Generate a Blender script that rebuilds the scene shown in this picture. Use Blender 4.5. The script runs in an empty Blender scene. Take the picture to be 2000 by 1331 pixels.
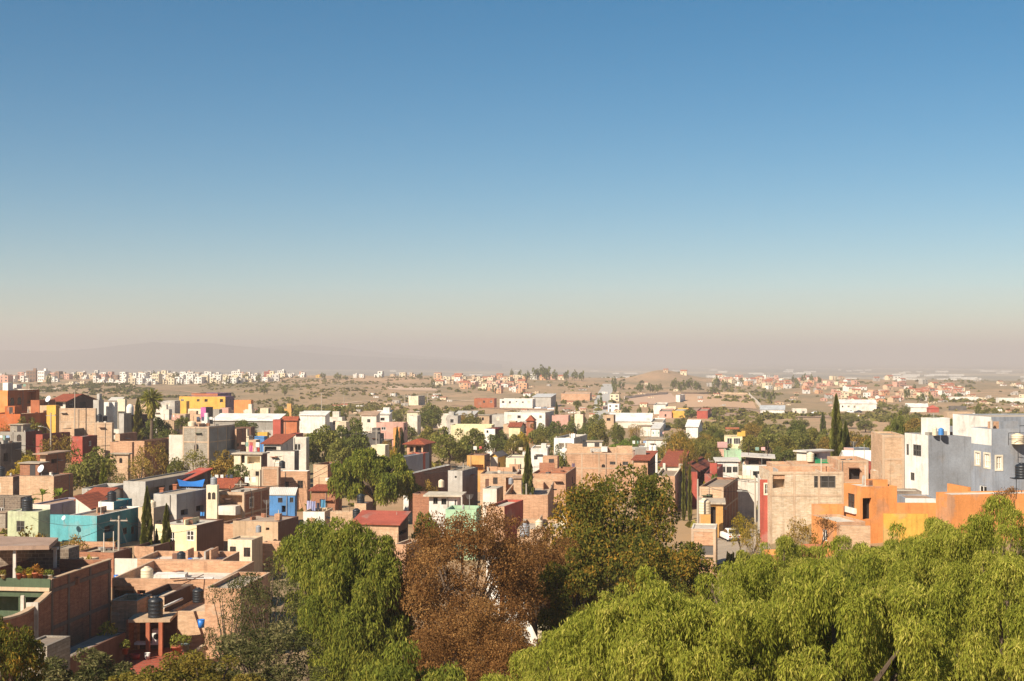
import bpy, math, random
import numpy as np
from mathutils import Vector, Matrix
random.seed(7); RNG = np.random.default_rng(11)
S = bpy.context.scene
# ---------------------------------------------------------------- camera, sky, sun, exposure
F = 2747.0; CX, CY = 1000.0, 665.5; CZ = 40.0; PITCH = math.atan(34.5/F)
cam = bpy.data.cameras.new('camera'); camo = bpy.data.objects.new('camera', cam); S.collection.objects.link(camo)
camo.location = (0, 0, CZ); camo.rotation_euler = (math.pi/2 + PITCH, 0, 0)
cam.sensor_width = 36.0; cam.lens = 36.0*F/2000.0; cam.clip_start = 0.5; cam.clip_end = 80000
S.camera = camo
SUN_AZ = math.radians(40); SUN_EL = math.radians(37)      # azimuth to the left of straight behind the camera
SUN = Vector((-math.sin(SUN_AZ)*math.cos(SUN_EL), -math.cos(SUN_AZ)*math.cos(SUN_EL), math.sin(SUN_EL)))
W = bpy.data.worlds.new('World'); S.world = W; W.use_nodes = True
wn = W.node_tree.nodes; wl = W.node_tree.links
sky = wn.new('ShaderNodeTexSky'); sky.sky_type = 'NISHITA'; sky.sun_disc = False
sky.sun_elevation = SUN_EL; sky.sun_rotation = math.atan2(SUN.x, SUN.y)
sky.altitude = 1900; sky.air_density = 1.0; sky.dust_density = 0.05; sky.ozone_density = 1.3
bgn = wn['Background']; bgn.inputs['Strength'].default_value = 0.054
hs = wn.new('ShaderNodeHueSaturation'); hs.inputs['Saturation'].default_value = 1.5; hs.inputs['Hue'].default_value = 0.487
wl.new(sky.outputs['Color'], hs.inputs['Color']); wl.new(hs.outputs['Color'], bgn.inputs['Color'])
sl = bpy.data.lights.new('sun', 'SUN'); sl.energy = 5.0; sl.angle = math.radians(0.5); sl.color = (1.0, 0.89, 0.74)
so = bpy.data.objects.new('sun', sl); S.collection.objects.link(so); so.location = (-300, -200, 400)
so.rotation_euler = (-SUN).to_track_quat('-Z', 'Y').to_euler()
S.view_settings.view_transform = 'Standard'; S.view_settings.look = 'None'; S.view_settings.gamma = 1.0
S.view_settings.exposure = 0.75; S.view_settings.use_curve_mapping = False
cy = S.cycles
cy.max_bounces = 6; cy.diffuse_bounces = 4; cy.glossy_bounces = 2; cy.transmission_bounces = 2; cy.transparent_max_bounces = 6
cy.volume_bounces = 1; cy.caustics_reflective = False; cy.caustics_refractive = False
cy.use_denoising = True; cy.sample_clamp_indirect = 6.0
# ---------------------------------------------------------------- pixel geometry of the survey
def ray(px, py):
    X = (px-CX)/F; Y = (CY-py)/F
    y = math.cos(PITCH)-math.sin(PITCH)*Y; z = math.sin(PITCH)+math.cos(PITCH)*Y
    return X/y, z/y
def at(px, py, d):
    x, z = ray(px, py); return Vector((x*d, d, CZ+z*d))
TD = [12, 30, 45, 60, 80, 105, 150, 200, 260, 330, 420, 550, 750, 950, 1250, 1550, 1850, 2200, 2700, 3500, 5000, 9000, 45000]
TX = [-400, 0, 300, 700, 1000, 1300, 1480, 1650, 2000, 2600]
TT = np.array([
 [9, 14, 17, 19, 21.2, 22, 23.2, 23.5, 22.5, 18.5, 20, 22, 25, 28, 28, 26.5, 24.5, 26, 45, 62, 72, 76, 76],
 [9, 14, 17, 19, 21.2, 22, 23.2, 23.5, 22.5, 18.5, 20, 22, 25, 28, 28, 26.5, 24.5, 26, 45, 62, 72, 76, 76],
 [9, 15, 18, 20, 21.5, 22, 23.4, 23.5, 22.8, 20.5, 20.8, 23, 26, 28, 28, 26.5, 24.5, 26, 45, 62, 72, 76, 76],
 [9, 16, 19, 21, 22, 22.6, 23.4, 23.6, 23.8, 24.3, 25.5, 27, 29, 31, 30, 27, 24.5, 27, 48, 64, 72, 76, 76],
 [9, 16, 19, 21, 22.3, 23, 24, 24.6, 25.0, 25.5, 26.5, 28, 29.5, 30.3, 30, 27, 24.5, 30, 50, 66, 72, 76, 76],
 [9, 14, 17, 19.5, 21, 22, 23.4, 24, 25.0, 25.8, 27, 28, 29.5, 30.3, 30, 29.5, 28, 33, 52, 66, 72, 76, 76],
 [9, 13, 16, 18, 20, 21, 22.4, 23.2, 24.5, 25.6, 27, 28.5, 30, 31, 32, 32, 32, 33, 42, 60, 72, 76, 76],
 [9, 12, 14, 15.5, 16.5, 17, 18, 19.3, 22.0, 25, 27, 28.5, 30.5, 31.5, 32, 32, 32, 33, 42, 60, 72, 76, 76],
 [9, 11, 12.5, 13.8, 15, 15.8, 16.5, 18.5, 22.0, 25, 27, 28.5, 30.5, 32, 33, 33.5, 34, 36, 44, 60, 72, 76, 76],
 [9, 11, 12.5, 13.8, 15, 15.8, 16.5, 18.5, 22.0, 25, 27, 28.5, 30.5, 32, 33, 33.5, 34, 36, 44, 60, 72, 76, 76]], float)
LTD = np.log(TD)
BUMPS = [(1285, 1950, 12, 50, 200), (1350, 2050, 4, 60, 200), (1060, 1650, 5, 90, 180), (230, 1250, 3.5, 110, 200), (1400, 930, 2.2, 75, 130), (640, 1300, 4, 120, 170)]
def drop(x, y):
    x = np.asarray(x, float); y = np.maximum(np.asarray(y, float), 12.0)
    px = np.clip(CX+F*x/y, TX[0], TX[-1]-1e-3); l = np.log(np.clip(y, 12, 44990))
    i = np.clip(np.searchsorted(TX, px, 'right')-1, 0, len(TX)-2); j = np.clip(np.searchsorted(LTD, l, 'right')-1, 0, len(TD)-2)
    tx = np.take(TX, i); fx = (px-tx)/(np.take(TX, i+1)-tx); fx = fx*fx*(3-2*fx)
    fy = (l-LTD[j])/(LTD[j+1]-LTD[j]); fy = 0.5*fy+0.5*fy*fy*(3-2*fy)
    t = (TT[i, j]*(1-fx)+TT[i+1, j]*fx)*(1-fy)+(TT[i, j+1]*(1-fx)+TT[i+1, j+1]*fx)*fy
    for (bp, bd, bh, bw, bl) in BUMPS:
        t = t-bh*np.exp(-((px-bp)/bw)**2-((y-bd)/bl)**2)
    k = np.clip((y-260)/600, 0, 1)
    t = t+k*(0.7*np.sin(x/47+1.3)*np.sin(y/83)+0.5*np.sin(x/23+y/61)+0.35*np.sin(x/11-y/29+2))
    return t
def gz(x, y): return float(CZ-drop(x, y))
DG = np.exp(np.linspace(math.log(40), math.log(4200), 900))
def dist(px, py):
    """distance at which the ground is seen at this picture height"""
    X = (px-CX)/F
    t = drop(X*DG, DG); s = np.array([-ray(px, py)[1]])
    g = t/DG
    k = np.nonzero(g <= s[0])[0]
    return float(DG[k[0]]) if len(k) else 2500.0
# ---------------------------------------------------------------- materials
MATS = {}
def rgb(h):
    h = h.lstrip('#'); c = [int(h[i:i+2], 16)/255 for i in (0, 2, 4)]
    return tuple(((v+0.055)/1.055)**2.4 if v > 0.04045 else v/12.92 for v in c)+(1.0,)
def newmat(name):
    m = bpy.data.materials.new(name); m.use_nodes = True; MATS[name] = m
    return m, m.node_tree.nodes, m.node_tree.links, m.node_tree.nodes['Principled BSDF']
def mixc(n, l, fac, a, b, mode='MIX'):
    x = n.new('ShaderNodeMix'); x.data_type = 'RGBA'; x.blend_type = mode
    for s, v in ((x.inputs[0], fac), (x.inputs[6], a), (x.inputs[7], b)):
        if hasattr(v, 'is_linked'): l.new(v, s)
        else: s.default_value = v
    return x.outputs[2]
def ramp(n, l, src, p0, p1, c0=(0, 0, 0, 1), c1=(1, 1, 1, 1)):
    r = n.new('ShaderNodeValToRGB'); e = r.color_ramp.elements
    e[0].position = p0; e[1].position = p1; e[0].color = c0; e[1].color = c1
    l.new(src, r.inputs[0]); return r.outputs[0]
def noise(n, l, vec, scale, detail=4, rough=.6):
    t = n.new('ShaderNodeTexNoise'); t.inputs['Scale'].default_value = scale
    t.inputs['Detail'].default_value = detail; t.inputs['Roughness'].default_value = rough
    if vec is not None: l.new(vec, t.inputs['Vector'])
    return t.outputs['Fac']
def sc(c, k): return (c[0]*k, c[1]*k, c[2]*k, 1)
def wear(n, l, base, amt=.62, streak=True):
    """weathering: blotches, drip stains that run down, fine grain"""
    g = n.new('ShaderNodeNewGeometry'); pos = g.outputs['Position']
    a = ramp(n, l, noise(n, l, pos, .45, 6, .65), .35, .72)
    mp = n.new('ShaderNodeMapping'); mp.inputs['Scale'].default_value = (2.6, 2.6, .16); l.new(pos, mp.inputs[0])
    b = ramp(n, l, noise(n, l, mp.outputs[0], 1.0, 4, .7), .52, .78)
    c = mixc(n, l, a, base, mixc(n, l, 1.0, base, (1-amt*.45, 1-amt*.5, 1-amt*.55, 1), 'MULTIPLY'))
    if streak: c = mixc(n, l, b, c, mixc(n, l, 1.0, c, (1-amt*.6, 1-amt*.62, 1-amt*.64, 1), 'MULTIPLY'))
    f = noise(n, l, pos, 5.0, 4, .7)
    c = mixc(n, l, .35, c, mixc(n, l, 1.0, c, ramp(n, l, f, .25, .75, (.55, .54, .52, 1), (1.25, 1.24, 1.22, 1)), 'MULTIPLY'))
    return c, f
def rgbnode(n, c):
    r = n.new('ShaderNodeRGB'); r.outputs[0].default_value = c; return r.outputs[0]
def plain(col, rough=.85, amt=.62, name=None):
    k = name or 'stucco_'+col.strip('#')
    if k in MATS: return MATS[k]
    m, n, l, p = newmat(k)
    base = rgbnode(n, rgb(col))
    if amt > .5:
        g = n.new('ShaderNodeNewGeometry'); w_ = n.new('ShaderNodeTexNoise'); w_.inputs['Scale'].default_value = .38; w_.inputs['Detail'].default_value = 7; l.new(g.outputs['Position'], w_.inputs['Vector'])
        bare = tuple(.55*a+.45*b for a, b in zip(rgb(col)[:3], (.36, .31, .26)))+(1,)
        base = mixc(n, l, ramp(n, l, w_.outputs['Fac'], .57, .62), base, bare)
        v2 = noise(n, l, g.outputs['Position'], .22, 3, .5); base = mixc(n, l, ramp(n, l, v2, .35, .65), base, sc(rgb(col), 1.12))
    c, f = wear(n, l, base, amt)
    l.new(c, p.inputs['Base Color']); p.inputs['Roughness'].default_value = rough
    b = n.new('ShaderNodeBump'); b.inputs['Strength'].default_value = .25; b.inputs['Distance'].default_value = .03
    l.new(f, b.inputs['Height']); l.new(b.outputs[0], p.inputs['Normal'])
    return m
def simple(name, col, rough=.6, metal=0.0):
    if name in MATS: return MATS[name]
    m, n, l, p = newmat(name); p.inputs['Base Color'].default_value = rgb(col)
    p.inputs['Roughness'].default_value = rough; p.inputs['Metallic'].default_value = metal
    return m
def bricklike(name, c1, c2, cm, w, h, mortar, amt=.6):
    if name in MATS: return MATS[name]
    m, n, l, p = newmat(name)
    uv = n.new('ShaderNodeUVMap')
    b = n.new('ShaderNodeTexBrick'); l.new(uv.outputs[0], b.inputs['Vector'])
    b.inputs['Scale'].default_value = 1.0; b.inputs['Brick Width'].default_value = w; b.inputs['Row Height'].default_value = h
    b.inputs['Mortar Size'].default_value = mortar; b.inputs['Mortar Smooth'].default_value = .3; b.inputs['Bias'].default_value = -.1
    b.inputs['Color1'].default_value = rgb(c1); b.inputs['Color2'].default_value = rgb(c2); b.inputs['Mortar'].default_value = rgb(cm)
    mp = n.new('ShaderNodeMapping'); mp.inputs['Scale'].default_value = (.9, 5.0, 1); l.new(uv.outputs[0], mp.inputs[0])
    cn = ramp(n, l, noise(n, l, mp.outputs[0], 1.0, 5, .75), .3, .7, (.62, .58, .55, 1), (1.22, 1.2, 1.18, 1))
    bc = mixc(n, l, .8, b.outputs['Color'], mixc(n, l, 1.0, b.outputs['Color'], cn, 'MULTIPLY'))
    m2 = n.new('ShaderNodeMapping'); m2.inputs['Scale'].default_value = (.33, .42, 1); m2.inputs['Location'].default_value = (3.1, 1.7, 0); l.new(uv.outputs[0], m2.inputs[0])
    pa = ramp(n, l, noise(n, l, m2.outputs[0], 1.0, 3, .6), .60, .64)
    bc = mixc(n, l, pa, bc, mixc(n, l, .6, bc, rgb(cm)))
    c, f = wear(n, l, bc, amt)
    l.new(c, p.inputs['Base Color']); p.inputs['Roughness'].default_value = .9
    bp = n.new('ShaderNodeBump'); bp.inputs['Strength'].default_value = .6; bp.inputs['Distance'].default_value = .02; bp.invert = True
    l.new(b.outputs['Fac'], bp.inputs['Height']); l.new(bp.outputs[0], p.inputs['Normal'])
    return m
PAL = dict(
 white='#e9e4da', offwhite='#ddd3c3', cream='#e6d6b8', beige='#cdb595', sand='#c2a585', yellow='#dfae4c', ochre='#cb9a58',
 paleyellow='#e8d8ac', orange='#dd9353', deeporange='#bd7149', rust='#a8633f', red='#ad5242', darkred='#7a352c', pink='#c468a0',
 rose='#d0a090', teal='#62b0b8', blue='#5288c0', greyblue='#959aa2', lilac='#9a94a4', green='#bfc7a2', darkgreen='#4d5d43',
 mint='#a9cba6', grey='#9a948a', palegrey='#b9b3a9', darkgrey='#5f5a55', brown='#6e4c3c', darkbrown='#493228', purple='#6a4a6e')
def mat(k):
    if k == 'brick': return bricklike('brick_masonry', '#e0ab84', '#ce976f', '#d2b699', .24, .075, .012)
    if k == 'redbrick': return bricklike('red_brick_masonry', '#b87450', '#a26044', '#ae9278', .24, .075, .012)
    if k == 'palebrick': return bricklike('pale_brick_masonry', '#e2ba95', '#d5a67d', '#dac2a4', .24, .075, .014)
    if k == 'limeblock': return bricklike('lime_washed_block', '#e0cdb2', '#d3b998', '#dccab2', .40, .20, .015)
    if k == 'block': return bricklike('concrete_block_masonry', '#b3aa9a', '#a59b8b', '#8d8478', .40, .20, .015)
    if k == 'stone': return bricklike('rubble_stone', '#8b7c6c', '#75685b', '#a09383', .5, .28, .03)
    if k in MATS: return MATS[k]
    return plain(PAL.get(k, k))
def roofmat(k):
    if k == 'tile': return tilemat()
    if k == 'sheet': return sheetmat()
    return mat(k)
def tilemat():
    if 'clay_roof_tile' in MATS: return MATS['clay_roof_tile']
    m, n, l, p = newmat('clay_roof_tile')
    uv = n.new('ShaderNodeUVMap')
    b = n.new('ShaderNodeTexBrick'); l.new(uv.outputs[0], b.inputs['Vector']); b.offset = 0
    b.inputs['Scale'].default_value = 1; b.inputs['Brick Width'].default_value = .22; b.inputs['Row Height'].default_value = .38
    b.inputs['Mortar Size'].default_value = .03; b.inputs['Color1'].default_value = rgb('#c0623a'); b.inputs['Color2'].default_value = rgb('#a44f30')
    b.inputs['Mortar'].default_value = rgb('#7d3f2a')
    c, f = wear(n, l, b.outputs['Color'], .5, False)
    l.new(c, p.inputs['Base Color']); p.inputs['Roughness'].default_value = .85
    bp = n.new('ShaderNodeBump'); bp.invert = True; bp.inputs['Distance'].default_value = .05
    l.new(b.outputs['Fac'], bp.inputs['Height']); l.new(bp.outputs[0], p.inputs['Normal'])
    return m
def sheetmat(name='corrugated_sheet', col='#cfcac0'):
    if name in MATS: return MATS[name]
    m, n, l, p = newmat(name)
    uv = n.new('ShaderNodeUVMap'); w = n.new('ShaderNodeTexWave'); w.inputs['Scale'].default_value = 1.2; l.new(uv.outputs[0], w.inputs[0])
    c, f = wear(n, l, rgbnode(n, rgb(col)), .5, False)
    l.new(c, p.inputs['Base Color']); p.inputs['Roughness'].default_value = .5
    bp = n.new('ShaderNodeBump'); bp.inputs['Distance'].default_value = .04; l.new(w.outputs['Fac'], bp.inputs['Height']); l.new(bp.outputs[0], p.inputs['Normal'])
    return m
def glass():
    if 'window_glass' in MATS: return MATS['window_glass']
    m, n, l, p = newmat('window_glass')
    g = n.new('ShaderNodeNewGeometry')
    f = ramp(n, l, noise(n, l, g.outputs['Position'], .5, 2), .4, .65, rgb('#1d1f20'), rgb('#4a4640'))
    l.new(f, p.inputs['Base Color']); p.inputs['Roughness'].default_value = .12
    return m
ROOFC = ['#b3a48f', '#a8977f', '#bcae9a', '#9f8a74', '#ad8f76', '#c4b8a4']
ROOM_SHADE = simple('interior_shade', '#2a2320', .9)
# ---------------------------------------------------------------- objects
COL = S.collection
def link(o, parent=None):
    COL.objects.link(o)
    if parent is not None: o.parent = parent
    return o
def tag(o, label=None, cat=None, group=None, kind=None):
    for k, v in (('label', label), ('category', cat), ('group', group), ('kind', kind)):
        if v: o[k] = v
    return o
def thing(name, label, cat, loc, group=None, rz=0):
    o = bpy.data.objects.new(name, None); o.empty_display_size = .2; link(o); o.location = loc; o.rotation_euler = (0, 0, rz)
    return tag(o, label, cat, group)
def copy_tree(o, parent=None):
    c = o.copy(); link(c, parent)
    for ch in o.children: copy_tree(ch, c)
    return c
class MB:
    def __init__(s): s.v = []; s.f = []; s.uv = []; s.mi = []
    def poly(s, pts, uv=None, m=0):
        i = len(s.v); s.v += [tuple(p) for p in pts]; s.f.append(tuple(range(i, i+len(pts))))
        s.uv += uv if uv else [(0, 0)]*len(pts); s.mi.append(m)
    def box(s, O, ux, lx, ly, z0, z1, m=0, bottom=False):
        """upright box: O a floor corner, ux the unit direction of its length, the width goes to the left of ux"""
        uy = Vector((-ux.y, ux.x, 0)); O = Vector((O[0], O[1], 0))
        c = [O, O+ux*lx, O+ux*lx+uy*ly, O+uy*ly]; L = [lx, ly, lx, ly]
        for k in range(4):
            a, b = c[k], c[(k+1) % 4]
            s.poly([(a.x, a.y, z0), (b.x, b.y, z0), (b.x, b.y, z1), (a.x, a.y, z1)], [(0, z0), (L[k], z0), (L[k], z1), (0, z1)], m)
        s.poly([(p.x, p.y, z1) for p in c], [(0, 0), (lx, 0), (lx, ly), (0, ly)], m)
        if bottom: s.poly([(p.x, p.y, z0) for p in reversed(c)], None, m)
        return s
    def tube(s, pts, rad, n=6, m=0, cap=True):
        pts = [Vector(p) for p in pts]; rings = []
        if not hasattr(rad, '__len__'): rad = [rad]*len(pts)
        for i, p in enumerate(pts):
            d = (pts[min(i+1, len(pts)-1)]-pts[max(i-1, 0)]).normalized()
            a = d.cross(Vector((0, 0, 1)) if abs(d.z) < .9 else Vector((1, 0, 0))).normalized(); b = d.cross(a)
            i0 = len(s.v)
            for k in range(n):
                t = 2*math.pi*k/n; s.v.append(tuple(p+(a*math.cos(t)+b*math.sin(t))*rad[i]))
            rings.append(i0)
        for r0, r1 in zip(rings, rings[1:]):
            for k in range(n):
                s.f.append((r0+k, r0+(k+1) % n, r1+(k+1) % n, r1+k)); s.uv += [(0, 0)]*4; s.mi.append(m)
        if cap:
            s.f.append(tuple(rings[-1]+k for k in range(n))); s.uv += [(0, 0)]*n; s.mi.append(m)
        return s
    def lathe(s, prof, O=(0, 0, 0), n=16, m=0):
        i0 = len(s.v)
        for r, z in prof:
            for k in range(n):
                t = 2*math.pi*k/n; s.v.append((O[0]+r*math.cos(t), O[1]+r*math.sin(t), O[2]+z))
        for j in range(len(prof)-1):
            for k in range(n):
                a = i0+j*n; s.f.append((a+k, a+(k+1) % n, a+n+(k+1) % n, a+n+k)); s.uv += [(0, 0)]*4; s.mi.append(m)
        return s
    def mesh(s, name, mats, off=None, smooth=False):
        me = bpy.data.meshes.new(name)
        v = s.v if off is None else [(a-off[0], b-off[1], c-off[2]) for a, b, c in s.v]
        me.from_pydata(v, [], s.f); ul = me.uv_layers.new(name='UVMap')
        ul.data.foreach_set('uv', np.array(s.uv, 'f').ravel())
        for m in mats if isinstance(mats, (list, tuple)) else [mats]: me.materials.append(m)
        me.polygons.foreach_set('material_index', s.mi)
        if smooth: me.polygons.foreach_set('use_smooth', [True]*len(s.f))
        me.update(); return me
    def obj(s, name, mats, parent=None, off=None, smooth=False):
        if off is None and parent is not None:
            p = parent; off = Vector((0, 0, 0))
            while p is not None: off = off+p.location; p = p.parent
        return link(bpy.data.objects.new(name, s.mesh(name, mats, off, smooth)), parent)
def single(name, label, cat, mb, mats, group=None, smooth=False, off=None):
    """a thing that is one mesh, with its origin on its base"""
    if off is None:
        a = np.array(mb.v); off = Vector((a[:, 0].mean(), a[:, 1].mean(), a[:, 2].min()))
    o = mb.obj(name, mats, None, off, smooth); o.location = off
    return tag(o, label, cat, group)
def quads(name, P, mat, tint=None, parent=None):
    """(N,4,3) array of leaf quads -> one mesh object"""
    me = quadmesh(name, P, mat, tint); return link(bpy.data.objects.new(name, me), parent)
def quadmesh(name, P, mat, tint=None):
    N = len(P); me = bpy.data.meshes.new(name)
    me.vertices.add(N*4); me.vertices.foreach_set('co', np.ascontiguousarray(P, 'f').ravel())
    me.loops.add(N*4); me.loops.foreach_set('vertex_index', np.arange(N*4, dtype='i'))
    me.polygons.add(N); me.polygons.foreach_set('loop_start', np.arange(0, N*4, 4, dtype='i'))
    if tint is not None:
        a = me.attributes.new('tint', 'FLOAT', 'FACE'); a.data.foreach_set('value', np.asarray(tint, 'f'))
    me.materials.append(mat); me.update(calc_edges=True); return me
# ---------------------------------------------------------------- ground, far plain, mountains, haze
def groundmat():
    m, n, l, p = newmat('dry_ground')
    g = n.new('ShaderNodeNewGeometry'); pos = g.outputs['Position']
    sep = n.new('ShaderNodeSeparateXYZ'); l.new(pos, sep.inputs[0])
    mp = n.new('ShaderNodeMapping'); mp.inputs['Scale'].default_value = (1, .45, 1); l.new(pos, mp.inputs[0]); v = mp.outputs[0]
    base = mixc(n, l, ramp(n, l, noise(n, l, v, .006, 8, .65), .38, .62), rgb('#b8926c'), rgb('#8d7753'))
    base = mixc(n, l, ramp(n, l, noise(n, l, v, .02, 8, .7), .5, .66), base, rgb('#766b48'))
    base = mixc(n, l, ramp(n, l, noise(n, l, v, .0035, 5, .6), .60, .70), base, rgb('#cdae8c'))
    base = mixc(n, l, ramp(n, l, noise(n, l, v, .14, 5, .75), .55, .72), base, rgb('#565036'))
    # the plain far out: a patchwork of fields
    vo = n.new('ShaderNodeTexVoronoi'); vo.inputs['Scale'].default_value = .0016; l.new(v, vo.inputs['Vector'])
    fl = mixc(n, l, ramp(n, l, vo.outputs['Color'], .2, .8), rgb('#7a7250'), rgb('#c2ab84'))
    fl = mixc(n, l, ramp(n, l, noise(n, l, v, .0009, 6, .7), .45, .6), fl, rgb('#666347'))
    far = n.new('ShaderNodeMapRange'); far.inputs[1].default_value = 2400; far.inputs[2].default_value = 3400; l.new(sep.outputs[1], far.inputs[0])
    c = mixc(n, l, far.outputs[0], base, fl)
    l.new(c, p.inputs['Base Color']); p.inputs['Roughness'].default_value = .95
    return m
def build_ground():
    ys = np.concatenate([[-140, -60, -10, 5], np.exp(np.linspace(math.log(12), math.log(30000), 250))])
    t = np.linspace(-1, 1, 281); us = np.sign(t)*(np.abs(t)*.42+np.abs(t)**5*.9)
    Y, U = np.meshgrid(ys, us, indexing='ij'); X = U*(np.maximum(Y, 0)+140)
    Z = CZ-drop(X, Y); Z = np.where(Y < 12, CZ-9-np.abs(X)*0.02, Z)
    me = bpy.data.meshes.new('ground'); nr, nc = X.shape
    idx = np.arange(nr*nc).reshape(nr, nc)
    f = np.stack([idx[:-1, :-1], idx[:-1, 1:], idx[1:, 1:], idx[1:, :-1]], -1).reshape(-1, 4)
    me.vertices.add(nr*nc); me.vertices.foreach_set('co', np.stack([X, Y, Z], -1).astype('f').ravel())
    me.loops.add(f.size); me.loops.foreach_set('vertex_index', f.astype('i').ravel())
    me.polygons.add(len(f)); me.polygons.foreach_set('loop_start', np.arange(0, f.size, 4, dtype='i'))
    me.polygons.foreach_set('use_smooth', np.ones(len(f), bool))
    me.materials.append(groundmat()); me.update(calc_edges=True)
    o = link(bpy.data.objects.new('ground', me)); o['kind'] = 'structure'
build_ground()
def mountains(name, prof, d, depth, col, seed):
    r = np.random.default_rng(seed); xs = np.linspace(prof[0][0], prof[-1][0], 160)
    top = np.interp(xs, [a for a, b in prof], [b for a, b in prof])+r.normal(0, .35, 160)
    nd = 26; V = np.zeros((nd, 160, 3))
    for k in range(nd):
        s = k/(nd-1)*2-1; hh = (1-abs(s))**1.1
        rough = 1+.25*np.sin(xs/23+k*1.7+seed)*np.sin(k*.9+xs/51)*(1-hh)
        y = d+s*depth; z0 = CZ-76
        z = z0+(np.array([at(a, b, d).z for a, b in zip(xs, top)])-z0)*np.clip(hh*rough, 0, 1)-4*(k in (0, nd-1))
        V[k, :, 0] = (xs-CX)/F*y; V[k, :, 1] = y; V[k, :, 2] = z
    mb = MB(); mb.v = [tuple(p) for p in V.reshape(-1, 3)]
    for k in range(nd-1):
        for i in range(159):
            a = k*160+i; mb.f.append((a, a+1, a+161, a+160)); mb.uv += [(0, 0)]*4; mb.mi.append(0)
    o = mb.obj(name, plain(col, .95, .5), None, Vector((0, 0, 0)), True); o['kind'] = 'structure'
mountains('mountain_ridge', [(-500, 690), (-200, 684), (0, 683), (110, 685), (190, 679), (250, 671), (300, 667), (345, 669), (410, 668), (470, 675), (530, 680), (620, 690), (760, 698), (900, 704), (980, 712)], 11200, 1800, '#4e5450', 3)
mountains('far_mountain_ridge', [(330, 700), (430, 682), (520, 676), (600, 672), (680, 680), (780, 692), (900, 700), (1000, 706)], 15000, 1600, '#5a5a4a', 5)
HB = 172.0; HAZE = 2.1e-4
hz = MB(); hz.box((-34000, -900), Vector((1, 0, 0)), 68000, 33000, CZ-81, CZ+HB, 0, True)
hm = bpy.data.materials.new('haze_air'); hm.use_nodes = True; hn = hm.node_tree.nodes
hn.remove(hn['Principled BSDF']); pv = hn.new('ShaderNodeVolumePrincipled')
pv.inputs['Color'].default_value = (.655, .615, .62, 1); pv.inputs['Density'].default_value = HAZE; pv.inputs['Anisotropy'].default_value = 0.0
hm.node_tree.links.new(pv.outputs[0], hn['Material Output'].inputs['Volume'])
o = hz.obj('haze', hm, None, Vector((0, 0, 0))); o['kind'] = 'stuff'
# ---------------------------------------------------------------- builders: houses and what stands on them
def mix_mats(*k): return [mat(x) if isinstance(x, str) else x for x in k]
def face_hit(C, u, px, py):
    rx, rz = ray(px, py); s = (rx*C.y-C.x)/(u.x-rx*u.y); t = C.y+u.y*s
    return s, CZ+rz*t
def wall_mesh(mb, C, u, L, z0, z1, nrm, ops):
    """one wall with real openings: C + u*s for s in 0..L; ops are (s0, s1, za, zb, depth, arch)"""
    us = sorted({0, L, *[o[0] for o in ops], *[o[1] for o in ops]}); zs = sorted({z0, z1, *[o[2] for o in ops], *[o[3] for o in ops]})
    P = lambda s, z, k=0.0: (C.x+u.x*s-nrm.x*k, C.y+u.y*s-nrm.y*k, z)
    for a, b in zip(us, us[1:]):
        for e, f in zip(zs, zs[1:]):
            if any(o[0]-1e-6 <= a and b <= o[1]+1e-6 and o[2]-1e-6 <= e and f <= o[3]+1e-6 for o in ops): continue
            mb.poly([P(a, e), P(b, e), P(b, f), P(a, f)], [(a, e), (b, e), (b, f), (a, f)])
    for s0, s1, za, zb, dp, arch in ops:
        for (p, q) in (((s0, za), (s1, za)), ((s1, za), (s1, zb)), ((s1, zb), (s0, zb)), ((s0, zb), (s0, za))):
            mb.poly([P(*p), P(*q), P(*q, dp), P(*p, dp)], [(0, p[1]), (0, q[1]), (dp, q[1]), (dp, p[1])])
        if arch:
            r = (s1-s0)/2; c = (s0+s1)/2; zc = zb-r
            for sg in (-1, 1):
                pts = [P(c+sg*r, zb, .004)]+[P(c+sg*r*math.cos(t), zc+r*math.sin(t), .004) for t in np.linspace(0, math.pi/2, 6)]
                mb.poly(pts, [(0, 0)]*len(pts))
FRAMES = {'w': 'darkgrey', 'W': 'white', 'b': 'darkbrown', 'o': None, 'a': 'darkbrown', 'd': 'brown', 'D': 'darkgrey', 'Y': 'white', 'V': 'white'}
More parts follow.
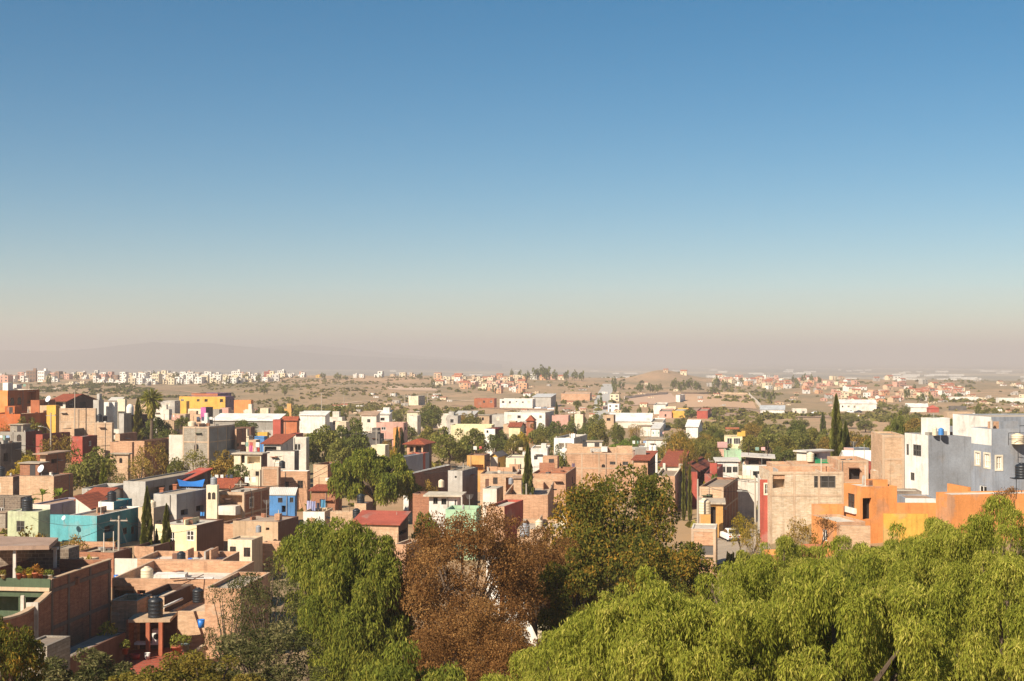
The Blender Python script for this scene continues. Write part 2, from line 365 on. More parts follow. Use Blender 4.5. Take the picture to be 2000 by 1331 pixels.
def add_opening(root, P, s0, s1, za, zb, st, near, wallmat):
    """window, door or dark opening set back in its hole; P(s, z, depth) is a point of the wall"""
    w, h = s1-s0, zb-za
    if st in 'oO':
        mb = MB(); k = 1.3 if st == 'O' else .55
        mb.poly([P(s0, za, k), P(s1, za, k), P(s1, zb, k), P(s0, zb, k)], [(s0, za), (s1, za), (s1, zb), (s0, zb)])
        mb.obj('back_wall', ROOM_SHADE if st == 'o' else wallmat, root); return  # plain openings end in a dark sheet, the room's shade put into its colour
    if st in 'dD':
        mb = MB(); k = .10
        for (a, b, c, e) in ((s0, s1, za, zb), ):
            mb.poly([P(a, c, k), P(b, c, k), P(b, e, k), P(a, e, k)])
        fr = min(.12, w*.14)
        for j in range(2):
            a0 = za+h*(.06+.48*j); a1 = za+h*(.48+.46*j)
            mb.poly([P(s0+fr, a0, k-.02), P(s1-fr, a0, k-.02), P(s1-fr, a1, k-.02), P(s0+fr, a1, k-.02)])
        mb.obj('door', simple('door_paint_'+FRAMES[st], PAL[FRAMES[st]], .6), root); return
    fw = min(.09, w*.1); fm = simple('frame_paint_'+FRAMES[st], PAL[FRAMES[st]], .5)
    mb = MB(); k0, k1 = .05, .11
    def bar(a, b, c, e):
        mb.poly([P(a, c, k0), P(b, c, k0), P(b, e, k0), P(a, e, k0)])
        mb.poly([P(a, e, k0), P(b, e, k0), P(b, e, k1), P(a, e, k1)]); mb.poly([P(b, c, k0), P(a, c, k0), P(a, c, k1), P(b, c, k1)])
        mb.poly([P(a, c, k0), P(a, e, k0), P(a, e, k1), P(a, c, k1)]); mb.poly([P(b, e, k0), P(b, c, k0), P(b, c, k1), P(b, e, k1)])
    bar(s0, s0+fw, za, zb); bar(s1-fw, s1, za, zb); bar(s0+fw, s1-fw, za, za+fw); bar(s0+fw, s1-fw, zb-fw, zb)
    nb = 1 if w < 1.7 else (2 if w < 3 else 3)
    for i in range(nb):
        c = s0+w*(i+1)/(nb+1); bar(c-fw*.4, c+fw*.4, za+fw, zb-fw)
    if h > 1.1 and near: bar(s0+fw, s1-fw, za+h*.5-fw*.35, za+h*.5+fw*.35)
    o = mb.obj('window', fm, root)
    g = MB(); g.poly([P(s0, za, .10), P(s1, za, .10), P(s1, zb, .10), P(s0, zb, .10)])
    g.obj('pane', glass() if st != 'V' else simple('drawn_curtain', '#cbbfa8', .8), o)
    if st in 'YV':                                                 # raised surround and sill
        sm = MB(); e = .16; q = -.04
        for (a, b, c, f) in ((s0-e, s0, za-e, zb+e), (s1, s1+e, za-e, zb+e), (s0, s1, zb, zb+e), (s0, s1, za-e, za)):
            sm.poly([P(a, c, q), P(b, c, q), P(b, f, q), P(a, f, q)]); sm.poly([P(a, f, q), P(b, f, q), P(b, f, .01), P(a, f, .01)])
            sm.poly([P(a, c, q), P(a, f, q), P(a, f, .01), P(a, c, .01)]); sm.poly([P(b, f, q), P(b, c, q), P(b, c, .01), P(b, f, .01)])
        sm.obj('surround', plain('#e6d9c0'), o)
HOUSES = []
def house(label, xl, xc, xr, yt, yb, wall='brick', wr=None, d=None, a=12, roof='flat', par=.45, win=(), rc=None, rise=1.2, over=.35,
          Ld=None, Rd=None, cat='house', name='house', group=None, frame=False, cope=None, auto=0, rods=0, box=0, base=None):
    wr = wr or wall
    if d is None: d = dist(xc, yb)
    C = at(xc, yt, d); zt = C.z; al = math.radians(a)
    uL = Vector((-math.cos(al), math.sin(al), 0)); uR = Vector((math.sin(al), math.cos(al), 0))
    nL = Vector((-math.sin(al), -math.cos(al), 0)); nR = Vector((math.cos(al), -math.sin(al), 0))
    def solve(u, px, dflt):
        s = face_hit(C, u, px, yt)[0]; return s if .3 < s < 60 else dflt
    L = Ld or (solve(uL, xl, 8.0) if xl is not None and xl < xc else 7.0)
    R = Rd or (solve(uR, xr, 8.0) if xr is not None and xr > xc else min(9.0, max(5., L)))
    R = min(R, 45); L = min(L, 45)
    z0 = min(gz((C+uL*s+uR*t).x, (C+uL*s+uR*t).y) for s in (0, L) for t in (0, R))-.6
    if base is not None: z0 = base
    z0 = min(z0, zt-2.2)
    root = thing(name, label, cat, (C.x, C.y, z0+.6), group)
    near = d < 230
    h = dict(root=root, C=C, uL=uL, uR=uR, nL=nL, nR=nR, L=L, R=R, zt=zt, d=d, z0=z0, zr=zt-(par if roof == 'flat' else 0))
    ops = {'L': [], 'R': []}
    for w in win:
        f, x0, x1, y0, y1 = w[:5]; st = w[5] if len(w) > 5 else 'w'
        u, Q, n = (uL, L, nL) if f == 'L' else (uR, R, nR)
        sa, za = face_hit(C, u, x0, y1); sb, zb = face_hit(C, u, x1, y0); s0, s1 = sorted((sa, sb))
        s0 = max(s0, .12); s1 = min(s1, Q-.12); zb = min(zb, zt-.12); za = max(za, z0+.1)
        if s1-s0 > .15 and zb-za > .15: ops[f].append((s0, s1, za, zb, st))
    if auto == 0 and d < 420 and cat == 'house' and not any(w in label for w in ('terrace house', 'bare', 'plain', 'shaded', 'yard', 'patio')) and 'blank' not in label and 'windowless' not in label and 'red' not in label[:14] and not (1700 < (xc or 0)): auto = .4
    if auto > 0:
        r = random.Random(len(HOUSES)*7+1)
        for f, Q in (('L', L), ('R', R)):
            if ops[f]: continue
            k = int(Q/3.4)
            for i in range(k):
                if r.random() < auto:
                    c = Q*(i+.5)/k+r.uniform(-.3, .3); ww = r.uniform(.8, 1.5); zz = zt-par-r.uniform(.6, .9); hh = r.uniform(.9, 1.4)
                    if c-ww/2 > .3 and c+ww/2 < Q-.3: ops[f].append((c-ww/2, c+ww/2, zz-hh, zz, r.choice('wbWWYVo')))
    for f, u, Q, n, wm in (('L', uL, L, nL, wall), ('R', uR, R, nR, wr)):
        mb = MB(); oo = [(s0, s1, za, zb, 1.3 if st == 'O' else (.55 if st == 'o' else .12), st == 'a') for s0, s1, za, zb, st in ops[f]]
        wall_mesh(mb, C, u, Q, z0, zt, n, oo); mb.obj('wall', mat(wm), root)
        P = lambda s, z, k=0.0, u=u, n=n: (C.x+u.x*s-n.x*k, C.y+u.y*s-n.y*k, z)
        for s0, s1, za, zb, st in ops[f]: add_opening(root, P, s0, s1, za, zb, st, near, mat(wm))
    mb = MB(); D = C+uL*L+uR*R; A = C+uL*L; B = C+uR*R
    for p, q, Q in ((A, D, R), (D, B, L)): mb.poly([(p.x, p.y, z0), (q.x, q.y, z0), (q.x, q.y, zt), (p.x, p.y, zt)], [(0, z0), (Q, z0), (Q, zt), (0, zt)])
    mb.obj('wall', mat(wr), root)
    rc = rc or ROOFC[(len(HOUSES)*5) % len(ROOFC)]
    g = lambda s, t, z: (C+uL*s+uR*t).to_tuple()[:2]+(z,)
    if roof == 'flat':
        mb = MB(); t = .18; zr = zt-par
        mb.poly([g(t, t, zr), g(L-t, t, zr), g(L-t, R-t, zr), g(t, R-t, zr)], [(t, t), (L-t, t), (L-t, R-t), (t, R-t)])
        mb.obj('roof', mat(rc), root)
        mb = MB(); o4 = [(0, 0), (L, 0), (L, R), (0, R)]; i4 = [(t, t), (L-t, t), (L-t, R-t), (t, R-t)]
        for k in range(4):
            j = (k+1) % 4
            mb.poly([g(*o4[k], zt), g(*o4[j], zt), g(*i4[j], zt), g(*i4[k], zt)])
            q = [g(*i4[k], zr), g(*i4[j], zr), g(*i4[j], zt), g(*i4[k], zt)]
            mb.poly(q, [(0, zr), (L, zr), (L, zt), (0, zt)])
        mb.obj('parapet', mat(cope or wr), root)
    elif roof == 'slab':
        mb = MB(); mb.box((C-uR*over-uL*over)+Vector((0, 0, 0)), uR, R+2*over, L+2*over, zt, zt+.2, 0, True)
        mb.obj('roof', mat(rc), root); h['zr'] = zt+.2
    elif roof in ('shed', 'shedR', 'gable', 'gableR', 'hip'):
        mb = MB(); o = over; th = .14
        def tp(pts, uv):
            mb.poly(pts, uv); mb.poly([(x, y, z-th) for x, y, z in reversed(pts)])
            for k in range(len(pts)):
                p, q = pts[k], pts[(k+1) % len(pts)]
                mb.poly([(p[0], p[1], p[2]-th), (q[0], q[1], q[2]-th), q, p])
        e = zt+th
        if roof == 'shed':      # low over the L wall, high at the back
            tp([g(-o, -o, e), g(L+o, -o, e), g(L+o, R+o, e+rise), g(-o, R+o, e+rise)], [(0, 0), (L, 0), (L, R), (0, R)])
        elif roof == 'shedR':   # low over the R wall
            tp([g(-o, -o, e), g(L+o, -o, e+rise), g(L+o, R+o, e+rise), g(-o, R+o, e)], [(0, 0), (0, L), (R, L), (R, 0)])
        elif roof == 'gable':   # ridge parallel to the L wall
            tp([g(-o, -o, e-.1), g(L+o, -o, e-.1), g(L+o, R/2, e+rise), g(-o, R/2, e+rise)], [(0, 0), (L, 0), (L, R/2), (0, R/2)])
            tp([g(L+o, R+o, e-.1), g(-o, R+o, e-.1), g(-o, R/2, e+rise), g(L+o, R/2, e+rise)], [(0, 0), (L, 0), (L, R/2), (0, R/2)])
        elif roof == 'gableR':
            tp([g(-o, -o, e-.1), g(L/2, -o, e+rise), g(L/2, R+o, e+rise), g(-o, R+o, e-.1)], [(0, 0), (0, L/2), (R, L/2), (R, 0)])
            tp([g(L/2, -o, e+rise), g(L+o, -o, e-.1), g(L+o, R+o, e-.1), g(L/2, R+o, e+rise)], [(0, L/2), (0, 0), (R, 0), (R, L/2)])
        else:
            m1 = min(L, R)/2
            if L >= R: r0, r1 = g(m1, R/2, e+rise), g(L-m1, R/2, e+rise)
            else: r0, r1 = g(L/2, m1, e+rise), g(L/2, R-m1, e+rise)
            c0, c1, c2, c3 = g(-o, -o, e-.1), g(L+o, -o, e-.1), g(L+o, R+o, e-.1), g(-o, R+o, e-.1)
            U = [(0, 0), (L, 0), (L*.6, R/2), (L*.4, R/2)]
            if L >= R: tp([c0, c1, r1, r0], U); tp([c2, c3, r0, r1], U); tp([c1, c2, r1], U[:3]); tp([c3, c0, r0], U[:3])
            else: tp([c0, c1, r0], U[:3]); tp([c1, c2, r1, r0], U); tp([c2, c3, r1], U[:3]); tp([c3, c0, r0, r1], U)
        mb.obj('roof', roofmat(rc if rc in ('tile', 'sheet') or rc.startswith('#') or rc in PAL else 'tile'), root)
        if roof in ('gable', 'gableR', 'shed', 'shedR'):
            mb = MB()
            if roof == 'gable': T = [[g(0, 0, zt), g(0, R, zt), g(0, R/2, zt+rise)], [g(L, R, zt), g(L, 0, zt), g(L, R/2, zt+rise)]]
            elif roof == 'gableR': T = [[g(L, 0, zt), g(0, 0, zt), g(L/2, 0, zt+rise)], [g(0, R, zt), g(L, R, zt), g(L/2, R, zt+rise)]]
            elif roof == 'shed': T = [[g(0, 0, zt), g(0, R, zt), g(0, R, zt+rise)], [g(L, R, zt), g(L, 0, zt), g(L, R, zt+rise)], [g(0, R, zt), g(L, R, zt), g(L, R, zt+rise), g(0, R, zt+rise)]]
            else: T = [[g(0, 0, zt), g(L, 0, zt), g(L, 0, zt+rise)], [g(L, R, zt), g(0, R, zt), g(L, R, zt+rise)], [g(L, 0, zt), g(L, R, zt), g(L, R, zt+rise), g(L, 0, zt+rise)]]
            for t in T: mb.poly(t, [(i*1.7, p[2]) for i, p in enumerate(t)])
            mb.obj('gable', mat(wr), root)
    if frame:                                                     # cast concrete ties of a confined brick wall, 3 cm proud
        fm = plain('#c3a88c'); e = .03
        for u, Q, n in ((uL, L, nL), (uR, R, nR)):
            k = max(1, round(Q/3.2))
            for i in range(k+1):
                s = min(max(Q*i/k, .14), Q-.14)
                b = MB(); O = C+u*(s-.13)+n*e
                if u is uL: O = C+u*(s+.13)+n*e; b.box(O, -u, .26, .10, z0, zt-.003)
                else: b.box(O, u, .26, .10, z0, zt-.003)
                b.obj('concrete_column', fm, root)
            for zz in [zt-.32]+([zt-3.0] if zt-z0 > 4 else []):
                b = MB(); O = C+n*(e+.006)+u*(Q-.01 if u is uL else .01); b.box(O, -u if u is uL else u, Q-.02, .09, zz, zz+.24, 0, True); b.obj('concrete_beam', fm, root)
    r = random.Random(len(HOUSES)*13+5)
    for i in range(rods):
        b = MB(); s = L*(i+.5)/rods; t = r.uniform(.1, .9)*R; q = g(s, .12 if i % 2 else t, zt-.3)
        b.tube([q, (q[0]+r.uniform(-.05, .05), q[1], zt+r.uniform(.5, 1.3))], .025, 4); b.obj('rebar', simple('rusty_steel', '#5b3a2b', .8), root)
    if box:
        bw = min(L*.45, 2.6); bd = min(R*.5, 2.8); bz = h['zr']; s = r.uniform(.2, max(.25, L-bw-.3)); t = r.uniform(R*.3, max(R*.32, R-bd-.4))
        b = MB(); O = C+uL*(s+bw)+uR*t; b.box(O, -uL, bw, bd, bz, bz+r.uniform(1.6, 2.4)); b.obj('stair_box', mat(wall), root)
    if roof == 'flat' and d < 330 and L > 3.5 and R > 3.5 and base is None:
        for i in range(r.choice([3, 4, 5, 6])):
            s_ = r.uniform(.6, L-1.2); t_ = r.uniform(.6, R-1.2); k = r.random(); b = MB(); O = C+uL*s_+uR*t_; zz = h['zr']
            if k < .6: b.box(O, Vector((math.cos(i*2.1), math.sin(i*2.1), 0)), r.uniform(.3, 1.2), r.uniform(.25, .7), zz, zz+r.uniform(.15, .6)); b.obj('roof_clutter', mat(r.choice(['grey', 'brown', 'redbrick', 'offwhite', 'darkgrey'])), root)
            elif k < .75: b.box(O, uR, min(R-t_-.4, r.uniform(1.5, 4)), .15, zz, zz+r.uniform(.5, 1.0)); b.obj('roof_wall', mat(r.choice([wall, 'brick', 'palegrey'])), root)
            elif k < .85: b.lathe([(.15, 0), (.15, .7), (.12, .85), (.07, .9), (.07, 1.0), (0, 1.0)], (O.x, O.y, zz), 8); b.obj('gas_cylinder', mat(r.choice(['palegrey', 'white', 'rust'])), root)
            elif k < .93:
                H_ = r.uniform(1.6, 2.8); b.tube([(O.x, O.y, zz), (O.x, O.y, zz+H_)], .03, 4)
                for q in range(4): b.tube([(O.x-.5+.08*q, O.y, zz+H_-.15*q), (O.x+.5-.08*q, O.y, zz+H_-.15*q)], .018, 3)
                b.obj('antenna', simple('galvanised_steel', '#b5b2aa', .4, .3), root)
            else: b.tube([(O.x, O.y, zz), (O.x, O.y, zz+r.uniform(.8, 2.2))], .05, 5); b.obj('vent_pipe', mat('offwhite'), root)
    if d < 400 and base is None and 'wall' not in cat and d > 172: embellish(h, wall, roof, r)
    HOUSES.append(h); return h
def embellish(h, wall, roof, r):
    C, uL, uR, nL, nR, L, R, zt, z0, zr, root, d = (h[k] for k in ('C', 'uL', 'uR', 'nL', 'nR', 'L', 'R', 'zt', 'z0', 'zr', 'root', 'd'))
    bricks = ['brick', 'palebrick', 'redbrick', 'block', 'offwhite', 'sand', 'palegrey']
    def obx(s, t, lx, ly, za, zb, nm, m, slab=False, door=False):
        O = C+uL*(s+lx)+uR*t; b = MB(); b.box(O, -uL, lx, ly, za, zb); b.obj(nm, mat(m), root)
        if slab: b = MB(); b.box(O+uL*.25-uR*.25, -uL, lx+.5, ly+.5, zb+.002, zb+.14, 0, True); b.obj('room_roof', mat(r.choice(ROOFC)), root)
        if door:
            w = min(.9, lx*.35); q = C+uL*(s+lx*r.uniform(.3, .6))+uR*(t-.03); b = MB(); b.box(q, -uL, w, .06, za+.02, za+min(2.0, zb-za-.2)); b.obj(r.choice(['room_door', 'room_window']), simple('door_dark', '#3b3330', .6), root)
    if roof == 'flat' and L > 4 and R > 4:
        if r.random() < .55: lx, ly = min(L*.5, r.uniform(2, 3.6)), min(R*.45, r.uniform(2, 3.4)); obx(r.uniform(.25, L-lx-.25), r.uniform(R*.3, max(R*.32, R-ly-.3)), lx, ly, zr, zr+r.uniform(1.7, 2.5), 'roof_room', r.choice([wall]+bricks), r.random() < .6, True)
        if r.random() < .5:                                          # an unfinished upper wall, stepped
            s = 0; m = r.choice(bricks[:4]); k = r.choice([2, 3, 4]); t = R-.2 if r.random() < .6 else r.uniform(.3, .6)*R
            for i in range(k): obx(L*i/k+.2*(i == 0), t-.16, L/k-.02-.2*(i in (0, k-1)), .15, zr, zt+r.uniform(.2, 1.5), 'wall_stub', m)
        if r.random() < .45:                                         # starter columns
            for s, t in ((.3, .3), (L-.6, .3), (.3, R-.6), (L-.6, R-.6)):
                if r.random() < .7: obx(s, t, .26, .26, zr, zt+r.uniform(.15, .5), 'column_stub', 'palegrey')
                b = MB(); q = C+uL*(s+.13)+uR*(t+.13); b.tube([(q.x, q.y, zt), (q.x+.03, q.y, zt+r.uniform(.7, 1.3))], .03, 4); b.obj('rebar', simple('rusty_steel', '#5b3a2b', .8), root)
    if d < 300 and r.random() < .45 and L > 4 and zt-z0 > 3.2:        # lean to or yard room at the foot
        lx = L*r.uniform(.3, .6); ly = r.uniform(1.2, 2.4); s = r.uniform(.1, L-lx-.1); O = C+uL*(s+lx)-uR*ly; zz = z0+r.uniform(2.3, 3.0); b = MB(); b.box(O, -uL, lx, ly-.01, z0, zz); b.obj('yard_room', mat(r.choice(bricks)), root)
        b = MB(); b.box(O+uL*.15-uR*.15, -uL, lx+.3, ly+.14, zz+.002, zz+.09, 0, True); b.obj('yard_room_roof', mat(r.choice(ROOFC+['rust'])), root)
    if r.random() < .3 and L > 3:                                    # a painted band at the foot of the wall
        b = MB(); b.box(C+uL*(L-.05)+nL*.02, -uL, L-.1, .015, z0, z0+1.6); b.obj('painted_dado', mat(r.choice(['darkred', 'brown', 'grey', 'ochre', 'beige'])), root)
    for u, Q, n in ((uL, L, nL), (uR, R, nR)):
        if r.random() < .5 and Q > 3: q = C+u*r.uniform(.4, Q-.4)+n*.07; b = MB(); b.tube([(q.x, q.y, zt-.1), (q.x, q.y, z0)], .05, 5); b.obj('downpipe', simple('pipe_grey', '#8c857b', .6), root)
        if r.random() < .35 and Q > 3: s = r.uniform(.4, Q-1.6); O = C+u*(s if u is uR else s+1.3)+n*.55; b = MB(); zz = zt-r.uniform(.9, 1.4); b.box(O, u if u is uR else -u, 1.3, .53, zz, zz+.07, 0, True); b.obj('awning', mat(r.choice(['rust', 'palegrey', 'brown', 'darkgreen'])), root)
def part_box(h, name, f, x0, x1, y0, y1, out, m, inn=0.0):
    """a box part standing out of face f of a house, given where the photo shows it"""
    u, n = (h['uL'], h['nL']) if f == 'L' else (h['uR'], h['nR'])
    sa, za = face_hit(h['C'], u, x0, y1); sb, zb = face_hit(h['C'], u, x1, y0); s0, s1 = sorted((sa, sb))
    b = MB(); dirn = u if f == 'R' else -u; O = h['C']+u*(s0 if f == 'R' else s1)+n*out
    b.box(O, dirn, s1-s0, out+inn, za, zb, 0, True)
    return b.obj(name, mat(m) if isinstance(m, str) else m, h['root'])
# -- water tanks -----------------------------------------------------------------
def tank_protos():
    pr = [(0, 0), (.5, 0), (.5, .06)]
    z = .06
    for i in range(4): pr += [(.5, z+.02), (.485, z+.05), (.485, z+.17), (.5, z+.20)]; z += .22
    pr += [(.5, z+.04), (.44, z+.14), (.30, z+.22), (.2, z+.25)]
    a = MB().lathe(pr, n=20); top = z+.25
    b = MB().lathe([(.21, top-.03), (.22, top+.03), (.20, top+.07), (.0, top+.09)], n=14)
    return a, b
TA, TBB = tank_protos(); TANKM = {}
def tank(px, wpx, col, label, h=None, d=None, yb=None, z=None, back=1.5, tall=1.0, group='water tanks on the roofs'):
    if d is None: d = h['d']+back
    if yb is not None: P = at(px, yb, d)
    else: P = at(px, 800, d); P.z = (h['zr'] if z is None else z)
    k = wpx*d/F; key = col
    cm = simple('tank_plastic_'+col, {'black': '#23262a', 'beige': '#d8c6a8', 'white': '#e2ddd2', 'blue': '#3d7fc0', 'red': '#a33a2c', 'grey': '#8d8f92'}[col], .45)
    if key not in TANKM: TANKM[key] = (TA.mesh('tank_body', cm, None, True), TBB.mesh('tank_lid', cm, None, True))
    t = thing('water_tank', label, 'water tank', P, group, random.uniform(0, 3)); t.scale = (k, k, k*tall)
    for nm, me in zip(('body', 'lid'), TANKM[key]): link(bpy.data.objects.new(nm, me), t)
    return t
def pole(px, yb, yt, label, d=None, arm=True, lamp=False, dia=.26, name='utility_pole', cat='utility pole'):
    d = d or dist(px, yb); P = at(px, yb, d); P.z = min(P.z, gz(P.x, P.y)); zt = at(px, yt, d).z; H = zt-P.z
    t = thing(name, label, cat, P)
    m = simple('weathered_concrete_pole', '#a89c8c', .9)
    b = MB().tube([(0, 0, -.5), (0, 0, H)], [dia*.6, dia*.38], 8); o = link(bpy.data.objects.new('shaft', b.mesh('shaft', m)), t)
    if arm:
        b = MB().box((-.9, -.06), Vector((1, 0, 0)), 1.8, .12, H-.55, H-.42, 0, True); link(bpy.data.objects.new('crossarm', b.mesh('crossarm', m)), t)
        for x in (-.8, 0, .8):
            b = MB().lathe([(.05, 0), (.06, .08), (.03, .2), (0, .22)], (x, 0, H-.42), 6); link(bpy.data.objects.new('insulator', b.mesh('insulator', simple('insulator_glaze', '#6b5044', .3))), t)
    if lamp:
        b = MB().tube([(0, 0, H*.72), (-.8, -.1, H*.78), (-1.7, -.2, H*.8)], .04, 5); link(bpy.data.objects.new('lamp_arm', b.mesh('lamp_arm', simple('galvanised_steel', '#b5b2aa', .4, .3))), t)
        b = MB().box((-2.3, -.32), Vector((1, 0, 0)), .65, .24, H*.8-.07, H*.8+.07, 0, True); link(bpy.data.objects.new('lamp_head', b.mesh('lamp_head', simple('galvanised_steel', '#b5b2aa', .4, .3))), t)
    return t, P, H
def cable(p, q, sag, label, rad=.018):
    pts = [Vector(p).lerp(Vector(q), k/14)-Vector((0, 0, sag*4*(k/14)*(1-k/14))) for k in range(15)]
    return single('overhead_cable', label, 'cable', MB().tube(pts, rad, 4), simple('cable_sheath', '#2b2927', .7), 'overhead cables', off=Vector(p))
# ---------------------------------------------------------------- the town, house by house (picture columns and rows of each wall)
# -- far left, upper terrace
h = house('rust orange villa with arched windows and white chimney at the far left', -30, 15, 77, 763, 840, 'orange', '#b8662f', a=14, win=[('R', 20, 28, 777, 792, 'a'), ('R', 34, 42, 776, 791, 'a'), ('R', 53, 70, 764, 788, 'O'), ('R', 54, 62, 800, 811, 'b'), ('R', 70, 76, 799, 808, 'b')], d=330, cope='offwhite')  # right wall repeats the orange darker, with its shade put into the colour
part_box(h, 'chimney', 'R', 17, 27, 748, 763, -.2, 'white', 1.6); part_box(h, 'parapet_block', 'R', 34, 44, 751, 760, -.2, 'white', 1.2)
h = house('low rust orange wing joined to the right of the arched villa', 60, 77, 108, 782, 845, 'rust', a=14, d=328, roof='flat', win=[('R', 84, 92, 800, 812, 'o')])
house('lower rust red wall of the arched villa above the bushes', -30, 40, 121, 809, 850, '#b8622f', 'rust', a=14, d=311)
h = house('open pavilion under a wide red tile roof behind the yellow box', 102, 128, 182, 784, 835, 'offwhite', 'darkbrown', d=368, a=10, roof='gable', rc='tile', rise=1.6, over=.9, win=[('R', 133, 150, 788, 800, 'o'), ('R', 155, 168, 785, 798, 'o'), ('L', 107, 123, 786, 794, 'o')])
house('small bright yellow box on the roofs beside the brick block', 91, 109, 117, 792, 845, 'yellow', 'ochre', d=318, a=14)
house('tall blank brick block with a pale base on the upper left', 116, 187, 189, 798, 846, 'palebrick', d=300, a=3, frame=True)
h = house('half height brick house right of the tall blank brick block', 186, 219, 222, 826, 885, 'palebrick', d=285, a=4, frame=True)
tank(194, 11, 'black', 'black water tank behind the tall blank brick block', d=300, yb=823); tank(205, 9, 'black', 'smaller black water tank beside its twin behind the brick block', d=303, yb=823)
house('brick stub wall house between the red boxes and the brick block', 120, 145, 190, 838, 880, 'palebrick', 'darkgrey', d=296, a=10)
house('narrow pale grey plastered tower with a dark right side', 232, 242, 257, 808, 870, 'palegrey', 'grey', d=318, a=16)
house('low dark brown house under the fan palm', 240, 256, 292, 812, 870, 'brown', 'darkbrown', d=330, a=12, win=[('R', 262, 282, 818, 832, 'o')])
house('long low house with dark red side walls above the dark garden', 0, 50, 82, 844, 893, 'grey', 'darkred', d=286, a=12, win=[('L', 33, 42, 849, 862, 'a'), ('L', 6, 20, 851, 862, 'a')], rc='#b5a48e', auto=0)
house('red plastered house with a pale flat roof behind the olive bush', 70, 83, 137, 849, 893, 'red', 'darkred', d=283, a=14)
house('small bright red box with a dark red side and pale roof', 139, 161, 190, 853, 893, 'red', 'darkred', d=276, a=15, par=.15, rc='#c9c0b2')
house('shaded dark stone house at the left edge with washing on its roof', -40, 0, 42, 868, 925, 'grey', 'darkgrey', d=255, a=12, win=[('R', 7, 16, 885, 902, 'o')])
house('small brick shed with a wide pale slab behind the yellow bush', 78, 89, 128, 888, 925, 'palebrick', 'redbrick', d=245, a=10, roof='slab', over=.9, win=[('R', 100, 111, 896, 906, 'o')])
h = house('blank sunlit brick house with a dirty roof at the left edge', 13, 105, 143, 931, 975, 'palebrick', 'redbrick', d=215, a=9, par=.12, rc='#8d7460')
house('dark red brick wall house left of the grey block house', 225, 234, 268, 848, 890, 'palebrick', 'redbrick', d=293, a=12)
house('terracotta brick house with low roofs behind the dry bush', 215, 258, 272, 864, 905, 'brick', d=272, a=8, auto=.3)
house('little brick house with an arched doorway above the dry bush', 218, 250, 255, 888, 935, 'palebrick', d=246, a=6, win=[('L', 233, 239, 895, 905, 'a')], roof='slab', over=.3)
house('long dark brick wall house in shade below the grey block house', 262, 282, 345, 862, 920, 'brick', 'redbrick', d=262, a=16)
h = house('plain grey concrete block house with two windowless storeys', 357, 408, 459, 834, 925, 'block', 'grey', d=262, a=16, par=.1, frame=True, win=[('L', 379, 388, 868, 882, 'a')], rc='#b9a68e')
tank(375, 16, 'beige', 'squat sand coloured water tank on the grey block house', h, back=4, tall=.5)
house('pale cream annex with a yellow edged roof left of the grey block house', 330, 357, 360, 850, 920, 'offwhite', d=266, a=6, cope='paleyellow')
house('narrow brown brick house stuck to the right of the block house', 459, 462, 481, 838, 925, 'brick', 'redbrick', d=270, a=16, win=[('R', 462, 467, 866, 873, 'b')])
# -- left middle
h = house('grey concrete house with open dark rooms under the blue tarpaulin', 241, 284, 405, 941, 1000, 'palegrey', 'grey', d=196, a=13, par=.2, win=[('R', 290, 322, 948, 976, 'O'), ('R', 330, 345, 946, 970, 'o')])
h2 = house('long grey plastered wall house with two dark windows below the tarpaulin', 300, 345, 405, 966, 1045, 'palegrey', 'greyblue', d=183, a=16, par=.15, win=[('R', 353, 367, 994, 1008, 'o'), ('R', 383, 398, 986, 1000, 'o')])
house('house with a red corrugated roof behind the blue tarpaulin', 330, 352, 412, 944, 1000, 'brick', 'darkbrown', d=205, a=14, roof='shed', rc='#b8503a', rise=1.3, over=.3)
h = house('pale green plastered house with a black tank and barred window', 15, 75, 98, 1000, 1052, 'green', 'green', d=172, a=10, par=.1, win=[('L', 32, 48, 1018, 1039, 'w')], rc='#b9b09c')
tank(54, 21, 'black', 'black water tank on the pale green house', h, back=2)
h = house('turquoise plastered house with a long shaded right wall', 134, 189, 276, 1008, 1072, 'teal', '#2f7a84', d=172, a=13, par=.25, cope='white', win=[('R', 204, 222, 1025, 1042, 'o'), ('R', 240, 248, 1030, 1045, 'b'), ('R', 256, 262, 1028, 1044, 'b')])  # deep teal right walls, here and below: darker paint with shade put in
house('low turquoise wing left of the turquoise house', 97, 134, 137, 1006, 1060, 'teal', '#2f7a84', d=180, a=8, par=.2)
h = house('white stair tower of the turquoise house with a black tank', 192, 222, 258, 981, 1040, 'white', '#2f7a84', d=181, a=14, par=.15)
tank(219, 17, 'black', 'black water tank on the white stair tower', h, back=2)
house('orange tiled lean to roof beside the white stair tower', 148, 178, 222, 996, 1050, 'offwhite', d=180, a=13, roof='shedR', rc='tile', rise=1.6, over=.2)
house('house with a broad red tile roof behind the turquoise house', 150, 190, 262, 978, 1040, 'sand', 'offwhite', d=190, a=10, roof='gable', rc='tile', rise=1.1, over=.3)
house('mauve grey blank wall house behind the turquoise wing', 60, 98, 168, 986, 1050, 'offwhite', 'lilac', d=186, a=12, par=.2)  # grey purple of the right wall is shade put into the colour
house('pale concrete yard wall house in front of the dark garden', 160, 205, 250, 955, 1010, 'palegrey', 'palegrey', d=200, a=6, par=.5, rc='#9d8f80')
house('low grey brick house with a scalloped wall at the left edge', -30, 40, 62, 972, 1030, 'stone', d=196, a=8, par=.8)
h = house('narrow plastered roof house with dark metal sheets beside the cypress', 270, 300, 336, 992, 1060, 'beige', 'grey', d=180, a=18, par=.4, win=[('R', 305, 314, 1015, 1022, 'w')])
tank(298, 14, 'beige', 'beige water tank at the corner of the grey roof by the cypress', h, back=2)
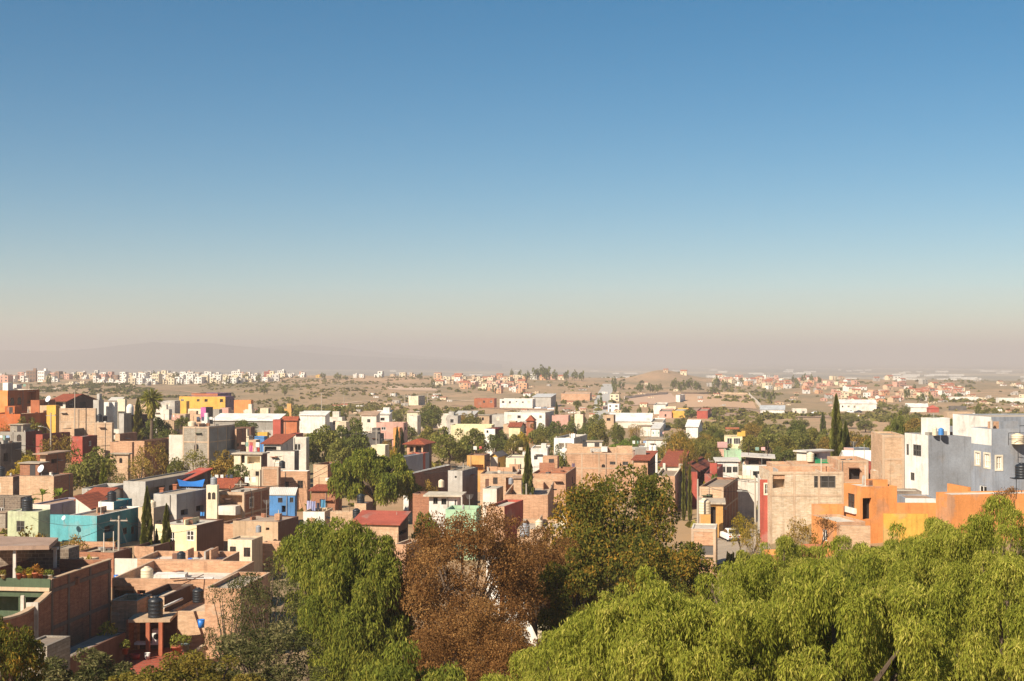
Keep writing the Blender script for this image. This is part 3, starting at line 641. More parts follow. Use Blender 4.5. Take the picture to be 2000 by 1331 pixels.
h = house('butter yellow house with white framed windows and a bare brown side', 303, 384, 437, 1027, 1092, 'paleyellow', 'brown', d=160, a=16, par=.12, rc='#cdc3b2', win=[('L', 364, 379, 1037, 1056, 'W'), ('L', 332, 341, 1040, 1066, 'W')])
h = house('brick house with a pale balcony above the yellow house', 424, 477, 526, 962, 1035, 'palebrick', 'redbrick', d=187, a=14, par=.2, frame=True, win=[('L', 430, 474, 968, 986, 'O')])
part_box(h, 'balcony', 'L', 421, 470, 987, 1003, 1.6, 'offwhite')
h = house('slim cream stair tower with arched openings and a tank on top', 403, 424, 428, 948, 1035, 'cream', d=186, a=10, par=.1, win=[('L', 406, 412, 962, 976, 'a'), ('L', 414, 421, 962, 976, 'a')])
tank(418, 13, 'grey', 'grey water tank on the slim cream stair tower', h, back=1)
h = house('two storey orange brick house with a deep shadowed recess', 511, 544, 548, 913, 985, 'brick', d=214, a=4, frame=True, rods=2)
h = house('orange brick house wing with two windows and a white roof edge', 543, 600, 606, 921, 985, 'brick', d=217, a=4, cope='white', win=[('L', 557, 564, 941, 952, 'b'), ('L', 581, 592, 939, 954, 'b')], par=.6)
house('bright blue painted house front below the orange brick house', 525, 576, 580, 968, 1010, 'blue', d=200, a=5, win=[('L', 543, 552, 973, 982, 'b'), ('L', 566, 573, 972, 982, 'w'), ('L', 550, 558, 988, 1001, 'o')], roof='shed', rc='sheet', rise=.9, over=.1)
h = house('beige flat roofed house with a brick chimney stub below the balcony house', 455, 543, 583, 1020, 1072, 'sand', 'brown', d=168, a=14, par=.1, rc='#b09a84', win=[('L', 519, 526, 1031, 1036, 'o')])
part_box(h, 'chimney', 'L', 526, 536, 1007, 1019, -1.5, 'brick', 2.3)
tank(505, 11, 'grey', 'grey water tank on the beige flat roof', d=166, yb=1040)
house('rough brick wall house in shade left of the beige house', 425, 462, 500, 1024, 1080, 'brick', 'redbrick', d=170, a=14, par=.3)
h = house('small cream house with two dark windows beside the weeping tree', 445, 492, 513, 1055, 1112, 'cream', 'beige', d=146, a=10, par=.15, rc='#b8a68e', win=[('L', 449, 461, 1068, 1086, 'b'), ('L', 476, 489, 1070, 1088, 'b')])
house('low brick room with a white roof right of the small cream house', 512, 545, 552, 1060, 1105, 'brick', d=150, a=8, rc='#d9d2c8', par=.12)
house('pink brick block left of the small cream house', 427, 445, 448, 1078, 1112, 'redbrick', d=142, a=8)
h = house('bare white yard wall house with a round brick niche', 592, 634, 650, 1000, 1045, 'white', 'beige', d=186, a=5, par=.8)
part_box(h, 'brick_niche', 'L', 600, 615, 1012, 1026, .05, 'brick')
h = house('brick house with posts on its roof beside the weeping tree', 645, 690, 694, 1000, 1052, 'palebrick', d=172, a=5, rods=3, par=.3)
tank(696, 15, 'black', 'black water tank in front of the brick roof block', d=172, yb=1012)
h = house('small brick roof block carrying a black tank below the big weeping tree', 692, 715, 728, 984, 1040, 'palebrick', 'brown', d=180, a=12, par=.1)
tank(705, 15, 'black', 'black water tank high on the small brick roof block', h, back=1.2)
house('brick house with a sloping red sheet roof over the weeping tree crown', 690, 778, 797, 1026, 1085, 'palebrick', 'darkbrown', d=160, a=12, roof='shed', rc='#a5523f', rise=1.0, over=.3, win=[('R', 780, 795, 1032, 1046, 'o')])
house('half built brick room with a black opening below the red sheet roof', 770, 793, 822, 1064, 1100, 'brick', 'palebrick', d=138, a=16, win=[('R', 796, 816, 1068, 1088, 'O')], rods=2)
# -- clutter between the block house and the round trees
h = house('white house with a curved gable and an orange tile roof', 515, 548, 573, 868, 925, 'offwhite', 'offwhite', d=262, a=8, roof='shed', rc='tile', rise=1.3, over=.5, win=[('L', 516, 540, 873, 883, 'o')])
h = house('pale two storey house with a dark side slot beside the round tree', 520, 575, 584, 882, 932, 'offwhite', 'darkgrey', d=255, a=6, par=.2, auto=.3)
house('whitish house with a red painted roof room behind the round tree', 565, 598, 604, 855, 915, 'offwhite', d=285, a=6, auto=.3, rc='#b8412f')
h = house('flat roofed house with open dark porch below the curved gable house', 457, 510, 522, 888, 930, 'cream', 'brown', d=243, a=8, win=[('L', 483, 508, 892, 906, 'O'), ('L', 470, 478, 888, 905, 'o')], par=.1, roof='slab')
tank(551, 12, 'black', 'dark water tank on the roof above the orange brick house', d=222, yb=915)
house('cream house with a small window left of the orange brick house', 488, 508, 512, 918, 960, 'cream', d=225, a=6, win=[('L', 499, 506, 921, 930, 'b')])
house('brick red tall block among small houses left of the round trees', 533, 548, 554, 820, 872, 'red', 'darkred', d=372, a=12)
house('orange red house right of the tall red block', 553, 580, 584, 822, 872, 'deeporange', 'rust', d=385, a=8, roof='gable', rise=1, rc='tile')
house('small yellow house in front of the tall red block', 503, 522, 526, 845, 880, 'yellow', d=330, a=8)
house('small blue house below the small yellow house', 497, 516, 522, 853, 890, 'blue', d=312, a=8, rc='#6d87b8')
house('red roofed white room left of the round tree', 563, 578, 592, 848, 892, 'offwhite', 'red', d=318, a=10, rc='#b8412f', auto=.5)
house('brick ruin with a sloping side wall right of the orange brick house', 612, 640, 668, 908, 975, 'palebrick', 'redbrick', d=236, a=14, par=1.5, rc='#a58a72')
house('low tiled shed in front of the brick ruin', 608, 655, 668, 960, 1000, 'redbrick', d=208, a=8, roof='shed', rc='tile', rise=.5)
# -- behind: white sheds and coloured houses
house('long white sheet roofed shed left of centre', 414, 540, 556, 823, 860, 'grey', 'darkgrey', d=420, a=10, roof='shed', rc='#e6e2da', rise=1.8, over=.4, cat='shed', name='market_shed')
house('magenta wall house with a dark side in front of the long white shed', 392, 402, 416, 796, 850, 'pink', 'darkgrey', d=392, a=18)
house('large orange yellow hall with a flat roof on the left plain', 350, 440, 458, 775, 803, 'yellow', 'purple', d=600, a=10, auto=.4, cat='building', name='hall')
house('upper orange storey of the orange yellow hall', 374, 425, 452, 769, 800, 'deeporange', 'purple', d=618, a=10, cat='building', name='hall')
house('small yellow wing left of the orange yellow hall', 352, 364, 370, 784, 806, 'yellow', d=585, a=10)
house('low peach house right of the orange yellow hall', 457, 490, 495, 782, 806, 'orange', d=575, a=6)
house('white roofed shed near the round water tower', 586, 635, 644, 812, 845, 'white', d=470, a=8, roof='shed', rc='#e2ded6', rise=1.2, auto=.3)
house('pale green white low building above the round trees', 585, 612, 616, 805, 840, 'white', d=500, a=6, auto=.5)
for i, (xl, xc, xr, yt, yb, c, dd, lab) in enumerate([
 (182, 193, 203, 782, 820, 'palegrey', 395, 'pale blue grey house right of the red pavilion'), (203, 224, 230, 786, 820, 'white', 400, 'white house with a dark door right of the pale blue grey house'),
 (229, 244, 248, 780, 818, 'cream', 405, 'cream house left of the white dome'), (300, 330, 336, 800, 842, 'offwhite', 390, 'white roofed low house between the two palms'),
 (310, 340, 352, 822, 862, 'sand', 345, 'sand coloured house under the small palm'), (335, 352, 358, 812, 850, 'rose', 375, 'rose house behind the small palm'),
 (392, 405, 410, 820, 850, 'white', 385, 'little white house below the magenta wall'), (460, 490, 498, 835, 872, 'brown', 345, 'brown house right of the block house'),
 (430, 446, 452, 797, 822, 'rose', 520, 'rose tinted house on the plain beyond the long white shed'), (478, 492, 498, 800, 822, 'offwhite', 500, 'white house among bushes beyond the long white shed'),
 (508, 524, 528, 798, 820, 'cream', 500, 'cream cube house beyond the long white shed'), (415, 428, 434, 800, 822, 'grey', 510, 'grey low house beyond the magenta wall'),
 (640, 668, 674, 815, 845, 'offwhite', 480, 'white strip house right of the water tower'), (655, 676, 684, 824, 850, 'cream', 440, 'cream house behind the right round tree'),
 (706, 735, 742, 812, 838, 'offwhite', 480, 'white gabled house left of the grey grove'), (733, 760, 766, 810, 836, 'white', 490, 'white sheet roofed house left of the grey grove'),
 (735, 788, 796, 826, 858, 'rose', 400, 'row of rosy white houses behind the twin small cypresses'), (768, 780, 786, 836, 868, 'orange', 372, 'orange house behind the twin small cypresses'),
 (715, 742, 750, 848, 880, 'darkgrey', 345, 'dark slate house right of the round trees'), (725, 752, 760, 870, 905, 'cream', 290, 'cream flat house above the big weeping tree'),
 (798, 815, 822, 812, 835, 'offwhite', 495, 'white shed left of the round grey grove tree'), (872, 894, 900, 812, 835, 'palegrey', 500, 'pale metal roofed shed right of the grey grove tree'),
 (445, 460, 470, 880, 915, 'offwhite', 268, 'white low room at the foot of the brown brick house'),
 (485, 500, 508, 860, 900, 'palebrick', 300, 'pale brick room left of the orange tile roof'), (468, 486, 494, 852, 890, 'cream', 318, 'cream room right of the brown brick house')]):
    house(lab, xl, xc, xr, yt, yb, c, d=dd, a=9, auto=.6, box=i % 3 == 0, roof=('shed' if 'gable' in lab or 'sheet' in lab else 'flat'), rc=('#d8d3ca' if i % 2 else None))
# -- centre
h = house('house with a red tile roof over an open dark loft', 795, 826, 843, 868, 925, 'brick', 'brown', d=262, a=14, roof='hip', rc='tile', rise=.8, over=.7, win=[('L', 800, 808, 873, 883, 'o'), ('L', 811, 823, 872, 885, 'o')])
house('red orange low front of the open loft house', 798, 827, 836, 886, 930, 'deeporange', 'red', d=255, a=14)
h = house('grey house with a curved gable and a small white front', 771, 787, 838, 893, 960, 'white', 'greyblue', d=246, a=18, par=.1, rc='#8d8a88')
part_box(h, 'gable_end', 'R', 787, 832, 887, 893, -.05, 'greyblue', .3)
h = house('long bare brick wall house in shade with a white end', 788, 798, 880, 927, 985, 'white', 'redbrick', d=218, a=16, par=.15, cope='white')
tank(862, 12, 'beige', 'beige water tank in front of the long shaded brick wall', d=212, yb=952)
h = house('concrete cube house with a grey shaded side', 875, 903, 933, 920, 975, 'palegrey', 'grey', d=222, a=16, par=.15, rods=3, win=[('L', 888, 892, 930, 934, 'o')])
h = house('pale brick house with a door and cluttered roof in the centre', 938, 1010, 1018, 926, 982, 'palebrick', 'brown', d=220, a=5, par=.2, rods=4, win=[('L', 948, 955, 936, 952, 'd'), ('L', 963, 972, 933, 946, 'b'), ('L', 988, 1002, 933, 962, 'O')])
tank(998, 10, 'grey', 'grey water tank in the doorway of the cluttered brick house', d=219.5, yb=946)
house('small flat roofed box below the cluttered brick house', 943, 970, 983, 955, 995, 'offwhite', 'grey', d=205, a=12, par=.15)
h = house('ochre topped house with a wooden frame on the roof', 912, 946, 957, 890, 945, 'ochre', 'brown', d=262, a=10, par=.2, win=[('L', 921, 944, 908, 920, 'O')])
tank(935, 0.1, 'grey', 'small grey roof tank on the ochre house', h, back=2) if False else None
house('small yellow gabled hut right of the ochre topped house', 958, 972, 987, 893, 940, 'offwhite', 'yellow', d=268, a=12, roof='gableR', rise=.7, rc='#6d6560')
h = house('cream house with a dark four pane window left of the white tower', 988, 1026, 1034, 895, 955, 'cream', d=250, a=6, par=.15, win=[('L', 1004, 1018, 907, 917, 'b')])
h = house('tall white house with small dark windows behind the cypress', 1037, 1069, 1075, 876, 945, 'white', d=262, a=5, par=.15, win=[('L', 1043, 1050, 890, 898, 'w'), ('L', 1061, 1067, 890, 898, 'w'), ('L', 1058, 1064, 913, 921, 'w')])
part_box(h, 'stair_box', 'L', 1056, 1066, 868, 877, -1.0, 'white', 3)
part_box(h, 'corner_tower', 'L', 1020, 1030, 884, 905, -.5, 'white', 2)
h = house('white modernist house with a deep flat cornice in the centre', 1082, 1121, 1147, 856, 905, 'white', 'palegrey', d=318, a=14, par=.5, win=[('L', 1091, 1102, 866, 878, 'O'), ('L', 1104, 1118, 866, 876, 'O')])
part_box(h, 'roof_dome', 'L', 1113, 1121, 848, 856, -1.2, 'white', 2)
h = house('orange brick house with tall dark doorways right of the cypress', 1038, 1105, 1125, 926, 990, 'brick', 'redbrick', d=222, a=9, par=.3, rc='#b5714c', win=[('L', 1043, 1056, 944, 968, 'O'), ('L', 1059, 1070, 938, 968, 'O')])
h = house('very long two storey orange brick house with a concrete band', 1103, 1237, 1268, 885, 950, 'brick', 'brick', d=262, a=5, par=.3, frame=True, win=[('L', 1191, 1205, 902, 908, 'w'), ('L', 1216, 1227, 902, 909, 'w'), ('L', 1175, 1182, 907, 914, 'a')], rc='#c4a488')
part_box(h, 'roof_room', 'L', 1174, 1186, 875, 884, -1.5, 'white', 4); part_box(h, 'roof_wall', 'L', 1152, 1174, 877, 884, -1.5, 'white', 1.5); part_box(h, 'roof_shed', 'L', 1240, 1262, 878, 890, -1.5, 'grey', 3)
house('brick corner room under an orange tile roof at the end of the long house', 1238, 1265, 1280, 900, 950, 'brick', 'brown', d=256, a=12, roof='shed', rc='tile', rise=.8, over=.5, win=[('R', 1268, 1277, 903, 911, 'o')])
h = house('little white house carrying two white tanks behind the long brick house', 1255, 1284, 1290, 884, 930, 'white', d=292, a=6, par=.3, win=[('L', 1259, 1264, 884, 890, 'o'), ('L', 1272, 1279, 885, 890, 'w')])
tank(1271, 8, 'white', 'white water tank, left one of the pair on the little white house', h, back=2, tall=1.6); tank(1279, 8, 'white', 'white water tank, right one of the pair on the little white house', h, back=2, tall=1.6)
h = house('single storey white house with a wide concrete slab roof', 838, 893, 900, 970, 1010, 'white', d=186, a=5, roof='slab', over=.7, rc='#cbbfa9', win=[('L', 846, 855, 972, 985, 'w'), ('L', 862, 872, 974, 986, 'w'), ('L', 888, 893, 977, 995, 'D')])
house('long pinkish brick garden wall building right of the brown tree', 985, 1070, 1082, 967, 1010, 'brick', d=196, a=4, par=1.0)
house('dark red plastered wall house seen through the brown tree', 950, 985, 1022, 990, 1040, 'brick', 'red', d=178, a=16, par=.3)
house('shaded brown brick yard house beside the big weeping tree', 806, 838, 850, 965, 1010, 'redbrick', 'brown', d=196, a=12)
house('pale green garden house showing through the brown tree', 870, 930, 940, 996, 1045, 'mint', d=168, a=6)
h = house('house with twin cream tanks behind the brown tree', 1010, 1120, 1130, 1035, 1090, 'palebrick', d=150, a=6, auto=.3)
tank(1053, 15, 'beige', 'cream water tank on a tall stand, left one behind the brown tree', d=148, yb=1034); tank(1103, 22, 'beige', 'cream water tank, right and larger one behind the brown tree', d=146, yb=1030)
tank(1025, 20, 'grey', 'pale grey water tank low behind the brown tree', d=148, yb=1048)
house('white house with an orange yellow corner inside the brown tree gap', 950, 976, 1010, 1088, 1140, 'white', 'orange', d=118, a=16, auto=.3)
h = house('white rendered house low between the brown and the bright green trees', 985, 1060, 1170, 1168, 1260, 'white', 'offwhite', d=104, a=18, win=[('R', 1072, 1090, 1190, 1225, 'O'), ('L', 1010, 1030, 1190, 1215, 'o')], rc='#d5cbbb')
house('cream yard wall building in front of the low white rendered house', 1050, 1110, 1160, 1222, 1290, 'cream', d=92, a=14)
# -- right of centre
h = house('white house with red tiled chimney stacks behind the twin cypresses', 1290, 1330, 1345, 912, 965, 'offwhite', 'brown', d=238, a=10, roof='shed', rc='tile', rise=1.2, over=.3, auto=.6)
part_box(h, 'chimney', 'L', 1295, 1300, 905, 942, .5, 'offwhite'); part_box(h, 'chimney', 'L', 1326, 1333, 906, 940, .5, 'offwhite')
house('brick and white house with little balconies behind the olive tree', 1280, 1318, 1332, 930, 990, 'brick', 'cream', d=222, a=10, auto=.8)
house('orange tile roofed porch left of the red chimney tower', 1350, 1362, 1386, 922, 975, 'red', 'darkbrown', d=230, a=16, roof='shedR', rc='tile', rise=1.4, over=.5, win=[('R', 1364, 1380, 925, 940, 'o')])
h = house('red stepped chimney tower house with plants on its terrace', 1376, 1396, 1412, 926, 985, 'red', 'darkred', d=222, a=12)
part_box(h, 'chimney', 'L', 1386, 1400, 906, 927, -.4, 'red', 1.6)
h = house('white grey house with a strip of three dark windows', 1400, 1442, 1452, 902, 955, 'white', d=252, a=6, par=.1, roof='slab', rc='#d9d2c6', win=[('L', 1408, 1417, 912, 923, 'w'), ('L', 1419, 1429, 912, 924, 'w'), ('L', 1431, 1441, 912, 923, 'w')])
h = house('open roof terrace with a white sheet canopy on dark posts', 1450, 1505, 1532, 910, 965, 'white', d=238, a=10, par=.1, rc='#c9beb0')
house('dark open roof room under the white sheet canopy', 1456, 1505, 1530, 896, 911, 'darkbrown', 'darkgrey', d=241, a=10, roof='shedR', rc='#d8cfc2', rise=.3, over=.8, base=h['zr'], win=[('L', 1462, 1482, 899, 909, 'o'), ('L', 1486, 1500, 899, 909, 'o')])
h = house('narrow brick street house with a dark shaded side and roof plants', 1366, 1413, 1441, 952, 1025, 'palebrick', 'redbrick', d=188, a=16, par=.3, frame=True, win=[('L', 1380, 1392, 966, 978, 'o')])
h2 = house('mustard doored low front of the narrow street house', 1368, 1412, 1414, 985, 1040, 'ochre', d=182, a=8, roof='slab', win=[('L', 1388, 1398, 990, 1025, 'o')])
tank(1376, 24, 'beige', 'big beige water tank on the street corner by the pole', d=178, yb=1004)
h = house('small brick gatehouse beside the street with a pale roof', 1350, 1398, 1412, 1034, 1092, 'brick', 'offwhite', d=150, a=10, Rd=5, par=.1, rc='#cdbfae', frame=True, win=[('L', 1362, 1396, 1066, 1092, 'D')])
house('white balconied house end behind the street house', 1440, 1478, 1484, 938, 1000, 'offwhite', 'cream', d=205, a=8, auto=.7, rods=2)
h = house('narrow red plastered house with a white framed window', 1484, 1503, 1510, 937, 1030, 'red', 'offwhite', d=172, a=8, par=.2, win=[('L', 1494, 1501, 946, 965, 'Y')])
h = house('wide unfinished block house with a big dark four pane window', 1503, 1648, 1650, 922, 1040, 'limeblock', d=170, a=2, Rd=9, par=.9, frame=True, cope='brick', win=[('L', 1590, 1632, 930, 953, 'w'), ('L', 1509, 1533, 928, 954, 'O')], rc='#c2a58a')
house('brick parapet storey behind the unfinished block house', 1547, 1634, 1640, 906, 935, 'brick', d=181, a=2, Rd=5, frame=True, base=at(1600, 935, 181).z)
house('brick roof walls left of the big dark window', 1508, 1545, 1548, 907, 935, 'brick', d=183, a=2, Rd=5, frame=True, base=at(1500, 935, 183).z)
house('low brick wall house with a concrete beam left of the tall brick gable', 1636, 1696, 1700, 899, 1000, 'brick', d=178, a=2, Rd=7, frame=True)
h = house('roof room with a white sheet canopy and green cloth on the brick house', 1556, 1575, 1622, 884, 925, 'offwhite', 'offwhite', d=192, a=55, roof='slab', rc='#d4ccc0', win=[('R', 1580, 1600, 886, 903, 'o')])
tank(1583, 15, 'beige', 'cream water tank beside the green cloth on the brick house', d=186, yb=902)
house('small pink and green roof boxes behind the brick wall', 1648, 1668, 1698, 876, 930, 'rose', 'greyblue', d=215, a=60)
h = house('white barrel vaulted hall between brick walls', 1655, 1722, 1726, 908, 990, 'white', 'white', d=196, a=4, roof='gable', rc='#e8e3da', rise=1.6, over=.1)
house('red panel house under the white vaulted hall', 1697, 1722, 1724, 909, 990, 'red', d=186, a=3)
house('flat white house with a pale roof below the tall brick gable', 1700, 1722, 1770, 922, 1000, 'palebrick', 'white', d=170, a=80, par=.2, rc='#e0d9cd')
h = house('tall blank brick house with a concrete band beside the white tower', 1723, 1766, 1770, 850, 960, 'palebrick', d=168, a=5, frame=True, par=.2)
h = house('tall white house with a plain grey painted side', 1767, 1813, 1898, 851, 985, 'white', 'greyblue', d=152, a=80, par=.15, win=[('L', 1783, 1799, 870, 890, 'w'), ('L', 1770, 1775, 868, 889, 'w'), ('L', 1778, 1786, 924, 938, 'w')])
GREYH = h
h2 = house('white tank screen on top of the tall white house', 1800, 1812, 1855, 817, 856, 'white', 'white', d=154.5, a=80, par=.1, Ld=1.6, base=h['zr'])
tank(1826, 9, 'beige', 'beige water tank on the tall white house against the screen', d=151.8, yb=851, tall=1.5); tank(1838, 11, 'blue', 'blue water tank on the tall white house against the screen', d=151.6, yb=850, tall=1.0)
house('grey painted roof block behind the tall white house', 1840, 1856, 1898, 834, 890, 'greyblue', 'greyblue', d=160, a=80)
h = house('grey blue house with cream window surrounds and an unpainted white corner', 1897, 1937, 2100, 838, 1010, 'greyblue', 'greyblue', d=136, a=80, par=.2, win=[('L', 1905, 1914, 885, 907, 'V'), ('L', 1923, 1933, 888, 912, 'V'), ('R', 1946, 1956, 892, 917, 'V'), ('L', 1913, 1927, 950, 968, 'W'), ('R', 1952, 1960, 965, 985, 'W')])
part_box(h, 'white_plaster_patch', 'L', 1897.5, 1936.5, 839, 866, .012, 'white')
house('upper grey storey of the grey blue house at the right edge', 1934, 1936, 2120, 815, 870, 'white', 'greyblue', d=141, a=80, base=h['zr'], par=.15)
tank(1988, 24, 'beige', 'cream water tank inside a wire frame on the grey blue house', d=136, yb=868, tall=.7)
# -- orange compound
h = house('orange plastered house with an open dark door and a pale roof', 1648, 1681, 1752, 951, 1040, 'orange', 'orange', d=134, a=80, par=.1, rc='#ded6c6', win=[('L', 1656, 1669, 966, 994, 'b'), ('R', 1685, 1702, 973, 1015, 'o')])
part_box(h, 'window_sill', 'L', 1652, 1673, 994, 999, .25, 'white')
h = house('low orange terrace with a sloping wall top in front of the orange house', 1585, 1634, 1690, 1020, 1062, 'orange', 'brick', d=126, a=80, par=.2, rc='#d8cdbb')
house('orange yard wall left of the orange house', 1586, 1648, 1650, 985, 1040, 'orange', d=137, a=3, Rd=.3, par=.05, cat='wall', name='yard_wall')
house('orange yard wall between the two orange houses', 1750, 1828, 1830, 983, 1045, 'orange', d=134, a=2, Rd=.35, par=.05, cat='wall', name='yard_wall')
h = house('wide orange house at the right edge behind the bare trees', 1828, 1857, 2080, 967, 1050, 'orange', 'orange', d=124, a=80, par=.1, rc='#ddd3c3')
house('orange wall piece in front of the grey blue house', 1850, 1890, 1893, 952, 1010, 'orange', d=130, a=80, Rd=.3, cat='wall', name='yard_wall')
house('yellow garden wall below the orange house', 1726, 1812, 1815, 1004, 1050, 'yellow', d=121, a=2, Rd=.3, par=.05, cat='wall', name='garden_wall')
house('low brick garden wall under the orange terrace', 1640, 1700, 1730, 1028, 1060, 'palebrick', d=119, a=6, Rd=.3, par=.05, cat='wall', name='garden_wall')
house('rubble stone wall between the orange house and the tall white house', 1750, 1800, 1806, 960, 1020, 'stone', d=142, a=5, Rd=3, par=.1)
house('white low house with a slate edge below the tall white house', 1768, 1828, 1830, 974, 1020, 'white', 'greyblue', d=138, a=4, Rd=4, par=.1)
# -- seen through the bright green trees
house('red rendered wall house deep among the bright green trees', 1575, 1612, 1650, 1076, 1130, 'red', 'deeporange', d=112, a=6, Rd=4, auto=-1)
house('white block wall among the bright green trees', 1640, 1690, 1720, 1080, 1120, 'offwhite', 'rose', d=110, a=6, Rd=3, auto=-1)
house('orange red shed behind the left bright green crown', 1495, 1535, 1560, 1086, 1130, 'deeporange', 'orange', d=122, a=6, Rd=4, auto=-1)
# -- right side, beyond
h = house('pale yellow house with tall barred windows beyond the grove', 1415, 1450, 1462, 853, 890, 'paleyellow', d=400, a=8, par=.2, win=[('L', 1420, 1430, 856, 868, 'W'), ('L', 1433, 1446, 856, 868, 'W')])
part_box(h, 'roof_room', 'L', 1440, 1456, 843, 853, -1.5, 'yellow', 4); part_box(h, 'tile_canopy', 'L', 1417, 1444, 836, 839, -.5, 'rust', 4)
house('mint green walled yard below the pale yellow house', 1416, 1448, 1452, 880, 905, 'mint', d=345, a=6)
house('pink roofed low house left of the mint yard', 1404, 1418, 1424, 874, 900, 'rose', d=352, a=8, roof='gable', rc='#c89a90', rise=1)
house('white hangar with a curved white front right of centre', 1340, 1363, 1372, 834, 862, 'white', d=480, a=14, roof='gable', rise=2, rc='#e8e4dc', cat='shed', name='hangar')
house('long white factory shed in the centre', 1190, 1272, 1290, 824, 846, 'offwhite', 'palegrey', d=560, a=8, roof='shed', rc='#e9e5dc', rise=3, auto=.3, cat='factory', name='factory')
house('white end block of the long white factory shed', 1270, 1294, 1300, 825, 848, 'white', d=540, a=8, win=[('L', 1274, 1292, 826, 829, 'o')])
house('white workshop with a tilted sheet roof right of the factory', 1272, 1288, 1296, 838, 858, 'white', d=470, a=10, roof='shed', rise=1, rc='#dcd8d0')
house('bright yellow box house on the slope below the terraced field', 1313, 1338, 1346, 803, 826, 'yellow', d=690, a=10)
house('red box house right of the bright yellow box house', 1361, 1382, 1388, 803, 828, 'red', d=680, a=10)
house('rose and yellow row house left of the bright yellow box', 1287, 1312, 1316, 804, 826, 'rose', d=690, a=8, auto=.4)
house('white house with small windows above the yellow box houses', 1276, 1300, 1306, 792, 812, 'white', d=750, a=8, auto=.5)
house('cream long house right of the white slope house', 1300, 1320, 1326, 795, 814, 'cream', d=745, a=8, auto=.3)
house('white villa at the left corner of the terraced field', 1320, 1328, 1338, 772, 790, 'white', d=960, a=15, auto=.3)
house('long white school building with three square windows', 985, 1065, 1082, 806, 838, 'white', 'palegrey', d=560, a=12, auto=.7, cat='building', name='school')
house('concrete frame block left of the long white school', 957, 988, 1000, 810, 838, 'palegrey', 'grey', d=570, a=14, auto=.6)
house('pale rose row right of the white school by the palm', 1078, 1110, 1114, 812, 838, 'rose', d=560, a=8, auto=.5)
house('long pale yellow wall behind the centre grove', 880, 960, 966, 831, 858, 'paleyellow', d=420, a=6, par=.8)
house('white house with a maroon side in the centre grove', 946, 967, 980, 838, 870, 'white', 'darkred', d=372, a=16, win=[('L', 950, 954, 841, 846, 'o')])
house('yellow house with an orange roof right of the maroon sided house', 994, 1016, 1024, 834, 862, 'paleyellow', d=402, a=10, roof='gable', rc='tile', rise=1)
house('red tiled turret house in the centre grove', 1028, 1042, 1046, 822, 850, 'rust', d=440, a=10, roof='hip', rc='tile', rise=1.5)
house('white shop row with dark doors on the middle plain', 976, 1040, 1046, 780, 796, 'white', d=830, a=8, auto=.8)
house('brick red workshop left of the white shop row', 926, 965, 970, 779, 796, 'rust', 'red', d=840, a=8, auto=.5)
house('grey roofed depot right of the white shop row', 1040, 1076, 1086, 776, 793, 'palegrey', 'grey', d=850, a=12, roof='shed', rise=1.5, rc='#c9c9c8', cat='shed', name='depot')
house('small pale house alone on the middle plain', 798, 817, 830, 774, 788, 'cream', 'grey', d=920, a=16, auto=.4)
house('long orange brick wall building above the middle plain', 1096, 1152, 1156, 769, 784, 'brick', d=980, a=5)
house('white truck depot behind the tallest cypress', 1640, 1712, 1724, 789, 806, 'white', 'palegrey', d=815, a=8, auto=.5, roof='shed', rise=2, rc='#e8e4da', cat='shed', name='depot')
house('grey roofed long white shed on the right plain', 1485, 1532, 1545, 801, 817, 'white', 'palegrey', d=730, a=12, roof='shed', rise=2, rc='#b9bcbd', cat='shed', name='shed')
house('white bungalow right of the grey roofed shed', 1548, 1576, 1580, 799, 812, 'offwhite', d=780, a=8, auto=.6)
house('white gabled warehouse on the right plain', 1770, 1812, 1822, 796, 812, 'white', 'palegrey', d=800, a=12, roof='gable', rise=2, rc='#dedad2', cat='shed', name='warehouse')
house('red roofed hall right of the gabled warehouse', 1814, 1834, 1840, 798, 812, 'red', d=790, a=8, roof='hip', rise=1.5, rc='#b8503a')
house('dark glass hall at the right with a slate roof', 1856, 1888, 1894, 794, 812, 'darkgrey', 'darkgrey', d=820, a=10)
house('pale brown walled depot at the far right', 1850, 1900, 1906, 806, 828, 'sand', d=640, a=6)
house('large white warehouse at the right edge of the plain', 1950, 2040, 2050, 778, 790, 'white', d=1000, a=6, cat='shed', name='warehouse')
house('long white warehouse roof on the far right plain', 1856, 1912, 1920, 776, 784, 'white', d=1080, a=6, cat='shed', name='warehouse')
for lab, px, yb, w in [('silver dome', 254, 797, 14)]:
    mb = MB(); P = at(px, yb, 340); r = w*340/F/2
    mb.lathe([(r, -3), (r, 0)]+[(r*math.cos(t), r*math.sin(t)*1.1) for t in np.linspace(0.1, 1.5, 7)]+[(0, r*1.12)], P, 16)
    single('dome', 'small white dome on a roof left of the fan palm', 'dome', mb, mat('white'), smooth=True, off=P)
# -- round water tower
d = 500; P = at(641, 838, d); z1 = at(641, 812, d).z; t = thing('water_tower', 'white round water tower on a cream column behind the round trees', 'water tower', P)
MB().tube([(0, 0, -1), (0, 0, z1-P.z)], [.9, .55], 10).obj('column', mat('cream'), t, Vector((0, 0, 0)))
r = .85; MB().lathe([(.05, z1-P.z-.3)]+[(r*math.sin(a), z1-P.z+r*.9-r*math.cos(a)) for a in np.linspace(.3, 3.1, 9)], n=14).obj('bowl', mat('white'), t, Vector((0, 0, 0)), True)
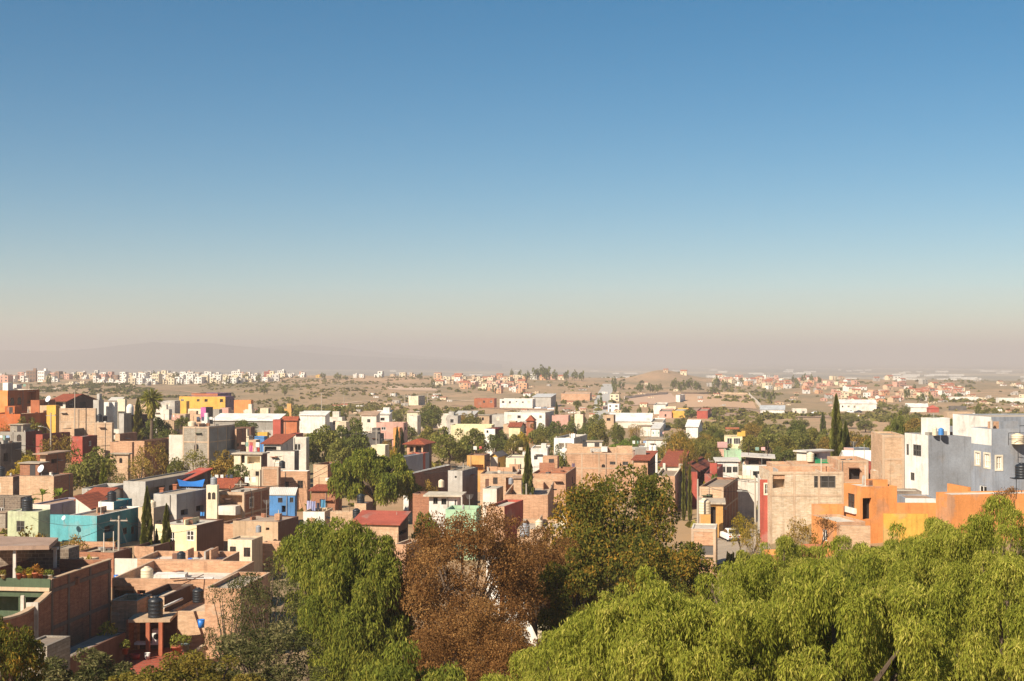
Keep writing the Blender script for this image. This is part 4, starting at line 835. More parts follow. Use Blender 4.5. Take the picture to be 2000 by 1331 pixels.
# ---------------------------------------------------------------- lower left: terrace house, brick wall, roofs and the patio
h = house('dark green terrace house with a long red brick side wall', -70, 100, 217, 1133, 1262, 'darkgreen', 'redbrick', d=95, a=8, par=.9, rc='#9c6a52', frame=False,
          win=[('L', -60, 36, 1166, 1232, 'O'), ('L', 50, 92, 1166, 1232, 'O')])
TERR = h
part_box(h, 'parapet_band', 'L', -68, 99.5, 1131, 1148, .10, 'darkgreen'); part_box(h, 'ledge', 'L', -68, 99, 1148, 1151, .22, 'beige'); part_box(h, 'lower_band', 'L', -68, 99, 1152, 1163, .06, 'darkgreen')
fm = plain('#7d6b5c')
for px in (101.5, 134, 176, 213):
    s = face_hit(h['C'], h['uR'], px, 1150)[0]; b = MB(); b.box(h['C']+h['uR']*(s-.14)+h['nR']*.04, h['uR'], .28, .1, h['z0'], h['zt']-.004); b.obj('concrete_column', fm, h['root'])
for z in (h['zt']-.9, h['zt']-3.4):
    b = MB(); b.box(h['C']+h['uR']*.02+h['nR']*.05, h['uR'], h['R']-.04, .1, z, z+.26, 0, True); b.obj('concrete_beam', fm, h['root'])
b = MB(); b.box(h['C']+h['nR']*.06-h['uR']*.06, h['uR'], h['R']+.1, .34, h['zt']+.002, h['zt']+.07, 0, True); b.obj('coping', mat('sand'), h['root'])
# curved garden wall falling towards the camera
P = [(99, 1159), (88, 1170), (76, 1180), (64, 1190), (52, 1198), (36, 1205), (18, 1210), (0, 1213)]
mb = MB(); cp = MB(); C, u, n = h['C'], h['uR'], h['nR']; prev = None
for px, py in P:
    s, z = face_hit(C, u, px, py); cur = (C+u*s+n*.02, z, s)
    if prev:
        for k, f in ((0, 1), (.3, -1)):
            a, b2 = prev[0]-n*k, cur[0]-n*k; q = [(b2.x, b2.y, h['z0']), (a.x, a.y, h['z0']), (a.x, a.y, prev[1]), (b2.x, b2.y, cur[1])]
            mb.poly(q if f > 0 else q[::-1], [(cur[2], h['z0']), (prev[2], h['z0']), (prev[2], prev[1]), (cur[2], cur[1])][::f])
        q = []
        for w_, dz in ((.06, 0), (.06, .14), (-.38, .14), (-.38, 0)): q.append((prev[0]+n*w_, prev[1]+dz, cur[0]+n*w_, cur[1]+dz))
        for i in range(4):
            a, b2 = q[i], q[(i+1) % 4]; cp.poly([(a[0].x, a[0].y, a[1]), (b2[0].x, b2[0].y, b2[1]), (b2[2].x, b2[2].y, b2[3]), (a[2].x, a[2].y, a[3])])
    prev = cur
mb.obj('curved_wall', mat('redbrick'), h['root']); cp.obj('curved_coping', mat('sand'), h['root'])
b = MB(); b.box(at(40, 1165, 93.5), Vector((1, 0, 0)), .22, .22, h['z0'], at(40, 1164, 93.5).z); b.obj('pillar', mat('offwhite'), h['root'])
b = MB(); b.box(at(51, 1180, 92.5), Vector((1, .1, 0)).normalized(), .75, .2, h['z0'], at(51, 1178, 92.5).z); b.obj('porch_wall', mat('offwhite'), h['root'])
# canopy over the terrace
zr = at(60, 1066, 101).z; zf = h['zt']-.9
t = thing('terrace_canopy', 'sloping slab canopy on white posts over the green terrace', 'canopy', (at(20, 1118, 97).x, 97, zf))
mb = MB(); A = at(-60, 1072, 97.5); B = at(96, 1070, 97.5); Cc = at(114, 1054, 104.5); D = at(-40, 1050, 104.5)
for dz in (0, .28):
    q = [(p.x, p.y, p.z+dz-.14) for p in (A, B, Cc, D)]; mb.poly(q if dz else q[::-1])
for p, q in ((A, B), (B, Cc), (Cc, D), (D, A)): mb.poly([(p.x, p.y, p.z-.14), (q.x, q.y, q.z-.14), (q.x, q.y, q.z+.14), (p.x, p.y, p.z+.14)])
mb.obj('roof', plain('#a98c78'), t)
for px, d in ((25, 97.8), (104, 103.6), (-20, 97.8)):
    mb = MB(); O = at(px, 1100, d); mb.box(O, Vector((1, 0, 0)), .2, .2, zf, at(px, 1070, d).z); mb.obj('post', mat('offwhite'), t)
    mb = MB(); mb.box(O-Vector((.12, .12, 0)), Vector((1, 0, 0)), .44, .44, at(px, 1074, d).z, at(px, 1072, d).z+.1); mb.obj('post_head', mat('offwhite'), t)
mb = MB(); O = at(-40, 1100, 104.3); mb.box(O, Vector((1, .1, 0)).normalized(), at(112, 1100, 104.3).x-O.x, .25, zf, at(50, 1060, 104.3).z); mb.obj('back_wall', mat('stone'), t)
house('rough stone house wall behind the green terrace', 108, 134, 137, 1072, 1130, 'stone', d=107, a=6, Rd=2, par=.05)
house('cream low wall house behind the brick side wall', 124, 158, 200, 1099, 1140, 'sand', 'beige', d=108, a=10, Rd=3, par=.2)
# pots along the terrace edge
LEAFP = None
def potted(px, y, d, w, label, col, fol, seed):
    rng = np.random.default_rng(seed); P = at(px, y, d); r = w*d/F/2
    t = thing('potted_plant', label, 'potted plant', P, 'potted plants along the green terrace')
    link(bpy.data.objects.new('pot', MB().lathe([(0, 0), (r*.7, 0), (r, r*1.5), (r*1.1, r*1.5), (r*1.1, r*1.8), (r*.9, r*1.8), (0, r*1.6)], n=12).mesh('pot', plain(col, .8, .3), None, True)), t)
    n = 130; c = np.array([0, 0, r*2.6])+shell(n, rng, .3, .3)*r*np.array([1.5, 1.5, 1.5]); o = link(bpy.data.objects.new('foliage', quadmesh('foliage', leaf_quads(c, rng.normal(size=(n, 3))+np.array([0, 0, .4]), np.full(n, r*.8), .35, rng), LG, rng.random(n))), t); o.color = fol
POTS = [(6, 9, '#c9b48e', (1.3, 1.1, .7, 1), 'pot with a tuft of green at the left end of the terrace edge'), (38, 12, '#a4563c', (.9, 1.0, .6, 1), 'red clay pot with small leaves second along the terrace edge'), (48, 9, '#b0674a', (1.6, .8, .6, 1), 'clay pot with reddish foliage on the terrace edge'),
        (58, 11, '#c9a13c', (1.5, 1.3, .5, 1), 'yellow pot with yellow leaves on the terrace edge'), (70, 14, '#c07050', (1.9, .95, .7, 1), 'large orange clay pot with coral leaves on the terrace edge'), (80, 10, '#a4563c', (1.7, .9, .6, 1), 'clay pot right of the coral leaved pot'), (89, 9, '#5a4a42', (1.0, 1.1, .7, 1), 'dark pot with upright leaves on the terrace edge'), (98, 9, '#d8d2c6', (1.0, 1.2, .8, 1), 'pale pot at the corner of the terrace edge')]
def pots():
    for i, (px, w, c, f, lab) in enumerate(POTS): potted(px, 1131, 95.3, w, lab, c, f, 60+i)
# roofs right of the brick wall
p0 = house('flat roofed house with a bright roof above the parapet roof', 268, 436, 442, 1094, 1130, 'brick', d=126, a=4, Rd=5.5, par=.5, rc='#dccfbf', rods=2, auto=-1)
p1 = house('sunken roof behind high brick parapets beside the long side wall', 219, 434, 445, 1132, 1190, 'brick', d=112, a=4, Rd=10, par=1.0, rc='#ddd3c5', win=[('L', 221, 262, 1146, 1170, 'O'), ('L', 268, 284, 1153, 1161, 'o')], auto=-1)
tank(288, 24, 'beige', 'big beige ribbed water tank on the sunken parapet roof', d=117, z=p1['zr'], yb=None, tall=1.0); tank(355, 17, 'black', 'black water tank on the bright roof above the parapet roof', d=128, z=p0['zr'])
for px, w_, dd, z, hh in ((250, 1.7, 119, p1['zr'], .5), (300, 2.6, 118.5, p1['zr'], .35), (340, 3.0, 116, p1['zr'], .3)):
    b = MB(); b.box(at(px, 1120, dd), Vector((1, .05, 0)).normalized(), w_, 1.6, z-.1, z+hh, 0); b.obj('skylight_slab', mat('white'), p1['root'])
p2 = house('low brick annex at the foot of the long side wall', 217, 268, 300, 1174, 1235, 'brick', 'brick', d=104, a=6, Rd=3, par=.6, auto=-1)
p3 = house('brick flat roof with a concrete wall end beside the black tank', 268, 321, 402, 1166, 1215, 'palebrick', 'darkbrown', d=106, a=8, Rd=6, par=.5, rc='#cbb79f', auto=-1)
p4 = house('lower sunlit flat roof right of the patio tank', 332, 452, 460, 1196, 1250, 'palebrick', d=106.5, a=6, Rd=7, par=.25, rc='#cdb79c', auto=-1)
p5 = house('brick roof house with a dirty slab in front of the shrub trees', 400, 470, 480, 1150, 1200, 'brick', d=104, a=6, Rd=8, par=.3, auto=-1)
tank(387, 22, 'black', 'black water tank against the dark parapet wall', d=107, z=p3['zr'], yb=1176)
mb = MB().tube([at(320, 1186, 104), at(338, 1178, 105), at(356, 1170, 106)], .11, 8); single('roof_pipe', 'fat white pipe slanting over the brick flat roof', 'pipe', mb, mat('white'), smooth=True)
for i, (a, b) in enumerate((((332, 1130, 112), (398, 1128, 112)), ((338, 1150, 110), (398, 1122, 112)))):
    single('roof_rail', ['level thin rail over the parapet roof', 'slanting thin rail over the parapet roof'][i], 'rail', MB().tube([at(*a), at(*b)], .035, 5), simple('rusty_steel', '#5b3a2b', .8))
# patio with slab, two brick pillars, tank, washing machine
DP = 101.5; FZ = at(305, 1282, DP).z
t = thing('patio_porch', 'porch slab on two brick pillars carrying the black tank', 'porch', (at(300, 1280, DP).x, DP, FZ))
PO = t
A = at(246, 1214, DP); mb = MB(); mb.box(at(250, 1214, DP), Vector((1, .06, 0)).normalized(), at(331, 1214, DP).x-at(250, 1214, DP).x, 3.0, A.z-.1, A.z+.12, 0, True); mb.obj('roof_slab', mat('sand'), t)
for px in (288, 313):
    mb = MB(); mb.box(at(px-3.5, 1240, DP+.1), Vector((1, 0, 0)), .27, .27, FZ-.1, A.z-.1); mb.obj('brick_pillar', plain('#b4694a', .9, .5), t)
mb = MB(); mb.box(at(240, 1240, DP+3.1), Vector((1, 0, 0)), 4.0, .2, FZ-.2, A.z-.05); mb.obj('back_wall', mat('brown'), t)
mb = MB(); mb.box(at(252, 1240, DP+1.2), Vector((0, 1, 0)), 2, .2, FZ-.2, A.z-.1); mb.obj('side_wall', mat('redbrick'), t)
mb = MB(); q = [at(215, 1268, DP+1.5), at(268, 1312, 95.5), at(352, 1296, 97), at(362, 1258, DP+3.6)]
for dz in (0,): mb.poly([(p.x, p.y, FZ+dz) for p in (q[1], q[2], q[3], q[0])], [(0, 0), (3, 0), (3, 3), (0, 3)])
o = mb.obj('patio_floor', bricklike('terracotta_paving', '#b2583e', '#a14c36', '#8a6a58', .3, .3, .012), None, Vector((0, 0, 0))); o['kind'] = 'structure'
tank(305, 29, 'black', 'largest black water tank standing on the porch slab', d=DP+1.0, z=A.z+.12, tall=1.12)
t = thing('washing_machine', 'white washing machine with a dark round door under the porch slab', 'washing machine', (at(303, 1250, DP+1.2).x, DP+1.2, FZ+.75))
O = at(297, 1250, DP+1.0); mb = MB(); mb.box(O, Vector((1, 0, 0)), .62, .6, FZ+.75, FZ+1.7, 0, True); mb.obj('body', simple('white_enamel', '#e6e2da', .35), t)
mb = MB(); c = Vector((O.x+.31, O.y-.02, FZ+1.2)); mb.v = [(c.x+.22*math.cos(a), c.y, c.z+.22*math.sin(a)) for a in np.linspace(0, 6.283, 17)[:16]]; mb.f = [tuple(range(16))]; mb.uv = [(0, 0)]*16; mb.mi = [0]; mb.obj('door', simple('dark_glass', '#1d1d20', .1), t)
mb = MB(); mb.box(at(262, 1250, DP+1.0), Vector((1, 0, 0)), 1.9, .7, FZ+.6, FZ+.75, 0, True); single('sink_shelf', 'white concrete wash shelf under the porch slab', 'shelf', mb, mat('white'))
for px, y, w_, c, lab in ((264, 1286, 20, '#b8362c', 'wide red plastic tub on the patio edge'), (222, 1280, 17, '#2f8f5e', 'green plastic tub at the left of the patio'), (288, 1276, 11, '#ddd8cf', 'white bucket below the left brick pillar'), (225, 1266, 9, '#3c6fc0', 'blue bucket behind the green tub'), (240, 1268, 10, '#cfc8bc', 'pale jug between the tubs'), (227, 1124, 9, '#3a78c8', 'blue barrel on the sunken parapet roof'), (372, 1105, 10, '#3a78c8', 'blue crate bucket beside the black roof tank'), (393, 1226, 14, '#2f74c4', 'blue drum at the right of the patio')):
    dd = {1124: 118, 1105: 127, 1226: 100}.get(y, DP-1); P = at(px, y, dd); r = w_*dd/F/2; P.z = {1124: p1['zr'], 1105: p0['zr'], 1226: P.z}.get(y, FZ)
    t = thing('bucket', lab, 'bucket', P); hh = r*(1.0 if w_ > 15 else 2.2)
    link(bpy.data.objects.new('body', MB().lathe([(0, .01), (r*.85, 0), (r, hh), (r*.94, hh), (r*.8, .05), (0, .05)], n=14).mesh('body', simple('plastic'+c.strip('#'), c, .4), None, True)), t)
    link(bpy.data.objects.new('rim', MB().lathe([(r*1.0, hh-.04), (r*1.05, hh-.03), (r*1.05, hh+.01), (r*.96, hh+.01)], n=14).mesh('rim', simple('plastic'+c.strip('#'), c, .4), None, True)), t)
mb = MB(); a, b = at(309, 1312, 93), at(402, 1238, 103); u = (b-a); L_ = Vector((u.x, u.y, 0)).length; un = Vector((u.x, u.y, 0)).normalized()
for k in range(10):
    p = a.lerp(b, k/10); z = FZ+.35+k*.02; mb.box(p, un, L_/10+.002, .28, FZ-3, z)
single('patio_wall', 'low pale wall slanting along the right edge of the patio', 'wall', mb, mat('beige'))
house('plain grey concrete block shed in the bottom left corner', 40, 92, 100, 1262, 1331, 'block', d=82, a=8, Rd=3, par=.1, rc='#8a7a6a')
house('grey slab roof plain below the long brick side wall', 80, 128, 245, 1290, 1330, 'palegrey', 'brown', d=91, a=8, par=.02, rc='#9c8d7e')
house('scalloped brick garden wall below the turquoise house', 134, 224, 228, 1059, 1095, 'brick', d=156, a=5, Rd=.3, par=.05, cat='wall', name='garden_wall')
house('pale yard wall beside the pointed cypress', 224, 268, 272, 1092, 1112, 'offwhite', d=139, a=5, Rd=.3, par=.05, cat='wall', name='garden_wall')
house('dark brick shed between the turquoise house and the pole', 150, 222, 230, 1080, 1110, 'redbrick', 'brown', d=143, a=12, Rd=4, par=.2)
house('brick house front between the cypress and the yellow house', 262, 300, 330, 1068, 1110, 'brick', 'brown', d=146, a=12, Rd=5, par=.3)
# -- poles, wires, small things
pl, P1, H1 = pole(232, 1094, 1008, 'grey concrete pole with wires in front of the turquoise house', d=146)
P1t = P1+Vector((0, 0, H1-.3))
for (px, py, d), lab in (((60, 1010, 172), 'cable from the pole to the pale green house'), ((190, 1024, 171), 'cable from the pole to the turquoise wall'), ((300, 1000, 182), 'cable from the pole past the cypress'), ((384, 1032, 160), 'cable from the pole to the yellow house'), ((275, 1096, 138), 'sagging cable from the pole down to the roofs'), ((30, 1060, 104), 'cable from the pole to the terrace canopy')):
    cable(P1t, at(px, py, d), .9, lab, .022)
pole(99, 905, 807, 'tall concrete pole with a street lamp in the upper left', d=262, lamp=True, dia=.34)
pole(146, 840, 762, 'thin white mast in front of the red pavilion roof', d=298, arm=False, dia=.22, name='mast', cat='mast')
pole(1363, 1012, 936, 'pale wooden pole beside the big beige corner tank', d=176, arm=False)
pole(1384, 955, 896, 'concrete pole with a crossarm by the red chimney tower', d=262)
pole(1028, 990, 945, 'white post in front of the lone cypress', d=204, arm=False)
pole(628, 835, 768, 'tall thin pylon on the middle plain', d=700, arm=False, dia=.5); pole(672, 792, 768, 'thin far pole left of the dirt road', d=820, arm=False, dia=.4)
pole(1688, 905, 868, 'thin antenna pole above the white vaulted hall', d=184, arm=False, dia=.1, name='antenna_pole', cat='antenna')
pole(775, 1016, 1000, 'thin aerial on the red sheet roof', d=163, arm=False, dia=.08, name='antenna_pole', cat='antenna')
for i, (px, yb, yt, d) in enumerate(((791, 790, 770, 900), (835, 790, 769, 910), (545, 1, 1, 1))):
    if d > 1: pole(px, yb, yt, ['left one of two far poles by the pale house', 'right one of two far poles by the pale house'][i], d=d, arm=False, dia=.4)
a, b = at(1384, 898, 262), at(1270, 900, 250)
cable(a, b, 1.0, 'cable from the crossarm pole to the tile roofed corner room', .03); cable(at(1363, 940, 176), at(1440, 960, 190), .5, 'cable from the pale pole over the street', .025)
def dish(px, y, d, r, label, aim=(-.5, -.8, .45)):
    P = at(px, y, d); t = thing('satellite_dish', label, 'satellite dish', P); a = Vector(aim).normalized(); q = a.to_track_quat('Z', 'Y')
    m = MB().lathe([(0, 0), (r*.5, r*.06), (r*.85, r*.2), (r, r*.28)], n=16).mesh('dish', simple('dish_paint', '#cfd6d8', .5), None, True); o = link(bpy.data.objects.new('reflector', m), t); o.location = (0, 0, r*1.2); o.rotation_mode = 'QUATERNION'; o.rotation_quaternion = q
    link(bpy.data.objects.new('mast', MB().tube([(0, 0, -.3), (0, 0, r*1.2)], .04, 5).mesh('mast', simple('galvanised_steel', '#b5b2aa', .4, .3))), t)
dish(81, 926, 212, .62, 'pale blue satellite dish on the blank sunlit brick house'); dish(125, 1018, 171, .3, 'cream satellite dish on the wall by the turquoise wing'); dish(95, 788, 330, .8, 'white satellite dish above the yellow box')
def cloth(name, label, cat, pts, col, sag=.25, n=8, group=None):
    """a hanging or stretched cloth between four points (top left, top right, bottom right, bottom left)"""
    W = [at(*p) for p in pts]; mb = MB()
    for j in range(n+1):
        for i in range(n+1):
            u, v = i/n, j/n; p = W[0].lerp(W[1], u).lerp(W[3].lerp(W[2], u), v); p.z -= sag*math.sin(math.pi*u)*math.sin(math.pi*min(1, v*.5+.5)); p.y += .08*math.sin(u*9+v*2); mb.v.append(tuple(p))
    for j in range(n):
        for i in range(n): k = j*(n+1)+i; mb.f.append((k, k+n+1, k+n+2, k+1)); mb.uv += [(0, 0)]*4; mb.mi.append(0)
    return single(name, label, cat, mb, plain(col, .7, .2), group, True)
cloth('tarpaulin', 'bright blue tarpaulin stretched under the red roof', 'tarpaulin', [(346, 936, 199), (400, 936, 199), (396, 951, 193), (350, 950, 193)], '#2f7fd0', .35)
for px, y0, y1, lab in ((315, 955, 978, 'left orange brick pillar before the dark rooms'), (341, 948, 976, 'right orange brick pillar before the dark rooms')):
    mb = MB(); mb.box(at(px-3.5, y0, 191), Vector((1, 0, 0)), .5, .5, at(px, y1+6, 191).z, at(px, y0, 191).z); mb.box(at(px-4.4, y0, 190.9), Vector((1, 0, 0)), .62, .62, at(px, y0, 191).z, at(px, y0, 191).z+.12, 0, True); single('brick_pillar', lab, 'pillar', mb, plain('#b9714c'))
for px, w_, y0, y1, d, c, lab in ((603, 8, 978, 1000, 190, '#a9a6c4', 'lilac sheet on the line left of the weeping tree'), (612, 8, 979, 998, 190, '#8f93b8', 'greyish blue sheet on the line left of the weeping tree'), (621, 6, 982, 996, 190, '#2c2f45', 'dark garment on the line left of the weeping tree'), (631, 9, 976, 992, 190, '#4a86a8', 'teal blue cloth bundle on the line left of the weeping tree'),
        (366, 5, 953, 966, 192, '#e8e6e2', 'white shirt under the blue tarpaulin'), (376, 5, 955, 966, 192, '#d8d6d2', 'pale towel under the blue tarpaulin'), (490, 7, 870, 884, 250, '#d0608f', 'pink cloth hanging by the curved gable house'), (499, 4, 874, 884, 250, '#e5dccf', 'white cloth beside the pink cloth'), (505, 4, 874, 884, 250, '#c8503e', 'red cloth beside the white cloth'), (1120, 6, 905, 918, 255, '#6d5a6c', 'dark cloth below the long brick house'), (395, 8, 1000, 1008, 178, '#3f86c8', 'blue sheet on the edge of the plastered wall house')):
    cloth('laundry', lab, 'laundry', [(px-w_/2, y0, d), (px+w_/2, y0, d), (px+w_/2, y1, d), (px-w_/2, y1, d)], c, .05, 6, 'laundry on the lines')
cloth('shade_cloth', 'green shade cloth on the brick house roof', 'shade cloth', [(1592, 893, 187), (1618, 897, 187), (1620, 905, 184), (1592, 906, 184)], '#2f8a52', .2)
# -- white car in the street
def car(px, y, d, yaw, label):
    P = at(px, y, d); P.z = gz(P.x, P.y)+.13; t = thing('parked_car', label, 'car', P, None, yaw)
    prof = [(-2.15, .35, .62), (-2.12, .8, .8), (-1.5, .95, .84), (-1.0, 1.0, .84), (.0, .98, .86), (1.0, .95, .85), (1.9, .88, .82), (2.15, .6, .75)]
    def loft(S, m, nm, par):
        mb = MB(); R = []
        for y_, zt_, w_, zb in S:
            i = len(mb.v); mb.v += [(-w_, y_, zb), (-w_, y_, zb+(zt_-zb)*.6), (-w_*.9, y_, zt_), (w_*.9, y_, zt_), (w_, y_, zb+(zt_-zb)*.6), (w_, y_, zb)]; R.append(i)
        for a, b in zip(R, R[1:]):
            for k in range(5): mb.f.append((a+k, a+k+1, b+k+1, b+k)); mb.uv += [(0, 0)]*4; mb.mi.append(0)
        for a in (R[0], R[-1]): mb.f.append(tuple(a+k for k in range(6))); mb.uv += [(0, 0)]*6; mb.mi.append(0)
        return link(bpy.data.objects.new(nm, mb.mesh(nm, m, None, True)), par)
    wm = simple('white_car_paint', '#e4e2de', .3)
    bd = loft([(y_, z, w, .28) for y_, z, w in prof], wm, 'body', t)
    loft([(-1.75, .96, .70, .9), (-1.1, 1.46, .64, .9), (.1, 1.5, .64, .9), (1.0, .98, .72, .9)], wm, 'cabin', t)
    gl = simple('car_glass', '#22262a', .1)
    for nm, q in (('rear_window', [(-.6, -1.66, 1.06), (.6, -1.66, 1.06), (.55, -1.16, 1.42), (-.55, -1.16, 1.42)]), ('side_window', [(-.70, -1.3, 1.02), (-.70, .6, 1.02), (-.66, .1, 1.4), (-.66, -1.0, 1.4)]), ('side_window', [(.70, .6, 1.02), (.70, -1.3, 1.02), (.66, -1.0, 1.4), (.66, .1, 1.4)])):
        mb = MB(); k = .025; mb.poly([(x+(k if x > .65 else -k if x < -.65 else 0), y_-(k if nm[0] == 'r' else 0), z+.01) for x, y_, z in q]); link(bpy.data.objects.new(nm, mb.mesh(nm, gl)), t)
    for s in (-1, 1):
        mb = MB(); mb.box((s*.62-.14, -2.19), Vector((1, 0, 0)), .28, .1, .62, .78, 0, True); link(bpy.data.objects.new('tail_light', mb.mesh('tail_light', simple('tail_light_red', '#a02018', .3))), t)
        for y_ in (-1.35, 1.35):
            mb = MB().lathe([(0, 0), (.2, 0), (.31, .02), (.31, .2), (0, .2)], n=14); o = link(bpy.data.objects.new('wheel', mb.mesh('wheel', simple('tyre', '#1c1c1c', .8))), t); o.location = (s*.62 if s > 0 else -.82, y_, .31); o.rotation_euler = (0, math.pi/2, 0)
    mb = MB(); mb.box((-.8, -2.2), Vector((1, 0, 0)), 1.6, .12, .3, .5, 0, True); link(bpy.data.objects.new('bumper', mb.mesh('bumper', simple('bumper_grey', '#4a4a4c', .6))), t)
car(1426, 1052, 178, .12, 'white sedan parked in the sunny street below the narrow house')
# -- wire frame round the tank at the right edge
t = thing('wire_frame', 'black wire frame around the cream tank on the grey blue house', 'frame', at(1985, 868, 135)); st = simple('black_steel', '#1f2022', .5)
for px, d in ((1970, 134.6), (2012, 134.6), (1972, 138), (2012, 138)): MB().tube([at(px, 870, d), at(px, 846, d)], .03, 5).obj('post', st, t)
for z in (846, 858): MB().tube([at(1970, z, 134.6), at(2012, z, 134.6)], .03, 5).obj('rail', st, t)
MB().tube([at(1992, 846, 134.6), at(1992, 832, 134.6), at(2012, 832, 134.6)], .035, 5).obj('rail', st, t)
tank(1996, 26, 'black', 'dark water tank on a steel stand at the right edge', d=112, yb=934, tall=.9)
t = thing('tank_stand', 'thin steel stand under the dark tank at the right edge', 'stand', at(1996, 960, 112)); [MB().tube([at(px, 975, d), at(px, 934, d)], .03, 5).obj('leg', st, t) for px, d in ((1985, 111.6), (2007, 111.6), (1985, 112.4), (2007, 112.4))]
MB().box(at(1982, 936, 111.4), Vector((1, 0, 0)), 1.1, 1.1, at(1996, 935.5, 112).z, at(1996, 934, 112).z, 0, True).obj('platform', st, t)

car_n = [(1246, 853, 400, 1.3, 'dark', 'little car parked on the dirt lot left of the workshop'), (1284, 851, 420, 1.7, 'dark', 'car parked in front of the tilted workshop'), (1051, 795, 830, 1.4, 'white', 'first white car before the white shop row'), (1063, 795, 830, 1.5, 'grey', 'grey car before the white shop row'), (1076, 796, 822, 1.5, 'white', 'second white car by the grey depot'), (1660, 809, 790, 1.4, 'white', 'white car before the truck depot'), (1676, 809, 790, 1.5, 'dark', 'dark car before the truck depot'), (1590, 808, 780, 1.4, 'white', 'white car right of the white bungalow'), (1252, 852, 405, 1.2, 'white', 'white car beside the little parked car')]
src = next(o for o in COL.objects if o.name == 'parked_car')
for px, py, d, yaw, c, lab in car_n:
    o = copy_tree(src); X = (px-CX)/F*d; o.location = (X, d, gz(X, d)); o.rotation_euler = (0, 0, yaw); o['label'] = lab
    pm = simple('car_paint_'+c, {'dark': '#2b3038', 'white': '#e4e2de', 'grey': '#8d9096'}[c], .3)
    for ch in o.children:
        if ch.name.split('.')[0] in ('body', 'cabin'): ch.data = ch.data.copy(); ch.data.materials[0] = pm
# more poles with their cables between the blocks
PP = [(470, 1010, 940, 205, 'grey pole beside the slim cream stair tower'), (655, 985, 900, 225, 'grey pole by the brick ruin'), (905, 985, 905, 225, 'grey pole by the concrete cube house'), (1145, 960, 880, 275, 'grey pole before the very long brick house'), (1300, 930, 862, 300, 'grey pole behind the white chimney house'), (30, 935, 865, 268, 'grey pole at the left edge by the stone house'), (372, 905, 838, 300, 'grey pole behind the grey block house'), (735, 905, 838, 300, 'grey pole above the big weeping tree'), (1475, 1030, 935, 178, 'thin street lamp pole before the red plastered house')]
TOPS = []
for px, yb, yt, d, lab in PP:
    t_, P_, H_ = pole(px, yb, yt, lab, d=d, lamp='lamp' in lab); TOPS.append(P_+Vector((0, 0, H_-.45)))
for i, j, lab in ((5, 6, 'cable spanning over the red plastered houses'), (6, 7, 'cable spanning over the curved gable house'), (0, 1, 'cable spanning over the orange brick house'), (1, 2, 'cable spanning behind the big weeping tree'), (2, 3, 'cable spanning over the cluttered brick house'), (3, 4, 'cable spanning over the very long brick house'), (4, 8, 'cable falling towards the street lamp')):
    for k in (-.7, .7): cable(TOPS[i]+Vector((k, 0, 0)), TOPS[j]+Vector((k, 0, 0)), 1.6, ('nearer ' if k > 0 else 'farther ')+lab, .03)

for i, (px, yt, w, dd, c, lab) in enumerate(((210, 1246, 26, 99.5, '#b7a27c', 'tall pot with a bushy cream leaved plant left of the patio'), (244, 1256, 14, 99.2, '#a4563c', 'small clay pot plant beside the porch pillar'), (345, 1258, 20, 99.8, '#a4563c', 'clay pot with a green bush right of the right pillar'), (362, 1250, 16, 101, '#7d8a8a', 'grey pot with a green bush at the back of the patio'))):
    EXTRA = globals().setdefault('EXTRA', []); EXTRA.append((px, yt+22, dd, w, lab, c, (1.7, 1.5, .9, 1) if i == 0 else (1.0, 1.1, .7, 1), 80+i))
# ---------------------------------------------------------------- roads, field, far estates
def drape(name, quad, m, nu=24, nv=24, dz=.25, kind='structure'):
    """a sheet on the terrain, its four corners given where the photo shows them (far left, far right, near right, near left)"""
    W = []
    for px, py in quad:
        d = dist(px, py); W.append(Vector(((px-CX)/F*d, d)))
    mb = MB()
    for j in range(nv+1):
        for i in range(nu+1):
            a = W[0].lerp(W[1], i/nu); b = W[3].lerp(W[2], i/nu); p = a.lerp(b, j/nv); mb.v.append((p.x, p.y, gz(p.x, p.y)+dz))
    for j in range(nv):
        for i in range(nu):
            k = j*(nu+1)+i; mb.f.append((k+nu+1, k+nu+2, k+1, k)); mb.uv += [(0, 0)]*4; mb.mi.append(0)
    o = mb.obj(name, m, None, Vector((0, 0, 0)), True); o['kind'] = kind; return o
def track(name, pts, wd, m, dz=.3):
    P = []
    for px, py in pts:
        d = dist(px, py); P.append(Vector(((px-CX)/F*d, d)))
    Q = []
    for a, b in zip(P, P[1:]):
        n = max(2, int((b-a).length/12))
        Q += [a.lerp(b, k/n) for k in range(n)]
    Q.append(P[-1]); mb = MB()
    for i, p in enumerate(Q):
        t = (Q[min(i+1, len(Q)-1)]-Q[max(i-1, 0)]).normalized(); nrm = Vector((-t.y, t.x))
        for s in (-1, -.33, .33, 1):
            q = p+nrm*s*wd/2; mb.v.append((q.x, q.y, gz(q.x, q.y)+dz))
    for i in range(len(Q)-1):
        for k in range(3):
            a = i*4+k; mb.f.append((a, a+4, a+5, a+1)); mb.uv += [(0, 0)]*4; mb.mi.append(0)
    o = mb.obj(name, m, None, Vector((0, 0, 0)), True); o['kind'] = 'structure'; return o
track('road', [(1183, 835), (1181, 815), (1179, 795), (1178, 780), (1182, 768), (1186, 757), (1188, 751)], 12, plain('#beb8ae', .9, .3))
track('dirt_road', [(640, 792), (700, 786), (760, 783), (820, 782), (900, 783), (960, 786)], 6, plain('#c9ac8c', .95, .3))
track('dirt_road', [(80, 768), (110, 760), (150, 753)], 6, plain('#cbb49a', .95, .3))
track('dirt_road', [(205, 771), (260, 762), (330, 763), (390, 769)], 9, plain('#c79f7c', .95, .3))
track('street', [(1452, 1100), (1440, 1060), (1430, 1030), (1432, 1005), (1440, 985)], 7, plain('#a3937f', .95, .4), .12)
drape('field', [(1322, 768), (1462, 771), (1478, 800), (1345, 797)], plain('#c8a17c', .95, .25))
